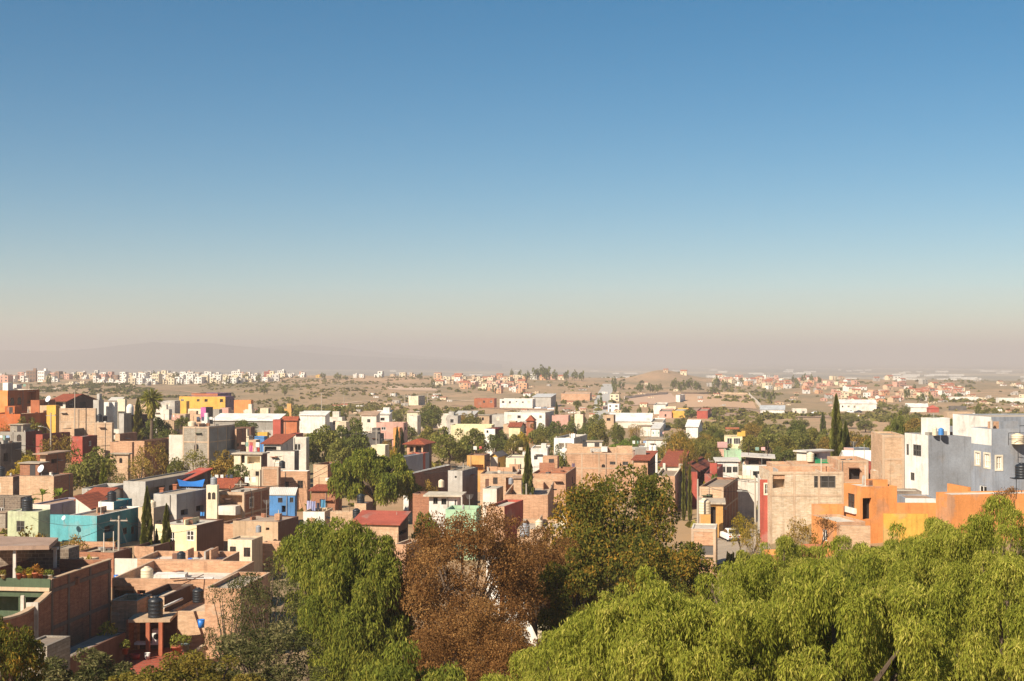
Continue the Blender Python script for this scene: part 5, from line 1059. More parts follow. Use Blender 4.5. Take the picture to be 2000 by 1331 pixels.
drape('bare_field', [(1225, 778), (1310, 769), (1330, 785), (1225, 794)], plain('#c6a386', .95, .25))
drape('quarry_face', [(755, 753), (850, 758), (855, 764), (760, 762)], plain('#cfae90', .95, .25))
drape('bare_field', [(1340, 800), (1600, 806), (1640, 818), (1340, 812)], plain('#a5866c', .95, .35))
drape('bare_field', [(880, 792), (1090, 790), (1150, 800), (1020, 806)], plain('#ad8a6c', .95, .35))
def field_wall(label, pts, h, wd, m):
    mb = MB(); P = []
    for px, py in pts:
        d = dist(px, py); P.append(Vector(((px-CX)/F*d, d, 0)))
    for a, b in zip(P, P[1:]):
        n = max(1, int((b-a).length/20))
        for k in range(n):
            p, q = a.lerp(b, k/n), a.lerp(b, (k+1)/n); z = min(gz(p.x, p.y), gz(q.x, q.y))
            mb.box(p, (q-p).normalized(), (q-p).length, wd, z-1, z+h)
    return single('boundary_wall', label, 'wall', mb, m)
field_wall('white boundary wall along the right end of the terraced field', [(1462, 772), (1470, 782), (1484, 797)], 2.4, .4, mat('offwhite'))
field_wall('pale wall along the top edge of the terraced field', [(1330, 770), (1390, 769), (1460, 771)], 1.4, .4, mat('sand'))
field_wall('long low pale wall behind the arched building row', [(1220, 780), (1260, 775), (1305, 771)], 2.2, .4, mat('offwhite'))
field_wall('grey yard wall in front of the far left ridge houses', [(0, 744), (40, 745), (90, 747)], 2.0, .4, mat('sand'))
# far houses: a few shared shapes, coloured by the object's own colour
def objcol(name, amt=.35):
    m, n, l, p = newmat(name); oi = n.new('ShaderNodeObjectInfo')
    c, f = wear(n, l, oi.outputs['Color'], amt, False); l.new(c, p.inputs['Base Color']); p.inputs['Roughness'].default_value = .85; return m
FW = objcol('far_stucco'); FR = plain('#c9bfae'); FT = plain('#b5694a'); FG = simple('far_window', '#5a5650', .4)
def far_proto(kind, r):
    mb = MB(); X = Vector((1, 0, 0))
    def bx(x, y, lx, ly, h, z0=-2.5, roof=1):
        mb.box((x, y), X, lx, ly, z0, h, 0)
        if roof == 1: mb.poly([(x+.2, y+.2, h+.02), (x+lx-.2, y+.2, h+.02), (x+lx-.2, y+ly-.2, h+.02), (x+.2, y+ly-.2, h+.02)], None, 1)
    def win(x, z, w, h, y=-.03, side=None):
        if side is None: mb.poly([(x, y, z), (x+w, y, z), (x+w, y, z+h), (x, y, z+h)], None, 3)
        else: mb.poly([(side, x, z), (side, x+w, z), (side, x+w, z+h), (side, x, z+h)], None, 3)
    def gab(x, y, lx, ly, h, rise, along):
        o = .3
        if along: q = [(x-o, y-o, h), (x+lx+o, y-o, h), (x+lx+o, y+ly/2, h+rise), (x-o, y+ly/2, h+rise)], [(x+lx+o, y+ly+o, h), (x-o, y+ly+o, h), (x-o, y+ly/2, h+rise), (x+lx+o, y+ly/2, h+rise)]
        else: q = [(x-o, y-o, h), (x+lx/2, y-o, h+rise), (x+lx/2, y+ly+o, h+rise), (x-o, y+ly+o, h)], [(x+lx/2, y-o, h+rise), (x+lx+o, y-o, h), (x+lx+o, y+ly+o, h), (x+lx/2, y+ly+o, h+rise)]
        for t in q: mb.poly(t, None, 2)
        if along:
            for s in (x, x+lx): mb.poly([(s, y, h-.05), (s, y+ly, h-.05), (s, y+ly/2, h+rise-.1)], None, 0)
        else:
            for s in (y, y+ly): mb.poly([(x, s, h-.05), (x+lx, s, h-.05), (x+lx/2, s, h+rise-.1)], None, 0)
    if kind == 0: bx(-4, 0, 8, 8, 6); win(-3, 3.6, 1.4, 1.4); win(1.2, 3.6, 1.8, 1.4); win(-3, .3, 1.2, 2.2); win(1, .8, 2, 1.4)
    if kind == 1: bx(-4, 0, 8, 9, 3.4); bx(-1, 2.5, 5, 6, 6.4, 3); win(-3, .9, 1.6, 1.4); win(1.5, .2, 1.2, 2.2); win(.3, 4.2, 1.8, 1.4, 2.47)
    if kind == 2: bx(-4, 0, 8, 8, 5.2, roof=0); gab(-4, 0, 8, 8, 5.2, 1.5, True); win(-3, 3.2, 1.3, 1.3); win(1.2, 3.2, 1.3, 1.3); win(-.8, .2, 1.5, 2.2)
    if kind == 3: bx(-4, 0, 4, 8, 6.6); bx(0, 1.5, 4, 6, 4.2); win(-3, 4, 1.4, 1.5); win(-3, .6, 1.4, 1.5); win(1, 1.2, 1.8, 1.6, 1.47)
    if kind == 4: bx(-4, 0, 8, 7, 3.2, roof=0); gab(-4, 0, 8, 7, 3.2, 1.2, False); win(-2.8, .9, 1.6, 1.3); win(1.2, .2, 1.2, 2.1)
    if kind == 5: bx(-4, 0, 8, 8, 8.4); [win(x, z, 1.3, 1.4) for x in (-3, -.6, 1.8) for z in (.7, 3.4, 6.1)]; bx(1, 3, 2.4, 2.4, 10.2, 8.2)
    return mb.mesh('house_'+str(kind), [FW, FR, FT, FG])
FP = [far_proto(k, None) for k in range(6)]
FCOL = dict(white='#efeae0', cream='#e6d4b2', sand='#d3b796', rose='#d6a48e', peach='#dba57c', grey='#b5afa6', brown='#9a7a62', red='#ad5442', yellow='#deb25c')
SHAPE = ['box house', 'stepped house', 'tiled cottage', 'tall bayed house', 'low gabled cottage', 'three storey block']
USED = {}
FARQ = []
def far_house(px, yb, wpx, kind, col, where, group, d=None, yaw=None, hs=1.0):
    d = d or dist(px, yb); q = dict(px=px, wpx=wpx, kind=kind, col=col, where=where, group=group, d=d, yaw=yaw, hs=hs, label=None); FARQ.append(q); return q
KNAME = ['house', 'house', 'cottage', 'house', 'cottage', 'apartment_block']
def make_far(px, wpx, kind, col, where, group, d, yaw, hs, label):
    X = (px-CX)/F*d; k = wpx*d/F/8.0
    o = bpy.data.objects.new(KNAME[kind], FP[kind]); link(o); o.location = (X, d, gz(X, d)); o.scale = (k, k, k*hs)
    o.rotation_euler = (0, 0, math.radians(-12 if yaw is None else yaw)); c = rgb(FCOL[col]); j = random.uniform(.82, 1.05); o.color = (c[0]*j, c[1]*j, c[2]*j, 1)
    size = 'small' if wpx < 10 else ('medium' if wpx < 14 else 'larger')
    tag(o, label or f'{size} {col} {SHAPE[kind]} {where}', KNAME[kind].replace('_', ' '), group); return o
def pick(w): return random.choices([a for a, b in w], [b for a, b in w])[0]
LEFTA = [(45, 'above the arched villa'), (110, 'left above the pavilion'), (180, 'above the red pavilion'), (240, 'above the white dome'), (275, 'left of the palm top'), (315, 'straight above the fan palm'), (370, 'above the small palm'), (430, 'above the orange hall'), (490, 'right of the hall'), (560, 'near the dark red block'), (2000, 'at the thin right end')]
def anchor(px, tab): return next(t for x, t in tab if px <= x)
def rowname(y, a, b, names): return names[min(len(names)-1, max(0, int((y-a)/(b-a)*len(names))))]
random.seed(21)
wl_ = [('white', 7), ('cream', 3), ('sand', 1), ('grey', 1)]; wb_ = [('brown', 3), ('rose', 2), ('sand', 3), ('cream', 1), ('white', 2)]
for (dd, x0, x1, step, w, hs, pal) in [(1330, 216, 292, 10, 11, 1.0, wl_), (1420, 132, 165, 12, 13, .6, wl_), (1450, 285, 470, 12, 12, 1.05, wl_), (1500, 186, 250, 11, 12, 1.2, wl_), (1540, 270, 520, 11, 11, 1.1, wl_),
        (1640, 240, 540, 11, 11, 1.2, wl_), (1560, -10, 110, 14, 15, 1.1, wb_), (1700, 10, 240, 14, 12, 1.15, wb_), (1800, 150, 560, 12, 10.5, 1.1, wl_), (1890, 0, 600, 17, 9.5, 1.0, [('white', 3), ('rose', 2), ('sand', 2), ('grey', 1)])]:
    x = x0
    while x < x1:
        px = x+random.uniform(-3, 3); yb = CY+0+ (700-CY)+F*drop((px-CX)/F*dd, dd)/dd
        row = rowname(dd, 1330, 1900, ['front row', 'second row', 'back row', 'skyline'])
        if random.random() < .9: far_house(px, 0, w*random.uniform(.75, 1.3), pick([(0, 4), (1, 4), (3, 3), (5, .5)]), pick(pal), f'on the left ridge {row}, {anchor(px, LEFTA)}', 'houses on the far left ridge', d=dd+random.uniform(-25, 25), yaw=random.uniform(-25, 5), hs=hs*random.uniform(.8, 1.25))
        x += step*random.uniform(.8, 1.35)
for px, w, k, c, lab in [(521, 11, 5, 'red', 'dark red tall house standing alone on the left ridge skyline'), (548, 13, 5, 'white', 'white tower like house right of the dark red ridge house'), (565, 10, 0, 'white', 'white ridge cube right of the white tower like house'), (588, 12, 1, 'white', 'white stepped house near the thin end of the ridge'),
        (622, 11, 4, 'yellow', 'yellowish low house alone on the bare ridge'), (693, 7, 5, 'white', 'slim white house, left of a pair on the bare ridge'), (706, 9, 0, 'white', 'white cube, right of a pair on the bare ridge'), (738, 15, 1, 'white', 'larger white villa on the bare ridge'), (766, 9, 0, 'sand', 'sand cube between trees on the bare ridge'), (786, 12, 0, 'cream', 'cream house between trees on the bare ridge'), (805, 10, 3, 'sand', 'sand house at the end of the bare ridge')]:
    o = far_house(px, 0, w, k, c, '', None, d=1800); o['label'] = lab
CENA = [(870, 'at its left end'), (905, 'left of its middle'), (945, 'in its middle'), (985, 'right of its middle'), (1030, 'at its right end'), (1100, 'under the tall trees')]
for i in range(58):
    px = random.uniform(843, 1022); f = (px-843)/179
    yb = random.uniform(737+4*f, 752+17*min(1, f*1.6)); 
    k = pick([(0, 3), (1, 3), (2, 3), (3, 2), (4, 1)])
    far_house(px, yb, random.uniform(9, 14)*(1+.3*(yb-740)/25), k, pick([('cream', 4), ('white', 3), ('rose', 3), ('peach', 2), ('sand', 3)]), f'in the {rowname(yb, 737, 770, ["top", "upper", "middle", "lower", "bottom"])} centre estate, {anchor(px, CENA)}', 'houses of the centre estate', yaw=random.uniform(-30, 0), hs=random.uniform(.8, 1.1))
for px, yb, w, c, lab in [(1042, 742, 14, 'white', 'white house left of the group under the tall hill trees'), (1060, 743, 12, 'peach', 'peach house in the group under the tall hill trees'), (1078, 742, 14, 'rose', 'rose house in the group under the tall hill trees'), (1096, 743, 12, 'cream', 'cream house right in the group under the tall hill trees'), (1111, 736, 10, 'rose', 'rose gabled house among the tall hill trees'),
        (975, 740, 12, 'peach', 'peach house alone above the centre estate'), (895, 739, 13, 'rose', 'rose house alone above the centre estate'), (1262, 752, 7, 'cream', 'small cream house below the bare round hill'), (1335, 733, 12, 'cream', 'cream house on the shoulder of the bare round hill'), (1300, 728, 9, 'sand', 'sand house on the top of the bare round hill'), (1200, 784, 18, 'cream', 'cream long house right of the straight road'), (1198, 806, 22, 'white', 'white cube house right of the straight road')]:
    o = far_house(px, yb, w, 0 if w > 12 else 2, c, '', None); o['label'] = lab
RTA = [(1440, 'at its left edge'), (1490, 'above the field corner'), (1540, 'left of its middle'), (1600, 'above the grey shed'), (1650, 'left of the cypress tip'), (1700, 'above the truck depot'), (1750, 'right of the truck depot'), (1810, 'above the gabled hall'), (2000, 'at its right edge')]
bx = [1395, 1480, 1560, 1640, 1720, 1780, 1850, 1900]; bt = [738, 737, 735, 738, 741, 746, 754, 762]; bb = [750, 760, 776, 790, 792, 783, 774, 772]
n = 0
while n < 165:
    px = random.uniform(1395, 1890); t0, t1 = np.interp(px, bx, bt), np.interp(px, bx, bb); yb = random.uniform(t0, t1)
    d = dist(px, yb)
    if d > 2450: d = random.uniform(1900, 2400)
    far_house(px, yb, random.uniform(8, 11.5)*(1+.5*(yb-735)/50), pick([(0, 3), (1, 2), (2, 5), (3, 2), (4, 2)]), pick([('cream', 4), ('white', 4), ('rose', 4), ('peach', 3), ('sand', 3), ('grey', 1)]), f'{rowname(yb, 735, 792, ["skyline", "upper", "middle", "lower", "bottom"])} hillside town, {anchor(px, RTA)}', 'houses of the right hillside town', d=d, yaw=random.uniform(-15, 35), hs=random.uniform(.75, 1.05)); n += 1
# pale sheds and hamlets scattered over the far plain: too far to tell apart
mb = MB(); r = random.Random(5)
for i in range(110):
    px = r.uniform(1250, 2150) if r.random() < .8 else r.uniform(640, 1250); d = r.uniform(3000, 9000); X = (px-CX)/F*d; w = r.uniform(15, 70)
    mb.box((X, d), Vector((1, 0, 0)), w, r.uniform(15, 40), gz(X, d)-2, gz(X, d)+r.uniform(4, 8))
o = mb.obj('distant_sheds', mat('white'), None, Vector((0, 0, 0))); tag(o, 'pale sheds and hamlets dotted over the hazy plain', None, None, 'stuff')

# individuals for the largest, one joined mass for the smallest
nbox = 0; REST = []
for q in sorted(FARQ, key=lambda q: (q['label'] is None, -q['wpx']*q['hs'])):
    if KNAME[q['kind']] == 'house' and q['label'] is None:
        nbox += 1
        if nbox > 34: REST.append(q); continue
    make_far(**q)
for i in range(150):
    z = random.choice([(1490, 2000, 768, 822), (1490, 2000, 768, 800), (420, 840, 796, 832), (1010, 1420, 752, 800), (1000, 1300, 795, 832), (1850, 2010, 745, 790), (600, 900, 770, 800)])
    REST.append(dict(px=random.uniform(*z[:2]), wpx=random.uniform(7, 15), kind=pick([(0, 3), (4, 4), (2, 2), (1, 1)]), col=pick([('white', 4), ('cream', 3), ('sand', 3), ('grey', 2), ('rose', 1)]), d=None, yaw=random.uniform(-20, 15), hs=random.uniform(.45, .8), yb=random.uniform(*z[2:])))
    REST[-1]['d'] = dist(REST[-1]['px'], REST[-1]['yb'])
mb = MB(); cols = list(FCOL); mats = [plain(FCOL[c]) for c in cols]
for q in REST:
    me = FP[q['kind']]; k = q['wpx']*q['d']/F/8; a = math.radians(-12 if q['yaw'] is None else q['yaw']); X = (q['px']-CX)/F*q['d']; Z = gz(X, q['d']); ca, sa = math.cos(a), math.sin(a); i0 = len(mb.v)
    for v in me.vertices: x, y, z = v.co*k; mb.v.append((X+x*ca-y*sa, q['d']+x*sa+y*ca, Z+z*q['hs']))
    for p in me.polygons: mb.f.append(tuple(i0+i for i in p.vertices)); mb.uv += [(0, 0)]*len(p.vertices); mb.mi.append({0: cols.index(q['col']), 1: len(cols), 2: len(cols)+1, 3: len(cols)+2}[p.material_index])
o = mb.obj('far_houses', mats+[FR, FT, FG], None, Vector((0, 0, 0))); tag(o, 'mass of tiny white and cream houses packed on the far ridge and hillside', None, None, 'stuff')
# ---------------------------------------------------------------- trees, palms, shrubs
def leafmat(name, c1, c2, c3, tr=.35, obj=False):
    m = bpy.data.materials.new(name); m.use_nodes = True; n = m.node_tree.nodes; l = m.node_tree.links; n.remove(n['Principled BSDF'])
    a = n.new('ShaderNodeAttribute'); a.attribute_name = 'tint'
    r = n.new('ShaderNodeValToRGB'); e = r.color_ramp.elements; e[0].color = rgb(c1); e[1].color = rgb(c3); q = e.new(.55); q.color = rgb(c2)
    l.new(a.outputs['Fac'], r.inputs[0]); c = r.outputs[0]
    if obj:
        oi = n.new('ShaderNodeObjectInfo'); c = mixc(n, l, 1.0, c, oi.outputs['Color'], 'MULTIPLY')
    d = n.new('ShaderNodeBsdfDiffuse'); t = n.new('ShaderNodeBsdfTranslucent'); x = n.new('ShaderNodeMixShader'); x.inputs[0].default_value = tr
    l.new(c, d.inputs[0]); l.new(c, t.inputs[0]); l.new(d.outputs[0], x.inputs[1]); l.new(t.outputs[0], x.inputs[2])
    l.new(x.outputs[0], n['Material Output'].inputs[0]); return m
BARK = plain('#6a5848', .95, .5, 'bark')
def unit(v): return v/np.maximum(np.linalg.norm(v, axis=-1, keepdims=True), 1e-9)
def leaf_quads(c, ax, size, asp, rng, curl=.0):
    """leaves: centres c (N,3), long axis ax, length size (N,), width = size*asp; random roll about the axis"""
    ax = unit(ax); N = len(c); r = unit(rng.normal(size=(N, 3))); w = unit(np.cross(ax, r))
    s = size[:, None]*.5; ww = w*s*asp
    return np.stack([c-ax*s, c+ww-ax*s*.1, c+ax*s, c-ww-ax*s*.1], 1)
def shell(N, rng, inner=.55, up=0.0):
    v = unit(rng.normal(size=(N, 3))); v[:, 2] += up; v = unit(v)
    return v*(inner+(1-inner)*rng.random((N, 1))**.5)
def clumps_crown(nc, per, rad, leaf, asp, rng, droop=0.0, flat=.8, low=-.75, cr=(.22, .38), jitter=.25):
    """a unit crown (radius 1 about the origin) made of leafy clumps with gaps between them"""
    P = []; T = []; C = []
    k = 0
    while k < nc:
        v = unit(rng.normal(size=3))
        if v[2] < low: continue
        R = (.35+.62*rng.random()**.45); c = v*R*np.array([1, 1, flat]); r = rng.uniform(*cr)
        C.append((c, r)); k += 1
    for c, r in C:
        n = int(per*(r/np.mean(cr))**2); o = shell(n, rng, .45, .15)*np.array([1, 1, .8]); p = c+o*r
        ax = unit(rng.normal(size=(n, 3)))+o*.8; ax[:, 2] -= droop
        P.append(leaf_quads(p, ax, leaf*rng.uniform(.6, 1.4, n), asp, rng)); T.append(np.clip(rng.normal(.5, .2, n)+rng.normal(0, .16), 0, 1))
    return np.concatenate(P), np.concatenate(T), C
def pepper_crown(nc, per, seg, rng, R=(4, 4, 4.2), rr=(.9, 1.6), ln=(.5, 1.5), low=-.25, size=.30, asp=.3):
    """weeping crown in metres: umbrellas of hanging strands over the dome and inside it"""
    P = []; T = []; C = []; k = 0
    while k < nc:
        v = unit(rng.normal(size=3))
        if v[2] < low: continue
        s = .5+.62*rng.random()**.4; c = v*s*np.array(R)*(1+.16*np.sin(5*v[0]+3*v[1])*np.sin(4*v[2]+2*v[1])); C.append((c, rng.uniform(*rr))); k += 1
    for c, r in C:
        n = int(per*(r/np.mean(rr))**2); v = unit(rng.normal(size=(n, 3))); v[:, 2] = np.abs(v[:, 2])*.8-.1
        p = c+unit(v)*np.array([r, r, r*.7])*(.6+.4*rng.random((n, 1)))
        out = v*np.array([1, 1, .0])*.35; L = rng.uniform(*ln, n); base = rng.normal(0, .09); ts = np.clip(rng.normal(.5, .2, n)+base, 0, 1)
        for j in range(seg):
            f = (j+rng.random(n))/seg; q = p+out*np.minimum(f, .4)[:, None]; q[:, 2] += .10*np.sin(f*3)-(f**1.25)*L; q += rng.normal(0, .05, (n, 3))
            ax = np.stack([out[:, 0]*.6+rng.normal(0, .35, n), out[:, 1]*.6+rng.normal(0, .35, n), -.35-f], 1)
            P.append(leaf_quads(q, ax, size*rng.uniform(.6, 1.35, n), asp, rng)); T.append(np.clip(ts+rng.normal(0, .1, n), 0, 1))
    return np.concatenate(P), np.concatenate(T), C
def limbs(mb, base, tops, r0, fork=.35, seed=0):
    """tapered trunk with limbs that reach the given points"""
    rg = random.Random(seed); base = Vector(base); mean = sum((Vector(t) for t in tops), Vector())/len(tops); f = base.lerp(mean, fork)
    f.x = base.x+(f.x-base.x)*.5; f.y = base.y+(f.y-base.y)*.5
    mb.tube([base-Vector((0, 0, .4)), base.lerp(f, .5)+Vector((rg.uniform(-.1, .1), rg.uniform(-.1, .1), 0))*r0*3, f], [r0*1.25, r0, r0*.8], 8)
    for t in tops:
        t = Vector(t); m = f.lerp(t, .5)+Vector((0, 0, (t-f).length*.08)); mb.tube([f, m, t], [r0*.55, r0*.32, r0*.1], 5)
    return mb
def tree_obj(name, label, P, loc, crown_mesh, trunk_mb, cat='tree', group=None, col=None, scale=None, rz=0):
    t = thing(name, label, cat, loc, group, rz)
    if scale: t.scale = scale
    c = link(bpy.data.objects.new('crown', crown_mesh), t)
    if col: c.color = col
    if trunk_mb is not None: link(bpy.data.objects.new('trunk', trunk_mb if isinstance(trunk_mb, bpy.types.Mesh) else trunk_mb.mesh('trunk', BARK)), t)
    return t
# generic crowns shared by many trees (unit size: 1 high, crown 1 wide)
LG = leafmat('leaf_green', '#585c2f', '#7a7842', '#a39a5a', .3, True)
def generic(kind, seed):
    rng = np.random.default_rng(seed)
    if kind == 'round': P, T, C = clumps_crown(42, 110, 1, .115, .55, rng, .3)
    elif kind == 'wisp': P, T, C = clumps_crown(46, 42, 1, .10, .4, rng, 0, .8, -.6, (.16, .34))
    elif kind == 'far': P, T, C = clumps_crown(16, 24, 1, .26, .65, rng, .2)
    elif kind == 'weep':
        P, T, C = pepper_crown(40, 70, 3, rng, (1, 1, .9), (.2, .34), (.2, .55), -.3, .12, .4)
    P = P.copy(); lo = P[..., 2].min(); hi = P[..., 2].max(); xr = np.abs(P[..., :2]).max()
    bot = {'round': .10, 'wisp': .22, 'far': .0, 'weep': .0}[kind]
    f = lambda q: np.stack([q[..., 0]/xr*.5, q[..., 1]/xr*.5, bot+(q[..., 2]-lo)/(hi-lo)*(1-bot)], -1)
    me = quadmesh('crown_'+kind, f(P), LG, T)
    tops = [tuple(f(np.array(c))) for c, r in C[:9]]
    tm = limbs(MB(), (0, 0, 0), tops, .028, .3, seed).mesh('trunk', BARK); return me, tm
GEN = {k: [generic(k, 100+i) for i in range(n)] for k, n in (('round', 3), ('wisp', 2), ('far', 2), ('weep', 1))}
def cypress_mesh(seed, N=6500):
    rng = np.random.default_rng(seed); z = rng.random(N)**.85; ph = rng.random(N)*2*np.pi
    prof = np.interp(z, [0, .06, .25, .6, .85, 1], [.55, .85, 1, .8, .45, .06])*.5*(1+.16*np.sin(ph*3+z*22)+.12*np.sin(ph*5-z*31)); rr = prof*(.65+.35*rng.random(N)**.4)
    c = np.stack([rr*np.cos(ph), rr*np.sin(ph), .02+z*.98], 1)
    ax = np.stack([np.cos(ph)*.25, np.sin(ph)*.25, np.full(N, .22)], 1)+rng.normal(0, .06, (N, 3))
    Q = leaf_quads(c, ax*np.array([1, 1, .12]), np.full(N, .13), .8, rng); Q[..., 2] = c[:, None, 2]+(Q[..., 2]-c[:, None, 2])*.55
    return quadmesh('crown_cypress', Q, LG, np.clip(rng.normal(.4, .2, N)+.15*np.sin(ph*3+z*22), 0, 1))
CYP = [cypress_mesh(s) for s in (1, 2)]; CYT = MB().tube([(0, 0, -.02), (0, 0, .6)], [.06, .02], 6).mesh('trunk', BARK)
HUE = dict(green=(1, 1.02, .8, 1), dark=(.72, .82, .66, 1), olive=(1.1, 1.0, .72, 1), yellow=(1.9, 1.45, .55, 1), brown=(1.45, 1.0, .75, 1), grey=(.95, .95, .92, 1), bright=(1.25, 1.35, .55, 1), dry=(1.7, 1.25, 1.05, 1), rich=(.75, 1.05, .5, 1))
TN = 0
def tree(px, yt, yb, wpx, hue, label, kind='round', d=None, name='tree', cat='tree', group=None):
    global TN; TN += 1
    d = d or dist(px, yb); X = (px-CX)/F*d; z0 = gz(X, d); H = max(.8, at(px, yt, d).z-z0); Wm = wpx*d/F*(1.2 if kind in ('round', 'wisp') and px < 480 else 1)
    loc = (X, d, z0); j = random.uniform(.88, 1.1); c = tuple(v*j for v in HUE[hue][:3])+(1,)
    if kind == 'cypress': return tree_obj(name, label, None, loc, CYP[TN % 2], CYT, cat, group, c, (Wm, Wm, H), random.uniform(0, 6))
    me, tm = GEN[kind][TN % len(GEN[kind])]
    return tree_obj(name, label, None, loc, me, tm, cat, group, c, (Wm*1.08, Wm*1.08, H*1.02), random.uniform(0, 6))
random.seed(3)
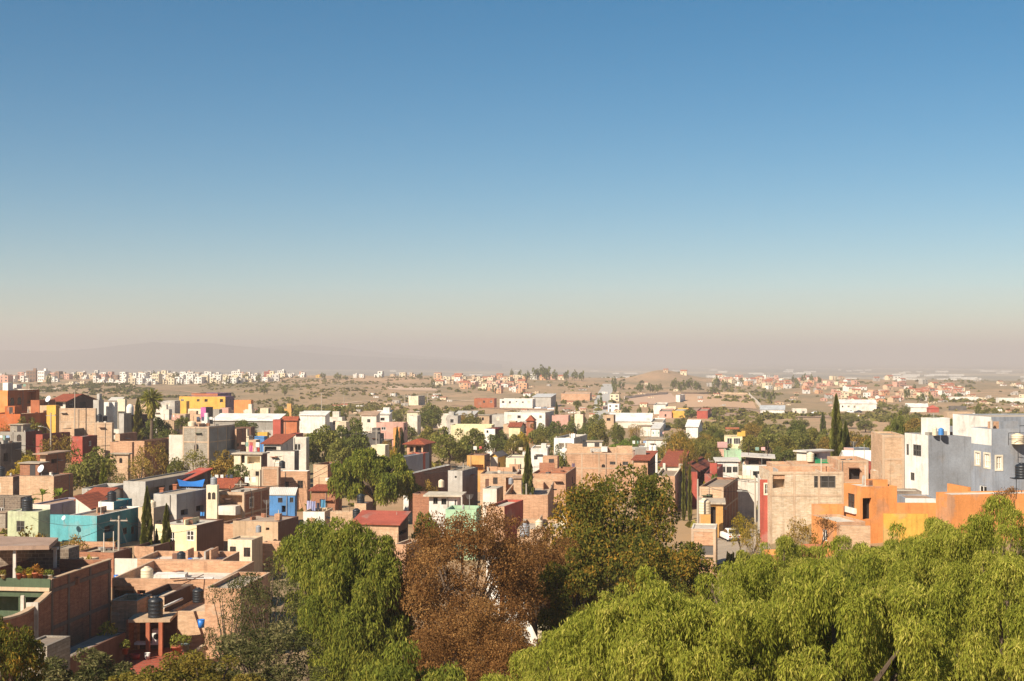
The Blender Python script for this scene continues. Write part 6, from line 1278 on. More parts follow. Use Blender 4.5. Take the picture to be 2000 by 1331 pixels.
TREES = [
 # left terrace
 (55, 888, 930, 62, 'yellow', 'yellow green leafy bush in front of the small brick shed'), (178, 872, 958, 92, 'green', 'large dark green tree in the yard right of the small brick shed'),
 (212, 900, 965, 40, 'olive', 'olive tree leaning against the large dark green yard tree', 'wisp'), (112, 848, 905, 66, 'brown', 'olive brown tree in front of the red plastered houses', 'wisp'),
 (55, 814, 862, 52, 'olive', 'rounded olive tree below the arched orange villa'), (105, 828, 866, 30, 'dark', 'dark shrub left of the tall blank brick block'), (306, 812, 868, 52, 'dark', 'dark evergreen crown at the foot of the fan palm'),
 (270, 778, 850, 17, 'olive', 'slender olive conifer left of the fan palm', 'cypress'), (330, 838, 885, 40, 'dark', 'dark bush right of the fan palm foot'), (298, 862, 925, 58, 'brown', 'brownish olive tree over the long dark brick wall', 'wisp'),
 (276, 890, 950, 54, 'dry', 'dry pinkish brown shrub on the bare slope', 'wisp'), (382, 878, 935, 66, 'olive', 'olive tree in front of the grey block house', 'wisp'), (345, 892, 930, 36, 'green', 'small green tree below the pale cream annex'),
 (440, 878, 962, 60, 'brown', 'tall dark olive tree right of the grey block house'), (466, 905, 968, 44, 'dark', 'dark tree left of the orange brick house'), (203, 905, 958, 16, 'bright', 'little bright green cypress in the yard', 'cypress'),
 (232, 925, 965, 44, 'grey', 'grey green shrub right of the little cypress', 'wisp'), (150, 805, 850, 30, 'dark', 'dark shrub behind the brick stub wall'), (215, 802, 835, 44, 'olive', 'low olive tree behind the black tanks', 'wisp'),
 (22, 822, 870, 40, 'brown', 'brown bush at the left edge by the green shed', 'wisp'), (350, 930, 962, 30, 'brown', 'brown bush behind the concrete house', 'wisp'),
 # cypresses
 (288, 953, 1096, 23, 'green', 'taller pointed cypress beside the turquoise house', 'cypress'), (326, 986, 1092, 19, 'green', 'shorter pointed cypress at the corner of the yellow house', 'cypress'), (307, 1034, 1096, 11, 'green', 'smallest young cypress between the two pointed ones', 'cypress'),
 # left middle
 (630, 828, 925, 82, 'green', 'left one of two big round trees left of centre'), (688, 816, 918, 76, 'dark', 'right darker one of two big round trees left of centre'), (660, 855, 930, 60, 'green', 'lower green tree in front of the two big round trees'),
 (478, 820, 855, 52, 'dark', 'dark spreading tree behind the block house'), (770, 874, 912, 20, 'yellow', 'small bright yellow autumn tree above the weeping tree'), (776, 834, 896, 9, 'dark', 'left one of two thin dark cypresses on the rooftops', 'cypress'), (786, 838, 896, 8, 'dark', 'right one of two thin dark cypresses on the rooftops', 'cypress'),
 (755, 860, 900, 36, 'brown', 'brownish tree left of the two thin cypresses', 'wisp'), (1031, 868, 975, 21, 'green', 'big lone cypress in front of the tall white house', 'cypress'),
 (835, 938, 985, 54, 'brown', 'leafless brownish tree on the shaded brick wall', 'wisp'), (620, 1028, 1065, 34, 'yellow', 'yellow green creeper bush below the white yard wall'), (830, 1000, 1060, 60, 'rich', 'deep green garden tree left of the brown tree'),
 (585, 795, 830, 36, 'grey', 'grey bush tree right of the long white shed'), (720, 808, 836, 40, 'grey', 'grey green bush left of the white gabled house'), (505, 795, 820, 24, 'grey', 'grey tree beyond the long white shed', 'far'),
 # centre grove
 (842, 785, 842, 52, 'grey', 'big grey green tree standing on the middle plain'), (776, 800, 830, 30, 'grey', 'smaller grey tree left of the big grey green tree'), (836, 832, 880, 52, 'olive', 'olive yellow tree at the left of the centre grove'), (795, 828, 870, 48, 'green', 'green tree right of the orange house behind small cypresses'),
 (876, 834, 915, 84, 'green', 'largest green tree of the centre grove'), (928, 836, 905, 64, 'green', 'second largest green tree of the centre grove'), (905, 862, 912, 50, 'dark', 'dark tree between the two largest grove trees'), (975, 840, 892, 46, 'dark', 'dark green tree right in the centre grove'),
 (1003, 848, 895, 44, 'olive', 'olive tree left of the lone cypress top'), (1020, 842, 890, 30, 'yellow', 'yellow leaved tree behind the lone cypress'), (1052, 826, 875, 50, 'green', 'green tree left of the white modernist house'), (1085, 822, 870, 44, 'dark', 'first dark tree behind the white modernist house'), (1112, 822, 868, 40, 'dark', 'second dark tree behind the white modernist house'), (1138, 826, 868, 34, 'dark', 'third dark tree behind the white modernist house'),
 (1170, 826, 885, 48, 'olive', 'light olive round tree right of the white modernist house'), (1206, 824, 878, 34, 'green', 'dark green column tree right of the light olive tree'), (1218, 856, 892, 70, 'rich', 'deep green dense hedge tree behind the long brick house'), (1242, 828, 866, 40, 'brown', 'bare brown tree in front of the factory shed', 'wisp'),
 (1094, 880, 930, 44, 'green', 'green tree between the white tower and the long brick house'), (1083, 868, 905, 34, 'dark', 'dark shrub above the tree by the white tower'), (1155, 845, 880, 26, 'olive', 'small olive tree in front of the light olive tree'),
 (1087, 785, 826, 7, 'grey', 'thin grey cypress before the white school', 'cypress'), (1073, 803, 828, 10, 'grey', 'short wide grey cypress before the white school', 'cypress'),
 (1320, 838, 918, 66, 'brown', 'tall wispy brown olive tree right of the twin tanks', 'wisp'), (1345, 850, 912, 40, 'brown', 'wispy olive tree behind the twin cypresses', 'wisp'), (1332, 812, 845, 38, 'grey', 'dark grey tree below the yellow slope house'), (1392, 832, 870, 56, 'green', 'flat topped green tree right of the white hangar'),
 (1382, 848, 895, 60, 'olive', 'broad olive tree below the flat topped green tree'), (1415, 862, 890, 30, 'olive', 'small olive tree left of the yellow barred house'), (1398, 880, 915, 40, 'grey', 'grey green tree left of the pink roofed house'), (1240, 850, 872, 24, 'rich', 'small green bush above the twin tanks'),
 (1335, 900, 985, 8, 'green', 'left one of the twin cypresses by the tile porch', 'cypress'), (1347, 904, 985, 8, 'green', 'right one of the twin cypresses by the tile porch', 'cypress'),
 # right grove
 (1470, 848, 905, 56, 'olive', 'olive tree right of the yellow barred house'), (1500, 836, 895, 52, 'green', 'leftmost tall green tree of the right grove'), (1535, 850, 905, 64, 'olive', 'wide olive tree in front of the right grove'), (1560, 838, 892, 50, 'green', 'green tree above the canopy terrace'), (1525, 872, 915, 50, 'dark', 'dark green bush tree by the canopy terrace'),
 (1590, 836, 890, 52, 'olive', 'olive tree left of the tallest cypress'), (1607, 806, 850, 11, 'dark', 'short dark cypress left of the tallest cypress', 'cypress'), (1633, 772, 912, 24, 'green', 'tallest pointed cypress on the right', 'cypress'), (1651, 824, 905, 20, 'dark', 'dark conifer close right of the tallest cypress', 'cypress'),
 (1615, 852, 900, 46, 'brown', 'brown olive tree at the foot of the tallest cypress'), (1672, 842, 898, 50, 'brown', 'brownish tree right of the dark conifer'), (1692, 858, 905, 40, 'dark', 'dark green tree above the pink roof boxes'), (1715, 838, 905, 54, 'olive', 'olive tree above the white vaulted hall'), (1752, 802, 870, 36, 'dark', 'tall dark tree behind the tall brick gable'), (1788, 816, 875, 58, 'brown', 'brown olive tree left of the white tank screen'),
 (1738, 830, 880, 50, 'green', 'green tree behind the tall brick gable'), (1868, 812, 850, 34, 'dark', 'dark round tree behind the grey painted wall'), (1482, 815, 850, 34, 'olive', 'yellowish olive tree at the back of the right grove'), (1440, 826, 852, 30, 'grey', 'grey bush at the back right of the white hangar'), (1560, 815, 842, 40, 'grey', 'grey bush behind the right grove'), (1650, 812, 838, 40, 'grey', 'grey bush behind the dark conifer'), (1690, 818, 846, 44, 'grey', 'grey green bush on the plain behind the right grove'),
 (1925, 795, 835, 26, 'grey', 'first tall grey tree on the plain above the grey blue house'), (1945, 800, 835, 24, 'grey', 'second tall grey tree on the plain above the grey blue house'), (1910, 785, 830, 14, 'grey', 'slim grey tree on the plain above the grey blue house'), (1768, 790, 815, 22, 'grey', 'grey tree left of the gabled warehouse'),
 # street and compound
 (1446, 1000, 1068, 46, 'yellow', 'yellow green tree over the street behind the white car', 'wisp'), (1466, 1010, 1090, 40, 'dry', 'dry brown shrub by the red plastered house', 'wisp'), (1262, 908, 1000, 50, 'olive', 'narrow tall olive tree before the tile roofed corner room'), (1560, 1012, 1082, 74, 'brown', 'tangled brown shrub in front of the block house', 'wisp'),
 (1300, 935, 1000, 40, 'olive', 'olive bush between the chimney houses', 'wisp'), (1288, 960, 1010, 36, 'dry', 'dry reddish bush behind the olive tree', 'wisp'), (1395, 925, 975, 28, 'rich', 'cactus green bush on the red tower terrace'), (1374, 938, 975, 14, 'yellow', 'small yellow flowering bush by the red terrace'),
 (70, 1030, 1100, 120, 'brown', 'wide dry brown hedge behind the terrace canopy', 'wisp'), (150, 1044, 1092, 70, 'brown', 'dry grey bush below the turquoise house', 'wisp'), (172, 1080, 1125, 40, 'yellow', 'orange tinged potted bush on the brick wall corner'),
]
DEPTH = {'yellow green leafy bush': 238, 'large dark green tree in the yard right': 236, 'olive tree leaning': 234, 'olive brown tree in front of the red': 262, 'rounded olive tree below': 300, 'brownish olive tree over the long': 252, 'dry pinkish brown': 240, 'olive tree in front of the grey block': 250, 'small green tree below the pale cream': 250, 'tall dark olive tree right of': 248, 'dark tree left of the orange brick': 230, 'grey green shrub right of the little': 228, 'little bright green cypress': 226, 'dark evergreen crown at the foot': 326, 'slender olive conifer': 328, 'dark bush right of the fan palm': 322, 'brown bush behind the concrete': 232, 'taller pointed cypress': 150, 'shorter pointed cypress': 150, 'smallest young cypress': 151, 'wide dry brown hedge': 112, 'dry grey bush below the turq': 150, 'orange tinged': 105.5, 'leafless brownish tree on the': 205, 'big lone cypress': 206, 'left one of the twin cypresses': 208, 'right one of the twin cypresses': 206, 'narrow tall olive tree before': 214, 'yellow green creeper': 170, 'deep green garden tree': 166, 'olive bush between the chimney': 212, 'dry reddish bush': 206, 'cactus green': 218, 'small yellow flowering': 214, 'yellow green tree over the street': 160, 'dry brown shrub by': 150, 'tangled brown shrub': 128, 'green tree between the white tower': 250, 'dark shrub above the tree by': 254, 'tall wispy brown olive': 262, 'wispy olive tree behind the twin': 236, 'tallest pointed': 235, 'dark conifer close': 240, 'dark green tree above the pink': 240, 'olive tree above the white vaulted': 230, 'tall dark tree behind the tall brick': 260, 'green tree behind the tall brick': 230}
DOF = lambda lab: next((v for k, v in DEPTH.items() if lab.startswith(k)), None)
for t in TREES:
    tree(*t[:6], kind=t[6] if len(t) > 6 else 'round', d=DOF(t[5]))
# far single trees
FT_ = [(1046, 718, 740, 18), (1056, 712, 740, 26), (1068, 716, 741, 20), (1084, 722, 742, 16), (1106, 723, 742, 13), (1122, 722, 742, 14), (1136, 724, 743, 13), (1030, 724, 741, 16), (1015, 722, 738, 9), (1000, 720, 737, 8), (1200, 735, 758, 12), (1213, 742, 760, 17), (1200, 748, 768, 9), (1250, 747, 764, 22), (1270, 748, 765, 16), (1282, 752, 766, 9), (1290, 749, 762, 8), (1320, 738, 760, 20), (1332, 742, 765, 16), (1350, 738, 760, 26), (1362, 744, 762, 16), (1400, 733, 757, 22), (1415, 742, 762, 16), (1395, 752, 768, 20), (1445, 742, 752, 14),
 (1495, 758, 780, 16), (1508, 762, 784, 14), (1550, 732, 748, 9), (1570, 729, 746, 10), (1584, 731, 747, 11), (1600, 735, 748, 9), (1555, 738, 752, 12), (1772, 757, 778, 14), (1798, 765, 786, 18), (1818, 768, 788, 12), (1842, 766, 780, 10), (1786, 750, 764, 8), (1870, 765, 778, 14), (516, 748, 770, 20), (556, 752, 772, 16), (345, 727, 742, 16), (150, 726, 742, 14), (12, 728, 744, 8), (300, 724, 738, 14), (630, 728, 738, 12), (660, 728, 740, 22), (820, 728, 740, 14), (480, 728, 744, 14), (505, 730, 746, 12), (675, 733, 741, 16), (95, 730, 752, 12), (445, 735, 750, 14), (845, 738, 756, 9), (1172, 768, 800, 12), (1220, 790, 815, 22), (1248, 792, 812, 10), (1270, 796, 812, 12), (1350, 796, 815, 40), (1395, 800, 815, 12), (1340, 790, 806, 18), (1030, 770, 788, 12), (965, 752, 768, 12), (925, 748, 762, 9), (1405, 802, 828, 6)]
FTA = [(110, 'above the orange villa'), (320, 'above the fan palm'), (420, 'on the left ridge'), (600, 'above the orange hall'), (900, 'on the bare middle ridge'), (990, 'beside the centre estate'), (1140, 'on the wooded hill top'), (1225, 'beside the straight road'), (1300, 'below the bare round hill'), (1370, 'right of the bare round hill'), (1450, 'above the terraced field'), (1530, 'beside the terraced field end'), (1650, 'on the right town skyline'), (2100, 'at the hillside town end')]
FDESC = {}
for px, yt, yb, w in FT_:
    where = anchor(px, FTA); sz = 'tall narrow' if yb-yt > 1.6*w else ('wide low' if w > 1.1*(yb-yt) else ('small round' if w < 14 else 'big round'))
    lab = f'{sz} grey green tree {where}'; FDESC[lab] = FDESC.get(lab, 0)+1
    rowt = ['', ', nearer the front', ', set further back', ', close beside its neighbours'][min(3, FDESC[lab]-1)]
    tree(px, yt, yb+2, w, 'dark' if px > 1000 else 'grey', lab+rowt, 'far', group='single trees on the far slopes')
# scrub on the hills: uncountable
def scrub(name, label, boxes, n, col, size=(1.2, 3.6), seed=1):
    rng = np.random.default_rng(seed); P = []; T = []
    tot = sum(b[4] for b in boxes)
    for (x0, x1, d0, d1, wgt) in boxes:
        m = int(n*wgt/tot); px = rng.uniform(x0, x1, m); d = rng.uniform(d0, d1, m)
        X = (px-CX)/F*d; keep = (np.sin(X/31+d/47)+np.sin(X/13-d/83+1)+rng.normal(0, .6, m)) > .1; X, d = X[keep], d[keep]; m = len(X)
        Z = CZ-drop(X, d); s = rng.uniform(*size, m)
        for k in range(14):
            o = unit(rng.normal(size=(m, 3))); o[:, 2] = np.abs(o[:, 2])*.75
            c = np.stack([X, d, Z], 1)+o*s[:, None]*.55; P.append(leaf_quads(c, unit(rng.normal(size=(m, 3)))+o*.4, s*.9, .7, rng)); T.append(np.clip(rng.normal(.45, .2, m), 0, 1))
    o = quads(name, np.concatenate(P), LG, np.concatenate(T)); o.color = col; tag(o, label, None, None, 'stuff')
scrub('scrub', 'dark green scrub on the rounded hill behind the orange villa', [(60, 300, 960, 1330, 1), (60, 420, 900, 1000, .4)], 1300, (.8, .78, .74, 1), (1.2, 3), 4)
scrub('scrub', 'brown olive scrub over the bare middle ridge', [(390, 860, 850, 1800, 1), (600, 800, 750, 900, .25)], 2600, (1.05, .92, .85, 1), (.9, 2.8), 5)
scrub('scrub', 'dusty bushes over the middle plain', [(560, 960, 480, 850, .7), (1000, 1240, 700, 1500, .5), (880, 1160, 600, 800, .3), (1380, 2000, 460, 780, 2.2), (1220, 1420, 560, 660, .3), (1380, 1560, 950, 1500, .4), (1700, 2000, 700, 1100, .6)], 3000, (1.1, 1.0, .9, 1), (1, 3.6), 6)
scrub('scrub', 'greyish bushes between the far estates', [(1000, 1420, 1300, 2300, .8), (1380, 1900, 1000, 2200, 1.2), (0, 560, 1350, 1900, .7), (840, 1030, 1100, 1750, .4), (1800, 2050, 1000, 2600, .6)], 700, (.95, .9, .88, 1), (1.5, 4.5), 7)
scrub('scrub', 'low weeds and bushes between the town houses', [(0, 420, 170, 480, 1), (420, 1000, 170, 480, 1), (1000, 1500, 150, 480, 1), (1450, 1800, 250, 500, .8)], 1100, (1.15, 1.05, .8, 1), (.6, 2.4), 8)
# palms
def palm(px, yt, yb, wpx, label, skirt=True, hue=(1, 1, .75, 1), seed=1, d=None):
    rng = np.random.default_rng(seed); d = d or dist(px, yb); X = (px-CX)/F*d; z0 = gz(X, d); H = at(px, yt, d).z-z0; R = wpx*d/F/2
    t = thing('fan_palm', label, 'palm', (X, d, z0)); hc = H-R*.95
    link(bpy.data.objects.new('trunk', MB().tube([(0, 0, -.4), (.1, 0, hc*.6), (0, 0, hc)], [.42, .3, .28], 8).mesh('trunk', BARK)), t)
    n = 130 if skirt else 100; v = unit(rng.normal(size=(n, 3))); v[:, 2] = v[:, 2]*.75+.28; v = unit(v)
    P = []; T = []
    for j in range(5):
        f = .45+.13*j; c = np.array([0, 0, hc])+v*R*f+np.stack([0*v[:, 0], 0*v[:, 0], -R*.22*f*f+0*v[:, 0]], 1)+rng.normal(0, R*.04, (n, 3)); ax = v.copy(); ax[:, 2] -= .25*f
        P.append(leaf_quads(c, ax, np.full(n, R*.5), .16, rng)); T.append(np.clip(rng.normal(.5, .2, n), 0, 1))
    o = link(bpy.data.objects.new('crown', quadmesh('crown_palm', np.concatenate(P), LG, np.concatenate(T))), t); o.color = hue
    if skirt:
        n = 420; ph = rng.random(n)*6.283; z = hc-rng.random(n)*R*1.7; rr = R*.5*(1-.45*(hc-z)/(R*1.7))*(.6+.4*rng.random(n))
        c = np.stack([rr*np.cos(ph), rr*np.sin(ph), z], 1); ax = np.stack([np.cos(ph)*.3, np.sin(ph)*.3, -np.ones(n)], 1)
        o = link(bpy.data.objects.new('dry_frond_skirt', quadmesh('palm_skirt', leaf_quads(c, ax, np.full(n, R*.5), .25, rng), LG, rng.random(n))), t); o.color = (2.0, 1.75, 1.6, 1)
palm(296, 757, 850, 44, 'tall fan palm with a pale skirt of dry fronds', True, (1.15, 1.15, .7, 1), 1, 322)
palm(357, 811, 862, 30, 'small fan palm right of the tall fan palm', False, (.9, .95, .75, 1), 2, 342)
palm(1127, 781, 822, 16, 'lone far palm beside the straight road', True, (.9, .95, .8, 1), 3)
def banana(px, yb, hpx, label, seed):
    rng = np.random.default_rng(seed); d = 207; X = (px-CX)/F*d; P0 = at(px, yb, d); z0 = P0.z; H = hpx*d/F
    t = thing('banana_plant', label, 'banana plant', (X, d, z0), 'banana plants in the yard')
    link(bpy.data.objects.new('stem', MB().tube([(0, 0, -3), (0, 0, H*.5)], [.14, .09], 6).mesh('stem', plain('#7c7440'))), t)
    for i in range(11):
        a = rng.random()*6.283; el = rng.uniform(.15, 1.3); L = H*rng.uniform(.5, .75); mb = MB(); prev = None; w0 = L*.16
        u = Vector((math.cos(a), math.sin(a), 0)); s = Vector((-u.y, u.x, 0))
        for k in range(7):
            f = k/6; p = Vector((0, 0, H*.48))+u*(L*f*math.cos(el))+Vector((0, 0, L*(f*math.sin(el)-.35*f*f))); w = w0*math.sin(math.pi*min(.97, .12+.85*f))
            cur = (p-s*w, p+Vector((0, 0, -.05)), p+s*w)
            if prev: mb.poly([prev[0], prev[1], cur[1], cur[0]]); mb.poly([prev[1], prev[2], cur[2], cur[1]])
            prev = cur
        link(bpy.data.objects.new('leaf', mb.mesh('leaf', BANM)), t)
BANM = leafmat('banana_leaf', '#7f8a35', '#8e9a3c', '#a3a84a', .35)
banana(84, 985, 38, 'left banana plant in front of the blank sunlit brick house', 1); banana(116, 988, 40, 'right banana plant in front of the blank sunlit brick house', 2); banana(66, 990, 26, 'smallest banana plant at the left of the row', 3)
# ---- the big near trees, each grown to its own shape
def big(name, label, px, d, yt, kind, R, seed, rz=0, share=None, hscale=1.0, mat_=None, nc=60, per=200, trunk_r=.3, cat='tree', dz=0, **kw):
    rng = np.random.default_rng(seed); X = (px-CX)/F*d; z0 = gz(X, d); zt = at(px, yt, d).z; zc = zt-R[2]*.98
    if share is None:
        if kind == 'pepper': P, T, C = pepper_crown(nc, per, kw.get('seg', 3), rng, R, kw.get('rr', (.8, 1.5)), kw.get('ln', (.5, 1.5)), kw.get('low', -.35), kw.get('size', .30), kw.get('asp', .26))
        else:
            P, T, C = clumps_crown(nc, per, 1, kw.get('leaf', .04), kw.get('asp', .5), rng, kw.get('droop', .2), 1.0, kw.get('low', -.8), kw.get('cr', (.16, .3)))
            P = P*np.array(R); C = [(c*np.array(R), r) for c, r in C]
        me = quadmesh('crown_'+name, P, mat_, T)
        tm = limbs(MB(), (0, 0, z0-zc), [tuple(c*.92) for c, r in C[:26]], trunk_r, .45, seed).mesh('trunk', BARK)
    else: me, tm = share
    t = thing(name, label, cat, (X, d, z0), kw.get('group'), rz)
    c = link(bpy.data.objects.new('crown', me), t); c.location = (0, 0, zc-z0); k = link(bpy.data.objects.new('trunk', tm), t); k.location = (0, 0, zc-z0)
    return me, tm
PEP = leafmat('pepper_leaf', '#67702a', '#999a3a', '#c4b85c', .38); PEPD = leafmat('pepper_leaf_dark', '#57622a', '#7d8233', '#aaa148', .36)
BRN = leafmat('brown_leaf', '#563e24', '#885f36', '#b48a54', .35); OLV = leafmat('ash_leaf', '#454c22', '#6b6a2c', '#ad8234', .33)
DRK = leafmat('dark_shrub_leaf', '#3a4022', '#545530', '#8e8458', .3); YLW = leafmat('yellowing_leaf', '#5a5a26', '#7c7030', '#a08840', .35)
big('weeping_pepper_tree', 'big rounded weeping green tree standing among the rooftops', 733, 205, 890, 'pepper', (5.4, 5.4, 4.2), 31, mat_=PEPD, nc=80, per=170, rr=(.6, 1.2), ln=(.8, 2.4), size=.5, asp=.3, seg=4, low=-.2)
big('weeping_pepper_tree', 'tall weeping green tree in the lower left of centre', 702, 86, 1042, 'pepper', (2.9, 2.8, 6.4), 32, mat_=PEPD, nc=230, per=170, rr=(.3, .65), ln=(.8, 2.6), size=.30, asp=.2, seg=4, low=-.75)
big('weeping_pepper_tree', 'smaller weeping green tree left of the tall weeping tree', 608, 98, 1034, 'pepper', (1.7, 1.7, 3.2), 33, mat_=PEPD, nc=40, per=260, rr=(.6, 1.1), ln=(.6, 1.8), size=.30, low=-.7)
big('brown_tree', 'large rust brown feathery tree in the centre foreground', 905, 86, 985, 'clump', (4.4, 3.6, 5.6), 34, mat_=BRN, nc=130, per=620, leaf=.026, asp=.55, droop=0, cr=(.15, .28), low=-.95)
big('brown_tree', 'rust brown tree spreading to the right behind the large brown one', 1055, 96, 1030, 'clump', (3.0, 2.8, 3.6), 35, mat_=BRN, nc=80, per=600, leaf=.034, asp=.5, droop=0, cr=(.17, .3))
big('brown_tree', 'round low rust brown crown at the bottom centre', 915, 66, 1175, 'clump', (2.9, 2.6, 3.4), 36, mat_=BRN, nc=90, per=620, leaf=.03, asp=.5, droop=0, cr=(.17, .3))
big('ash_tree', 'large olive and amber leaved tree right of the brown tree', 1215, 102, 925, 'clump', (5.4, 4.2, 7.4), 37, mat_=OLV, nc=170, per=330, leaf=.042, asp=.5, droop=.3, cr=(.15, .27), low=-.95)
big('ash_tree', 'smaller olive tree at the lower right of the amber tree', 1300, 92, 1035, 'clump', (3.0, 2.6, 4.2), 38, mat_=OLV, nc=70, per=320, leaf=.06, asp=.5, droop=.3, cr=(.17, .3))
big('ash_tree', 'small olive tree growing between the brown tree and the amber one', 1120, 90, 1085, 'clump', (2.3, 2.0, 3.4), 49, mat_=OLV, nc=60, per=300, leaf=.07, asp=.5, droop=.3, cr=(.17, .3))
big('shrub_tree', 'dark straggly shrub tree left of the weeping trees', 520, 92, 1100, 'clump', (2.8, 2.4, 3.8), 39, mat_=DRK, nc=52, per=170, leaf=.07, asp=.25, droop=.5, cr=(.16, .3), low=-.95, trunk_r=.18)
big('shrub_tree', 'thin straggly shrub tree in front of the brick roofs', 445, 86, 1128, 'clump', (1.8, 1.8, 3.2), 40, mat_=DRK, nc=26, per=80, leaf=.09, asp=.22, droop=.5, cr=(.15, .28), low=-.9, trunk_r=.14)
big('shrub_tree', 'dark shrub mass at the foot of the weeping trees', 520, 74, 1225, 'clump', (2.9, 2.2, 2.6), 41, mat_=DRK, nc=60, per=260, leaf=.08, asp=.3, droop=.3, cr=(.18, .32), low=-.9)
big('yellowing_tree', 'olive yellow tree at the bottom left of centre', 405, 70, 1272, 'clump', (2.7, 2.2, 2.4), 42, mat_=YLW, nc=60, per=300, leaf=.07, asp=.4, droop=.3, cr=(.18, .32))
big('yellowing_tree', 'olive yellow bush at the bottom edge left', 300, 62, 1306, 'clump', (2.2, 1.8, 2.0), 43, mat_=YLW, nc=40, per=260, leaf=.09, asp=.4, droop=.3, cr=(.2, .35))
big('yellowing_tree', 'brown olive tree in the bottom left corner', 12, 64, 1205, 'clump', (1.7, 1.9, 3.2), 44, mat_=OLV, nc=55, per=260, leaf=.08, asp=.4, droop=.2, cr=(.18, .32), low=-.95)
big('shrub_tree', 'dark bush below the patio in the bottom left', 170, 76, 1272, 'clump', (2.6, 1.8, 1.9), 45, mat_=DRK, nc=45, per=240, leaf=.1, asp=.35, droop=.2, cr=(.2, .35))
big('weeping_pepper_tree', 'olive green weeping shrub at the bottom between brown and green trees', 810, 60, 1288, 'pepper', (2.4, 2.0, 2.4), 46, mat_=PEPD, nc=45, per=260, rr=(.5, .9), ln=(.5, 1.2), size=.24, low=-.5)
big('brown_tree', 'dull brown lower crown at the bottom edge of the centre', 1000, 60, 1215, 'clump', (1.9, 1.8, 2.6), 48, mat_=BRN, nc=60, per=520, leaf=.04, asp=.5, droop=0, cr=(.17, .3))
# bright green pepper trees along the bottom right
s1 = big('weeping_pepper_tree', 'bright green weeping tree at the left end of the right foreground', 1300, 58, 1180, 'pepper', (4.2, 3.6, 4.2), 51, mat_=PEP, nc=185, per=190, rr=(.2, .48), ln=(.4, 1.35), size=.17, asp=.2, seg=5, low=-.5)
s2 = big('weeping_pepper_tree', 'bright green weeping tree in the middle of the right foreground', 1490, 54, 1138, 'pepper', (4.4, 3.8, 4.6), 52, mat_=PEP, nc=185, per=190, rr=(.2, .48), ln=(.4, 1.35), size=.16, asp=.2, seg=5, low=-.5)
s3 = big('weeping_pepper_tree', 'tall bright green weeping tree under the orange compound', 1780, 62, 1062, 'pepper', (4.3, 3.8, 5.0), 53, mat_=PEP, nc=185, per=190, rr=(.2, .5), ln=(.4, 1.4), size=.18, asp=.2, seg=5, low=-.5)
for lab, px, d, yt, sh, rz in [('bright green weeping tree in the bottom right corner', 1930, 58, 1030, s2, 2.0), ('bright green weeping tree behind the street side crown', 1520, 88, 1072, s1, 1.0), ('bright green weeping tree low at the bottom right', 1640, 44, 1165, s3, 4.0),
        ('bright green weeping tree filling the bottom right edge', 1960, 44, 1150, s1, 3.3), ('bright green weeping tree low at the bottom centre right', 1330, 44, 1210, s3, 5.2), ('bright green weeping tree thin topped under the block house', 1640, 84, 1090, s2, 3.0), ('bright green weeping tree with a thin crown before the orange house', 1850, 80, 1042, s1, 5.0), ('low bright green weeping bush at the bottom centre', 1120, 52, 1262, s2, 1.5)]:
    big('weeping_pepper_tree', lab, px, d, yt, 'pepper', (4.2, 3.8, 4.4), 0, rz, sh)
# two thin bare trees before the orange wall
def bare_tree(px, yb, yt, wpx, label, seed, d):
    rg = random.Random(seed); X = (px-CX)/F*d; P = at(px, yb, d); z0 = min(gz(X, d), P.z); zt = at(px, yt, d).z; R = wpx*d/F/2; mb = MB(); tips = []
    def grow(p, dr, L, r, lv):
        q = p+dr*L; mb.tube([p, p.lerp(q, .5)+Vector((rg.uniform(-.06, .06), rg.uniform(-.06, .06), 0))*L, q], [r, r*.8, r*.6], 5)
        if lv == 0: tips.append(q); return
        for i in range(3):
            a = Vector((rg.uniform(-1, 1), rg.uniform(-1, 1), rg.uniform(.1, .9))).normalized(); grow(q, (dr*.6+a*.75).normalized(), L*.66, r*.55, lv-1)
    H = zt-z0; grow(Vector((0, 0, H*.35)), Vector((.15, 0, 1)).normalized(), H*.22, .09, 4); mb.tube([(0, 0, -.4), (0, 0, H*.36)], [.14, .1], 6)
    t = thing('bare_tree', label, 'tree', (X, d, z0)); rng = np.random.default_rng(seed)
    link(bpy.data.objects.new('trunk', mb.mesh('trunk', plain('#5a4334', .95, .4))), t)
    c = np.repeat(np.array([tuple(q) for q in tips]), 6, 0); c = c+rng.normal(0, R*.10, c.shape)
    link(bpy.data.objects.new('crown', quadmesh('crown_bare', leaf_quads(c, rng.normal(size=c.shape), np.full(len(c), .16), .4, rng), BRN, rng.random(len(c)))), t)
bare_tree(1928, 1050, 962, 62, 'thin dark bare tree in front of the wide orange wall', 4, 108)
bare_tree(1974, 1040, 938, 66, 'taller bare tree at the right edge beside the grey blue house', 9, 112)
bare_tree(1600, 1085, 1000, 70, 'leafless bush with arching twigs in front of the orange terrace', 12, 112)

pots()

for e in EXTRA: potted(*e)
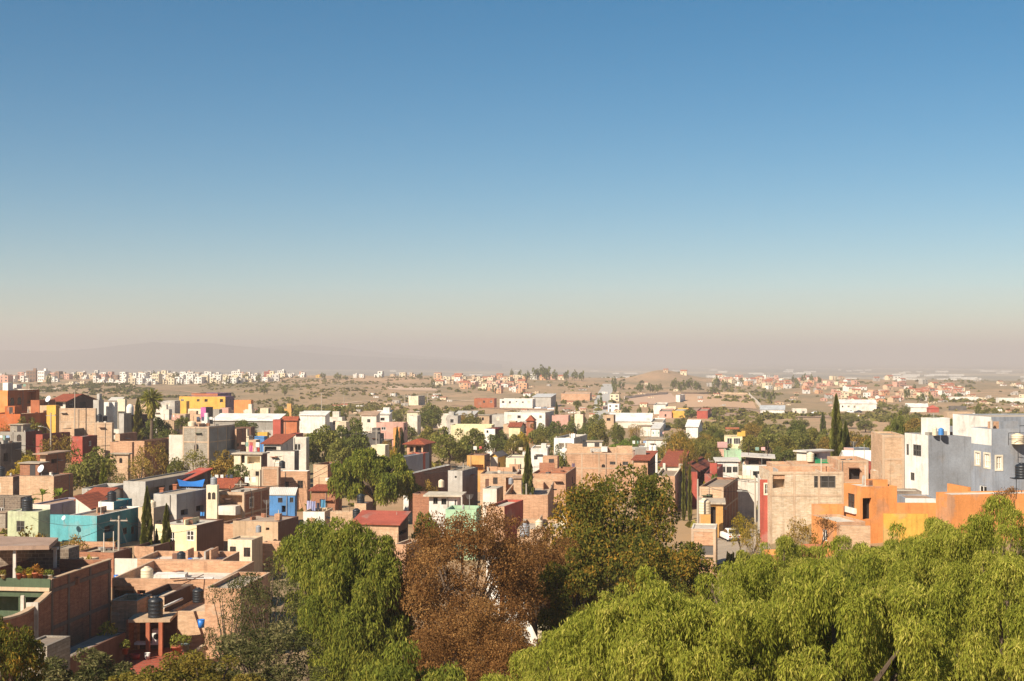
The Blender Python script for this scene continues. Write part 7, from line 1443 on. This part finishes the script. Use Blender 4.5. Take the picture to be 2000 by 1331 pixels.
# ---------------------------------------------------------------- the smaller houses that fill the blocks between
random.seed(99)
BOXES = []
def scr(p):
    y = math.cos(PITCH)*p.y+math.sin(PITCH)*(p.z-CZ); z = -math.sin(PITCH)*p.y+math.cos(PITCH)*(p.z-CZ); return CX+F*p.x/y, CY-F*z/y
for h in HOUSES:
    q = [h['C']+h['uL']*s+h['uR']*t for s in (0, h['L']) for t in (0, h['R'])]; g = [scr(p) for p in q]; b = scr(Vector((h['C'].x, h['C'].y, h['z0']+.6)))[1]
    BOXES.append((min(x for x, y in g), max(x for x, y in g), min(y for x, y in g), b, h['d'], h['root']['label']))
for t in TREES:
    if len(t) >= 6: BOXES.append((t[0]-t[3]/2, t[0]+t[3]/2, t[1], t[2], DOF(t[5]) or dist(t[0], t[2]), None))
BOXES += [(655, 805, 890, 1010, 205, None), (1080, 1360, 925, 1150, 102, None), (770, 1150, 985, 1331, 88, None), (600, 790, 1042, 1331, 88, None), (1050, 2000, 1080, 1331, 60, None), (1480, 2000, 1030, 1331, 60, None), (0, 440, 1130, 1331, 95, None)]
def cut(l):
    for w in (' with ', ' behind ', ' beside ', ' in front ', ' below ', ' above ', ' left of ', ' right of ', ' at the ', ' under ', ' in the ', ' on the ', ' among ', ' between ', ' over ', ' stuck ', ' carrying ', ' into ', ' joined ', ' across ', ' in shade'): l = l.split(w)[0]
    return ' '.join(l.split()[:6])
FILLED = 0; LABS = set()
tries = 0
def covered(c, o):
    return max(0, min(c[1], o[1])-max(c[0], o[0]))*max(0, min(c[3], o[3])-max(c[2], o[2]))
while FILLED < 130 and tries < 16000:
    tries += 1; d = random.uniform(185, 560); px = random.uniform(0, 1520) if random.random() < .88 else random.uniform(1400, 1740)
    if d < 250 and px > 820: continue
    X = (px-CX)/F*d; z = gz(X, d); wm = random.uniform(3.2, 8); hm = random.choice([3.0, 3.4, 3.6, 5.6, 6.2]); w = wm*F/d; yt = scr(Vector((X, d, z+hm)))[1]; yb = scr(Vector((X, d, z)))[1]
    if 238 < d and (790 < px < 1190 or 1290 < px < 1740) and d < 470: continue
    if 560 < px < 830 and d < 260: continue
    if px > 1290 and d > 440: continue
    c = (px-w*.75, px+w*.45, yt-4, yb); bad = False; ar = (c[1]-c[0])*(c[3]-c[2])
    front = 0
    for o in BOXES:
        ov = covered(c, o)
        if not ov: continue
        if abs(o[4]-d) < 7: bad = True; break
        if o[4] > d:
            if ov > .2*(o[1]-o[0])*(o[3]-o[2]): bad = True; break
        else: front = max(front, ov/ar)
    if bad or front > .5: continue
    xc = px+w*.25; col = random.choices(['brick', 'palebrick', 'redbrick', 'offwhite', 'cream', 'sand', 'palegrey', 'white', 'rose', 'yellow', 'ochre', 'red', 'block', 'blue', 'mint'], [6, 7, 2, 6, 5, 5, 3, 5, 3, .3, .3, .2, 3, 0, .2])[0]
    near = sorted((o for o in BOXES if o[5]), key=lambda o: abs((o[0]+o[1])/2-px)+abs(o[2]-yt)*1.3+(25 if abs(o[4]-d) > 60 else 0))
    name = {'brick': 'orange brick', 'palebrick': 'pale brick', 'redbrick': 'dark red brick', 'block': 'grey block', 'palegrey': 'light grey', 'offwhite': 'off white'}.get(col, col)
    rf = random.choices(['flat', 'slab', 'shed', 'gable'], [7, 1.5, 1, .6])[0]; rn = {'flat': 'flat roofed house', 'slab': 'slab roofed house', 'shed': 'lean to roofed house', 'gable': 'tile roofed house'}[rf]
    if hm > 5 and rf == 'flat': rn = 'two storey house'
    lab = None
    for o in near[:6]:
        ox = (o[0]+o[1])/2; rel = 'left of' if px < ox-12 else ('right of' if px > ox+12 else ('behind' if d > o[4] else 'in front of'))
        lab = f'{name} {rn} {rel} the {cut(o[5])}'
        if lab not in LABS and len(lab.split()) <= 16: break
        lab = None
    if not lab: continue
    LABS.add(lab)
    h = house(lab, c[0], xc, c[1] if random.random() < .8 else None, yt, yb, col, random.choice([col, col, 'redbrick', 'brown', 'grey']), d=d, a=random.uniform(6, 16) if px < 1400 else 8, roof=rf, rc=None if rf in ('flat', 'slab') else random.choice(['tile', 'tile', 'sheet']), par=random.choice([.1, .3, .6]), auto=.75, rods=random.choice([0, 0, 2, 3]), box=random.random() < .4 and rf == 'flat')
    BOXES.append((*c, d, None)); FILLED += 1
    if rf == 'flat' and random.random() < .45 and d < 420:
        cc = random.choice(['black', 'black', 'beige', 'white']); tank(px-w*.1, 1.15*F/d, cc, f'{cc} water tank on the {name} {rn} {rel} the {cut(o[5])}'[:110], h, back=random.uniform(1, 2.5))
print('filled', FILLED, tries)

# washing hung on the roofs
random.seed(77); CLN = 0
for h in random.sample([h for h in HOUSES if 172 < h['d'] < 400 and h['L'] > 3.2 and h['R'] > 3.2], 15):
    C, uL, uR, z = h['C'], h['uL'], h['uR'], h['zr']; L = h['L']; t0 = random.uniform(.25, .7)*h['R']; a = C+uL*.5+uR*t0; b = C+uL*(L-.5)+uR*t0
    t = thing('clothesline', f'washing line on the roof of the {cut(h["root"]["label"])}', 'clothesline', (a.x, a.y, z), 'washing lines on the roofs'); m = simple('rusty_steel', '#5b3a2b', .8)
    for p in (a, b): MB().tube([(p.x, p.y, z), (p.x, p.y, z+1.9)], .035, 4).obj('post', m, t)
    MB().tube([(a.x, a.y, z+1.85), ((a.x+b.x)/2, (a.y+b.y)/2, z+1.75), (b.x, b.y, z+1.85)], .012, 3).obj('cord', m, t)
    s = .4
    while s < L-1.8:
        w = random.uniform(.3, .7); hh = random.uniform(.4, .9); mb = MB(); p = a+uL*s; q = a+uL*(s+w); zz = z+1.78
        mb.poly([(p.x, p.y, zz), (p.x, p.y, zz-hh), (q.x, q.y-.05, zz-hh*random.uniform(.85, 1)), (q.x, q.y, zz)]); mb.obj('cloth', plain(random.choice(['#e6e2da', '#d9d4cc', '#8fa6c4', '#b5544a', '#3c4458', '#c9b8a0', '#7d9a8a', '#d8a7a0']), .8, .2), t); s += w+random.uniform(.1, .6)
# more crowns of the two groves, named by what stands nearest
random.seed(31); G = 0; GL = set()
TRY = 0
while G < 88 and TRY < 4000:
    TRY += 1
    px, yb = random.choice([(random.uniform(800, 1180), random.uniform(852, 910)), (random.uniform(580, 830), random.uniform(850, 905)), (random.uniform(480, 1180), random.uniform(835, 860)), (random.uniform(1380, 1740), random.uniform(858, 915)), (random.uniform(1290, 1420), random.uniform(870, 915)), (random.uniform(1740, 1800), random.uniform(862, 880)), (random.uniform(20, 480), random.uniform(840, 960))])
    w = random.uniform(26, 58); hgt = w*random.uniform(.8, 1.25); dd = dist(px, yb)
    if any(covered((px-w/2, px+w/2, yb-hgt, yb), o) > .3*(o[1]-o[0])*(o[3]-o[2]) and o[4] > dd and o[5] for o in BOXES): continue
    hue = random.choice(['green', 'dark', 'olive', 'olive', 'brown', 'green']); sz = 'small' if w < 36 else ('medium' if w < 47 else 'large')
    for o in sorted((o for o in BOXES if o[5]), key=lambda o: abs((o[0]+o[1])/2-px)+abs(o[3]-yb))[:5]:
        rel = 'left of' if px < o[0] else ('right of' if px > o[1] else ('behind' if dd > o[4] else 'in front of')); lab = f'{sz} {hue} leafy tree {rel} the {cut(o[5])}'
        if lab not in GL and len(lab.split()) <= 16: break
        lab = None
    if not lab: continue
    GL.add(lab); G += 1; tree(px, yb-hgt, yb, w, hue, lab, random.choice(['round', 'round', 'wisp']), d=dd, group='trees between the houses')
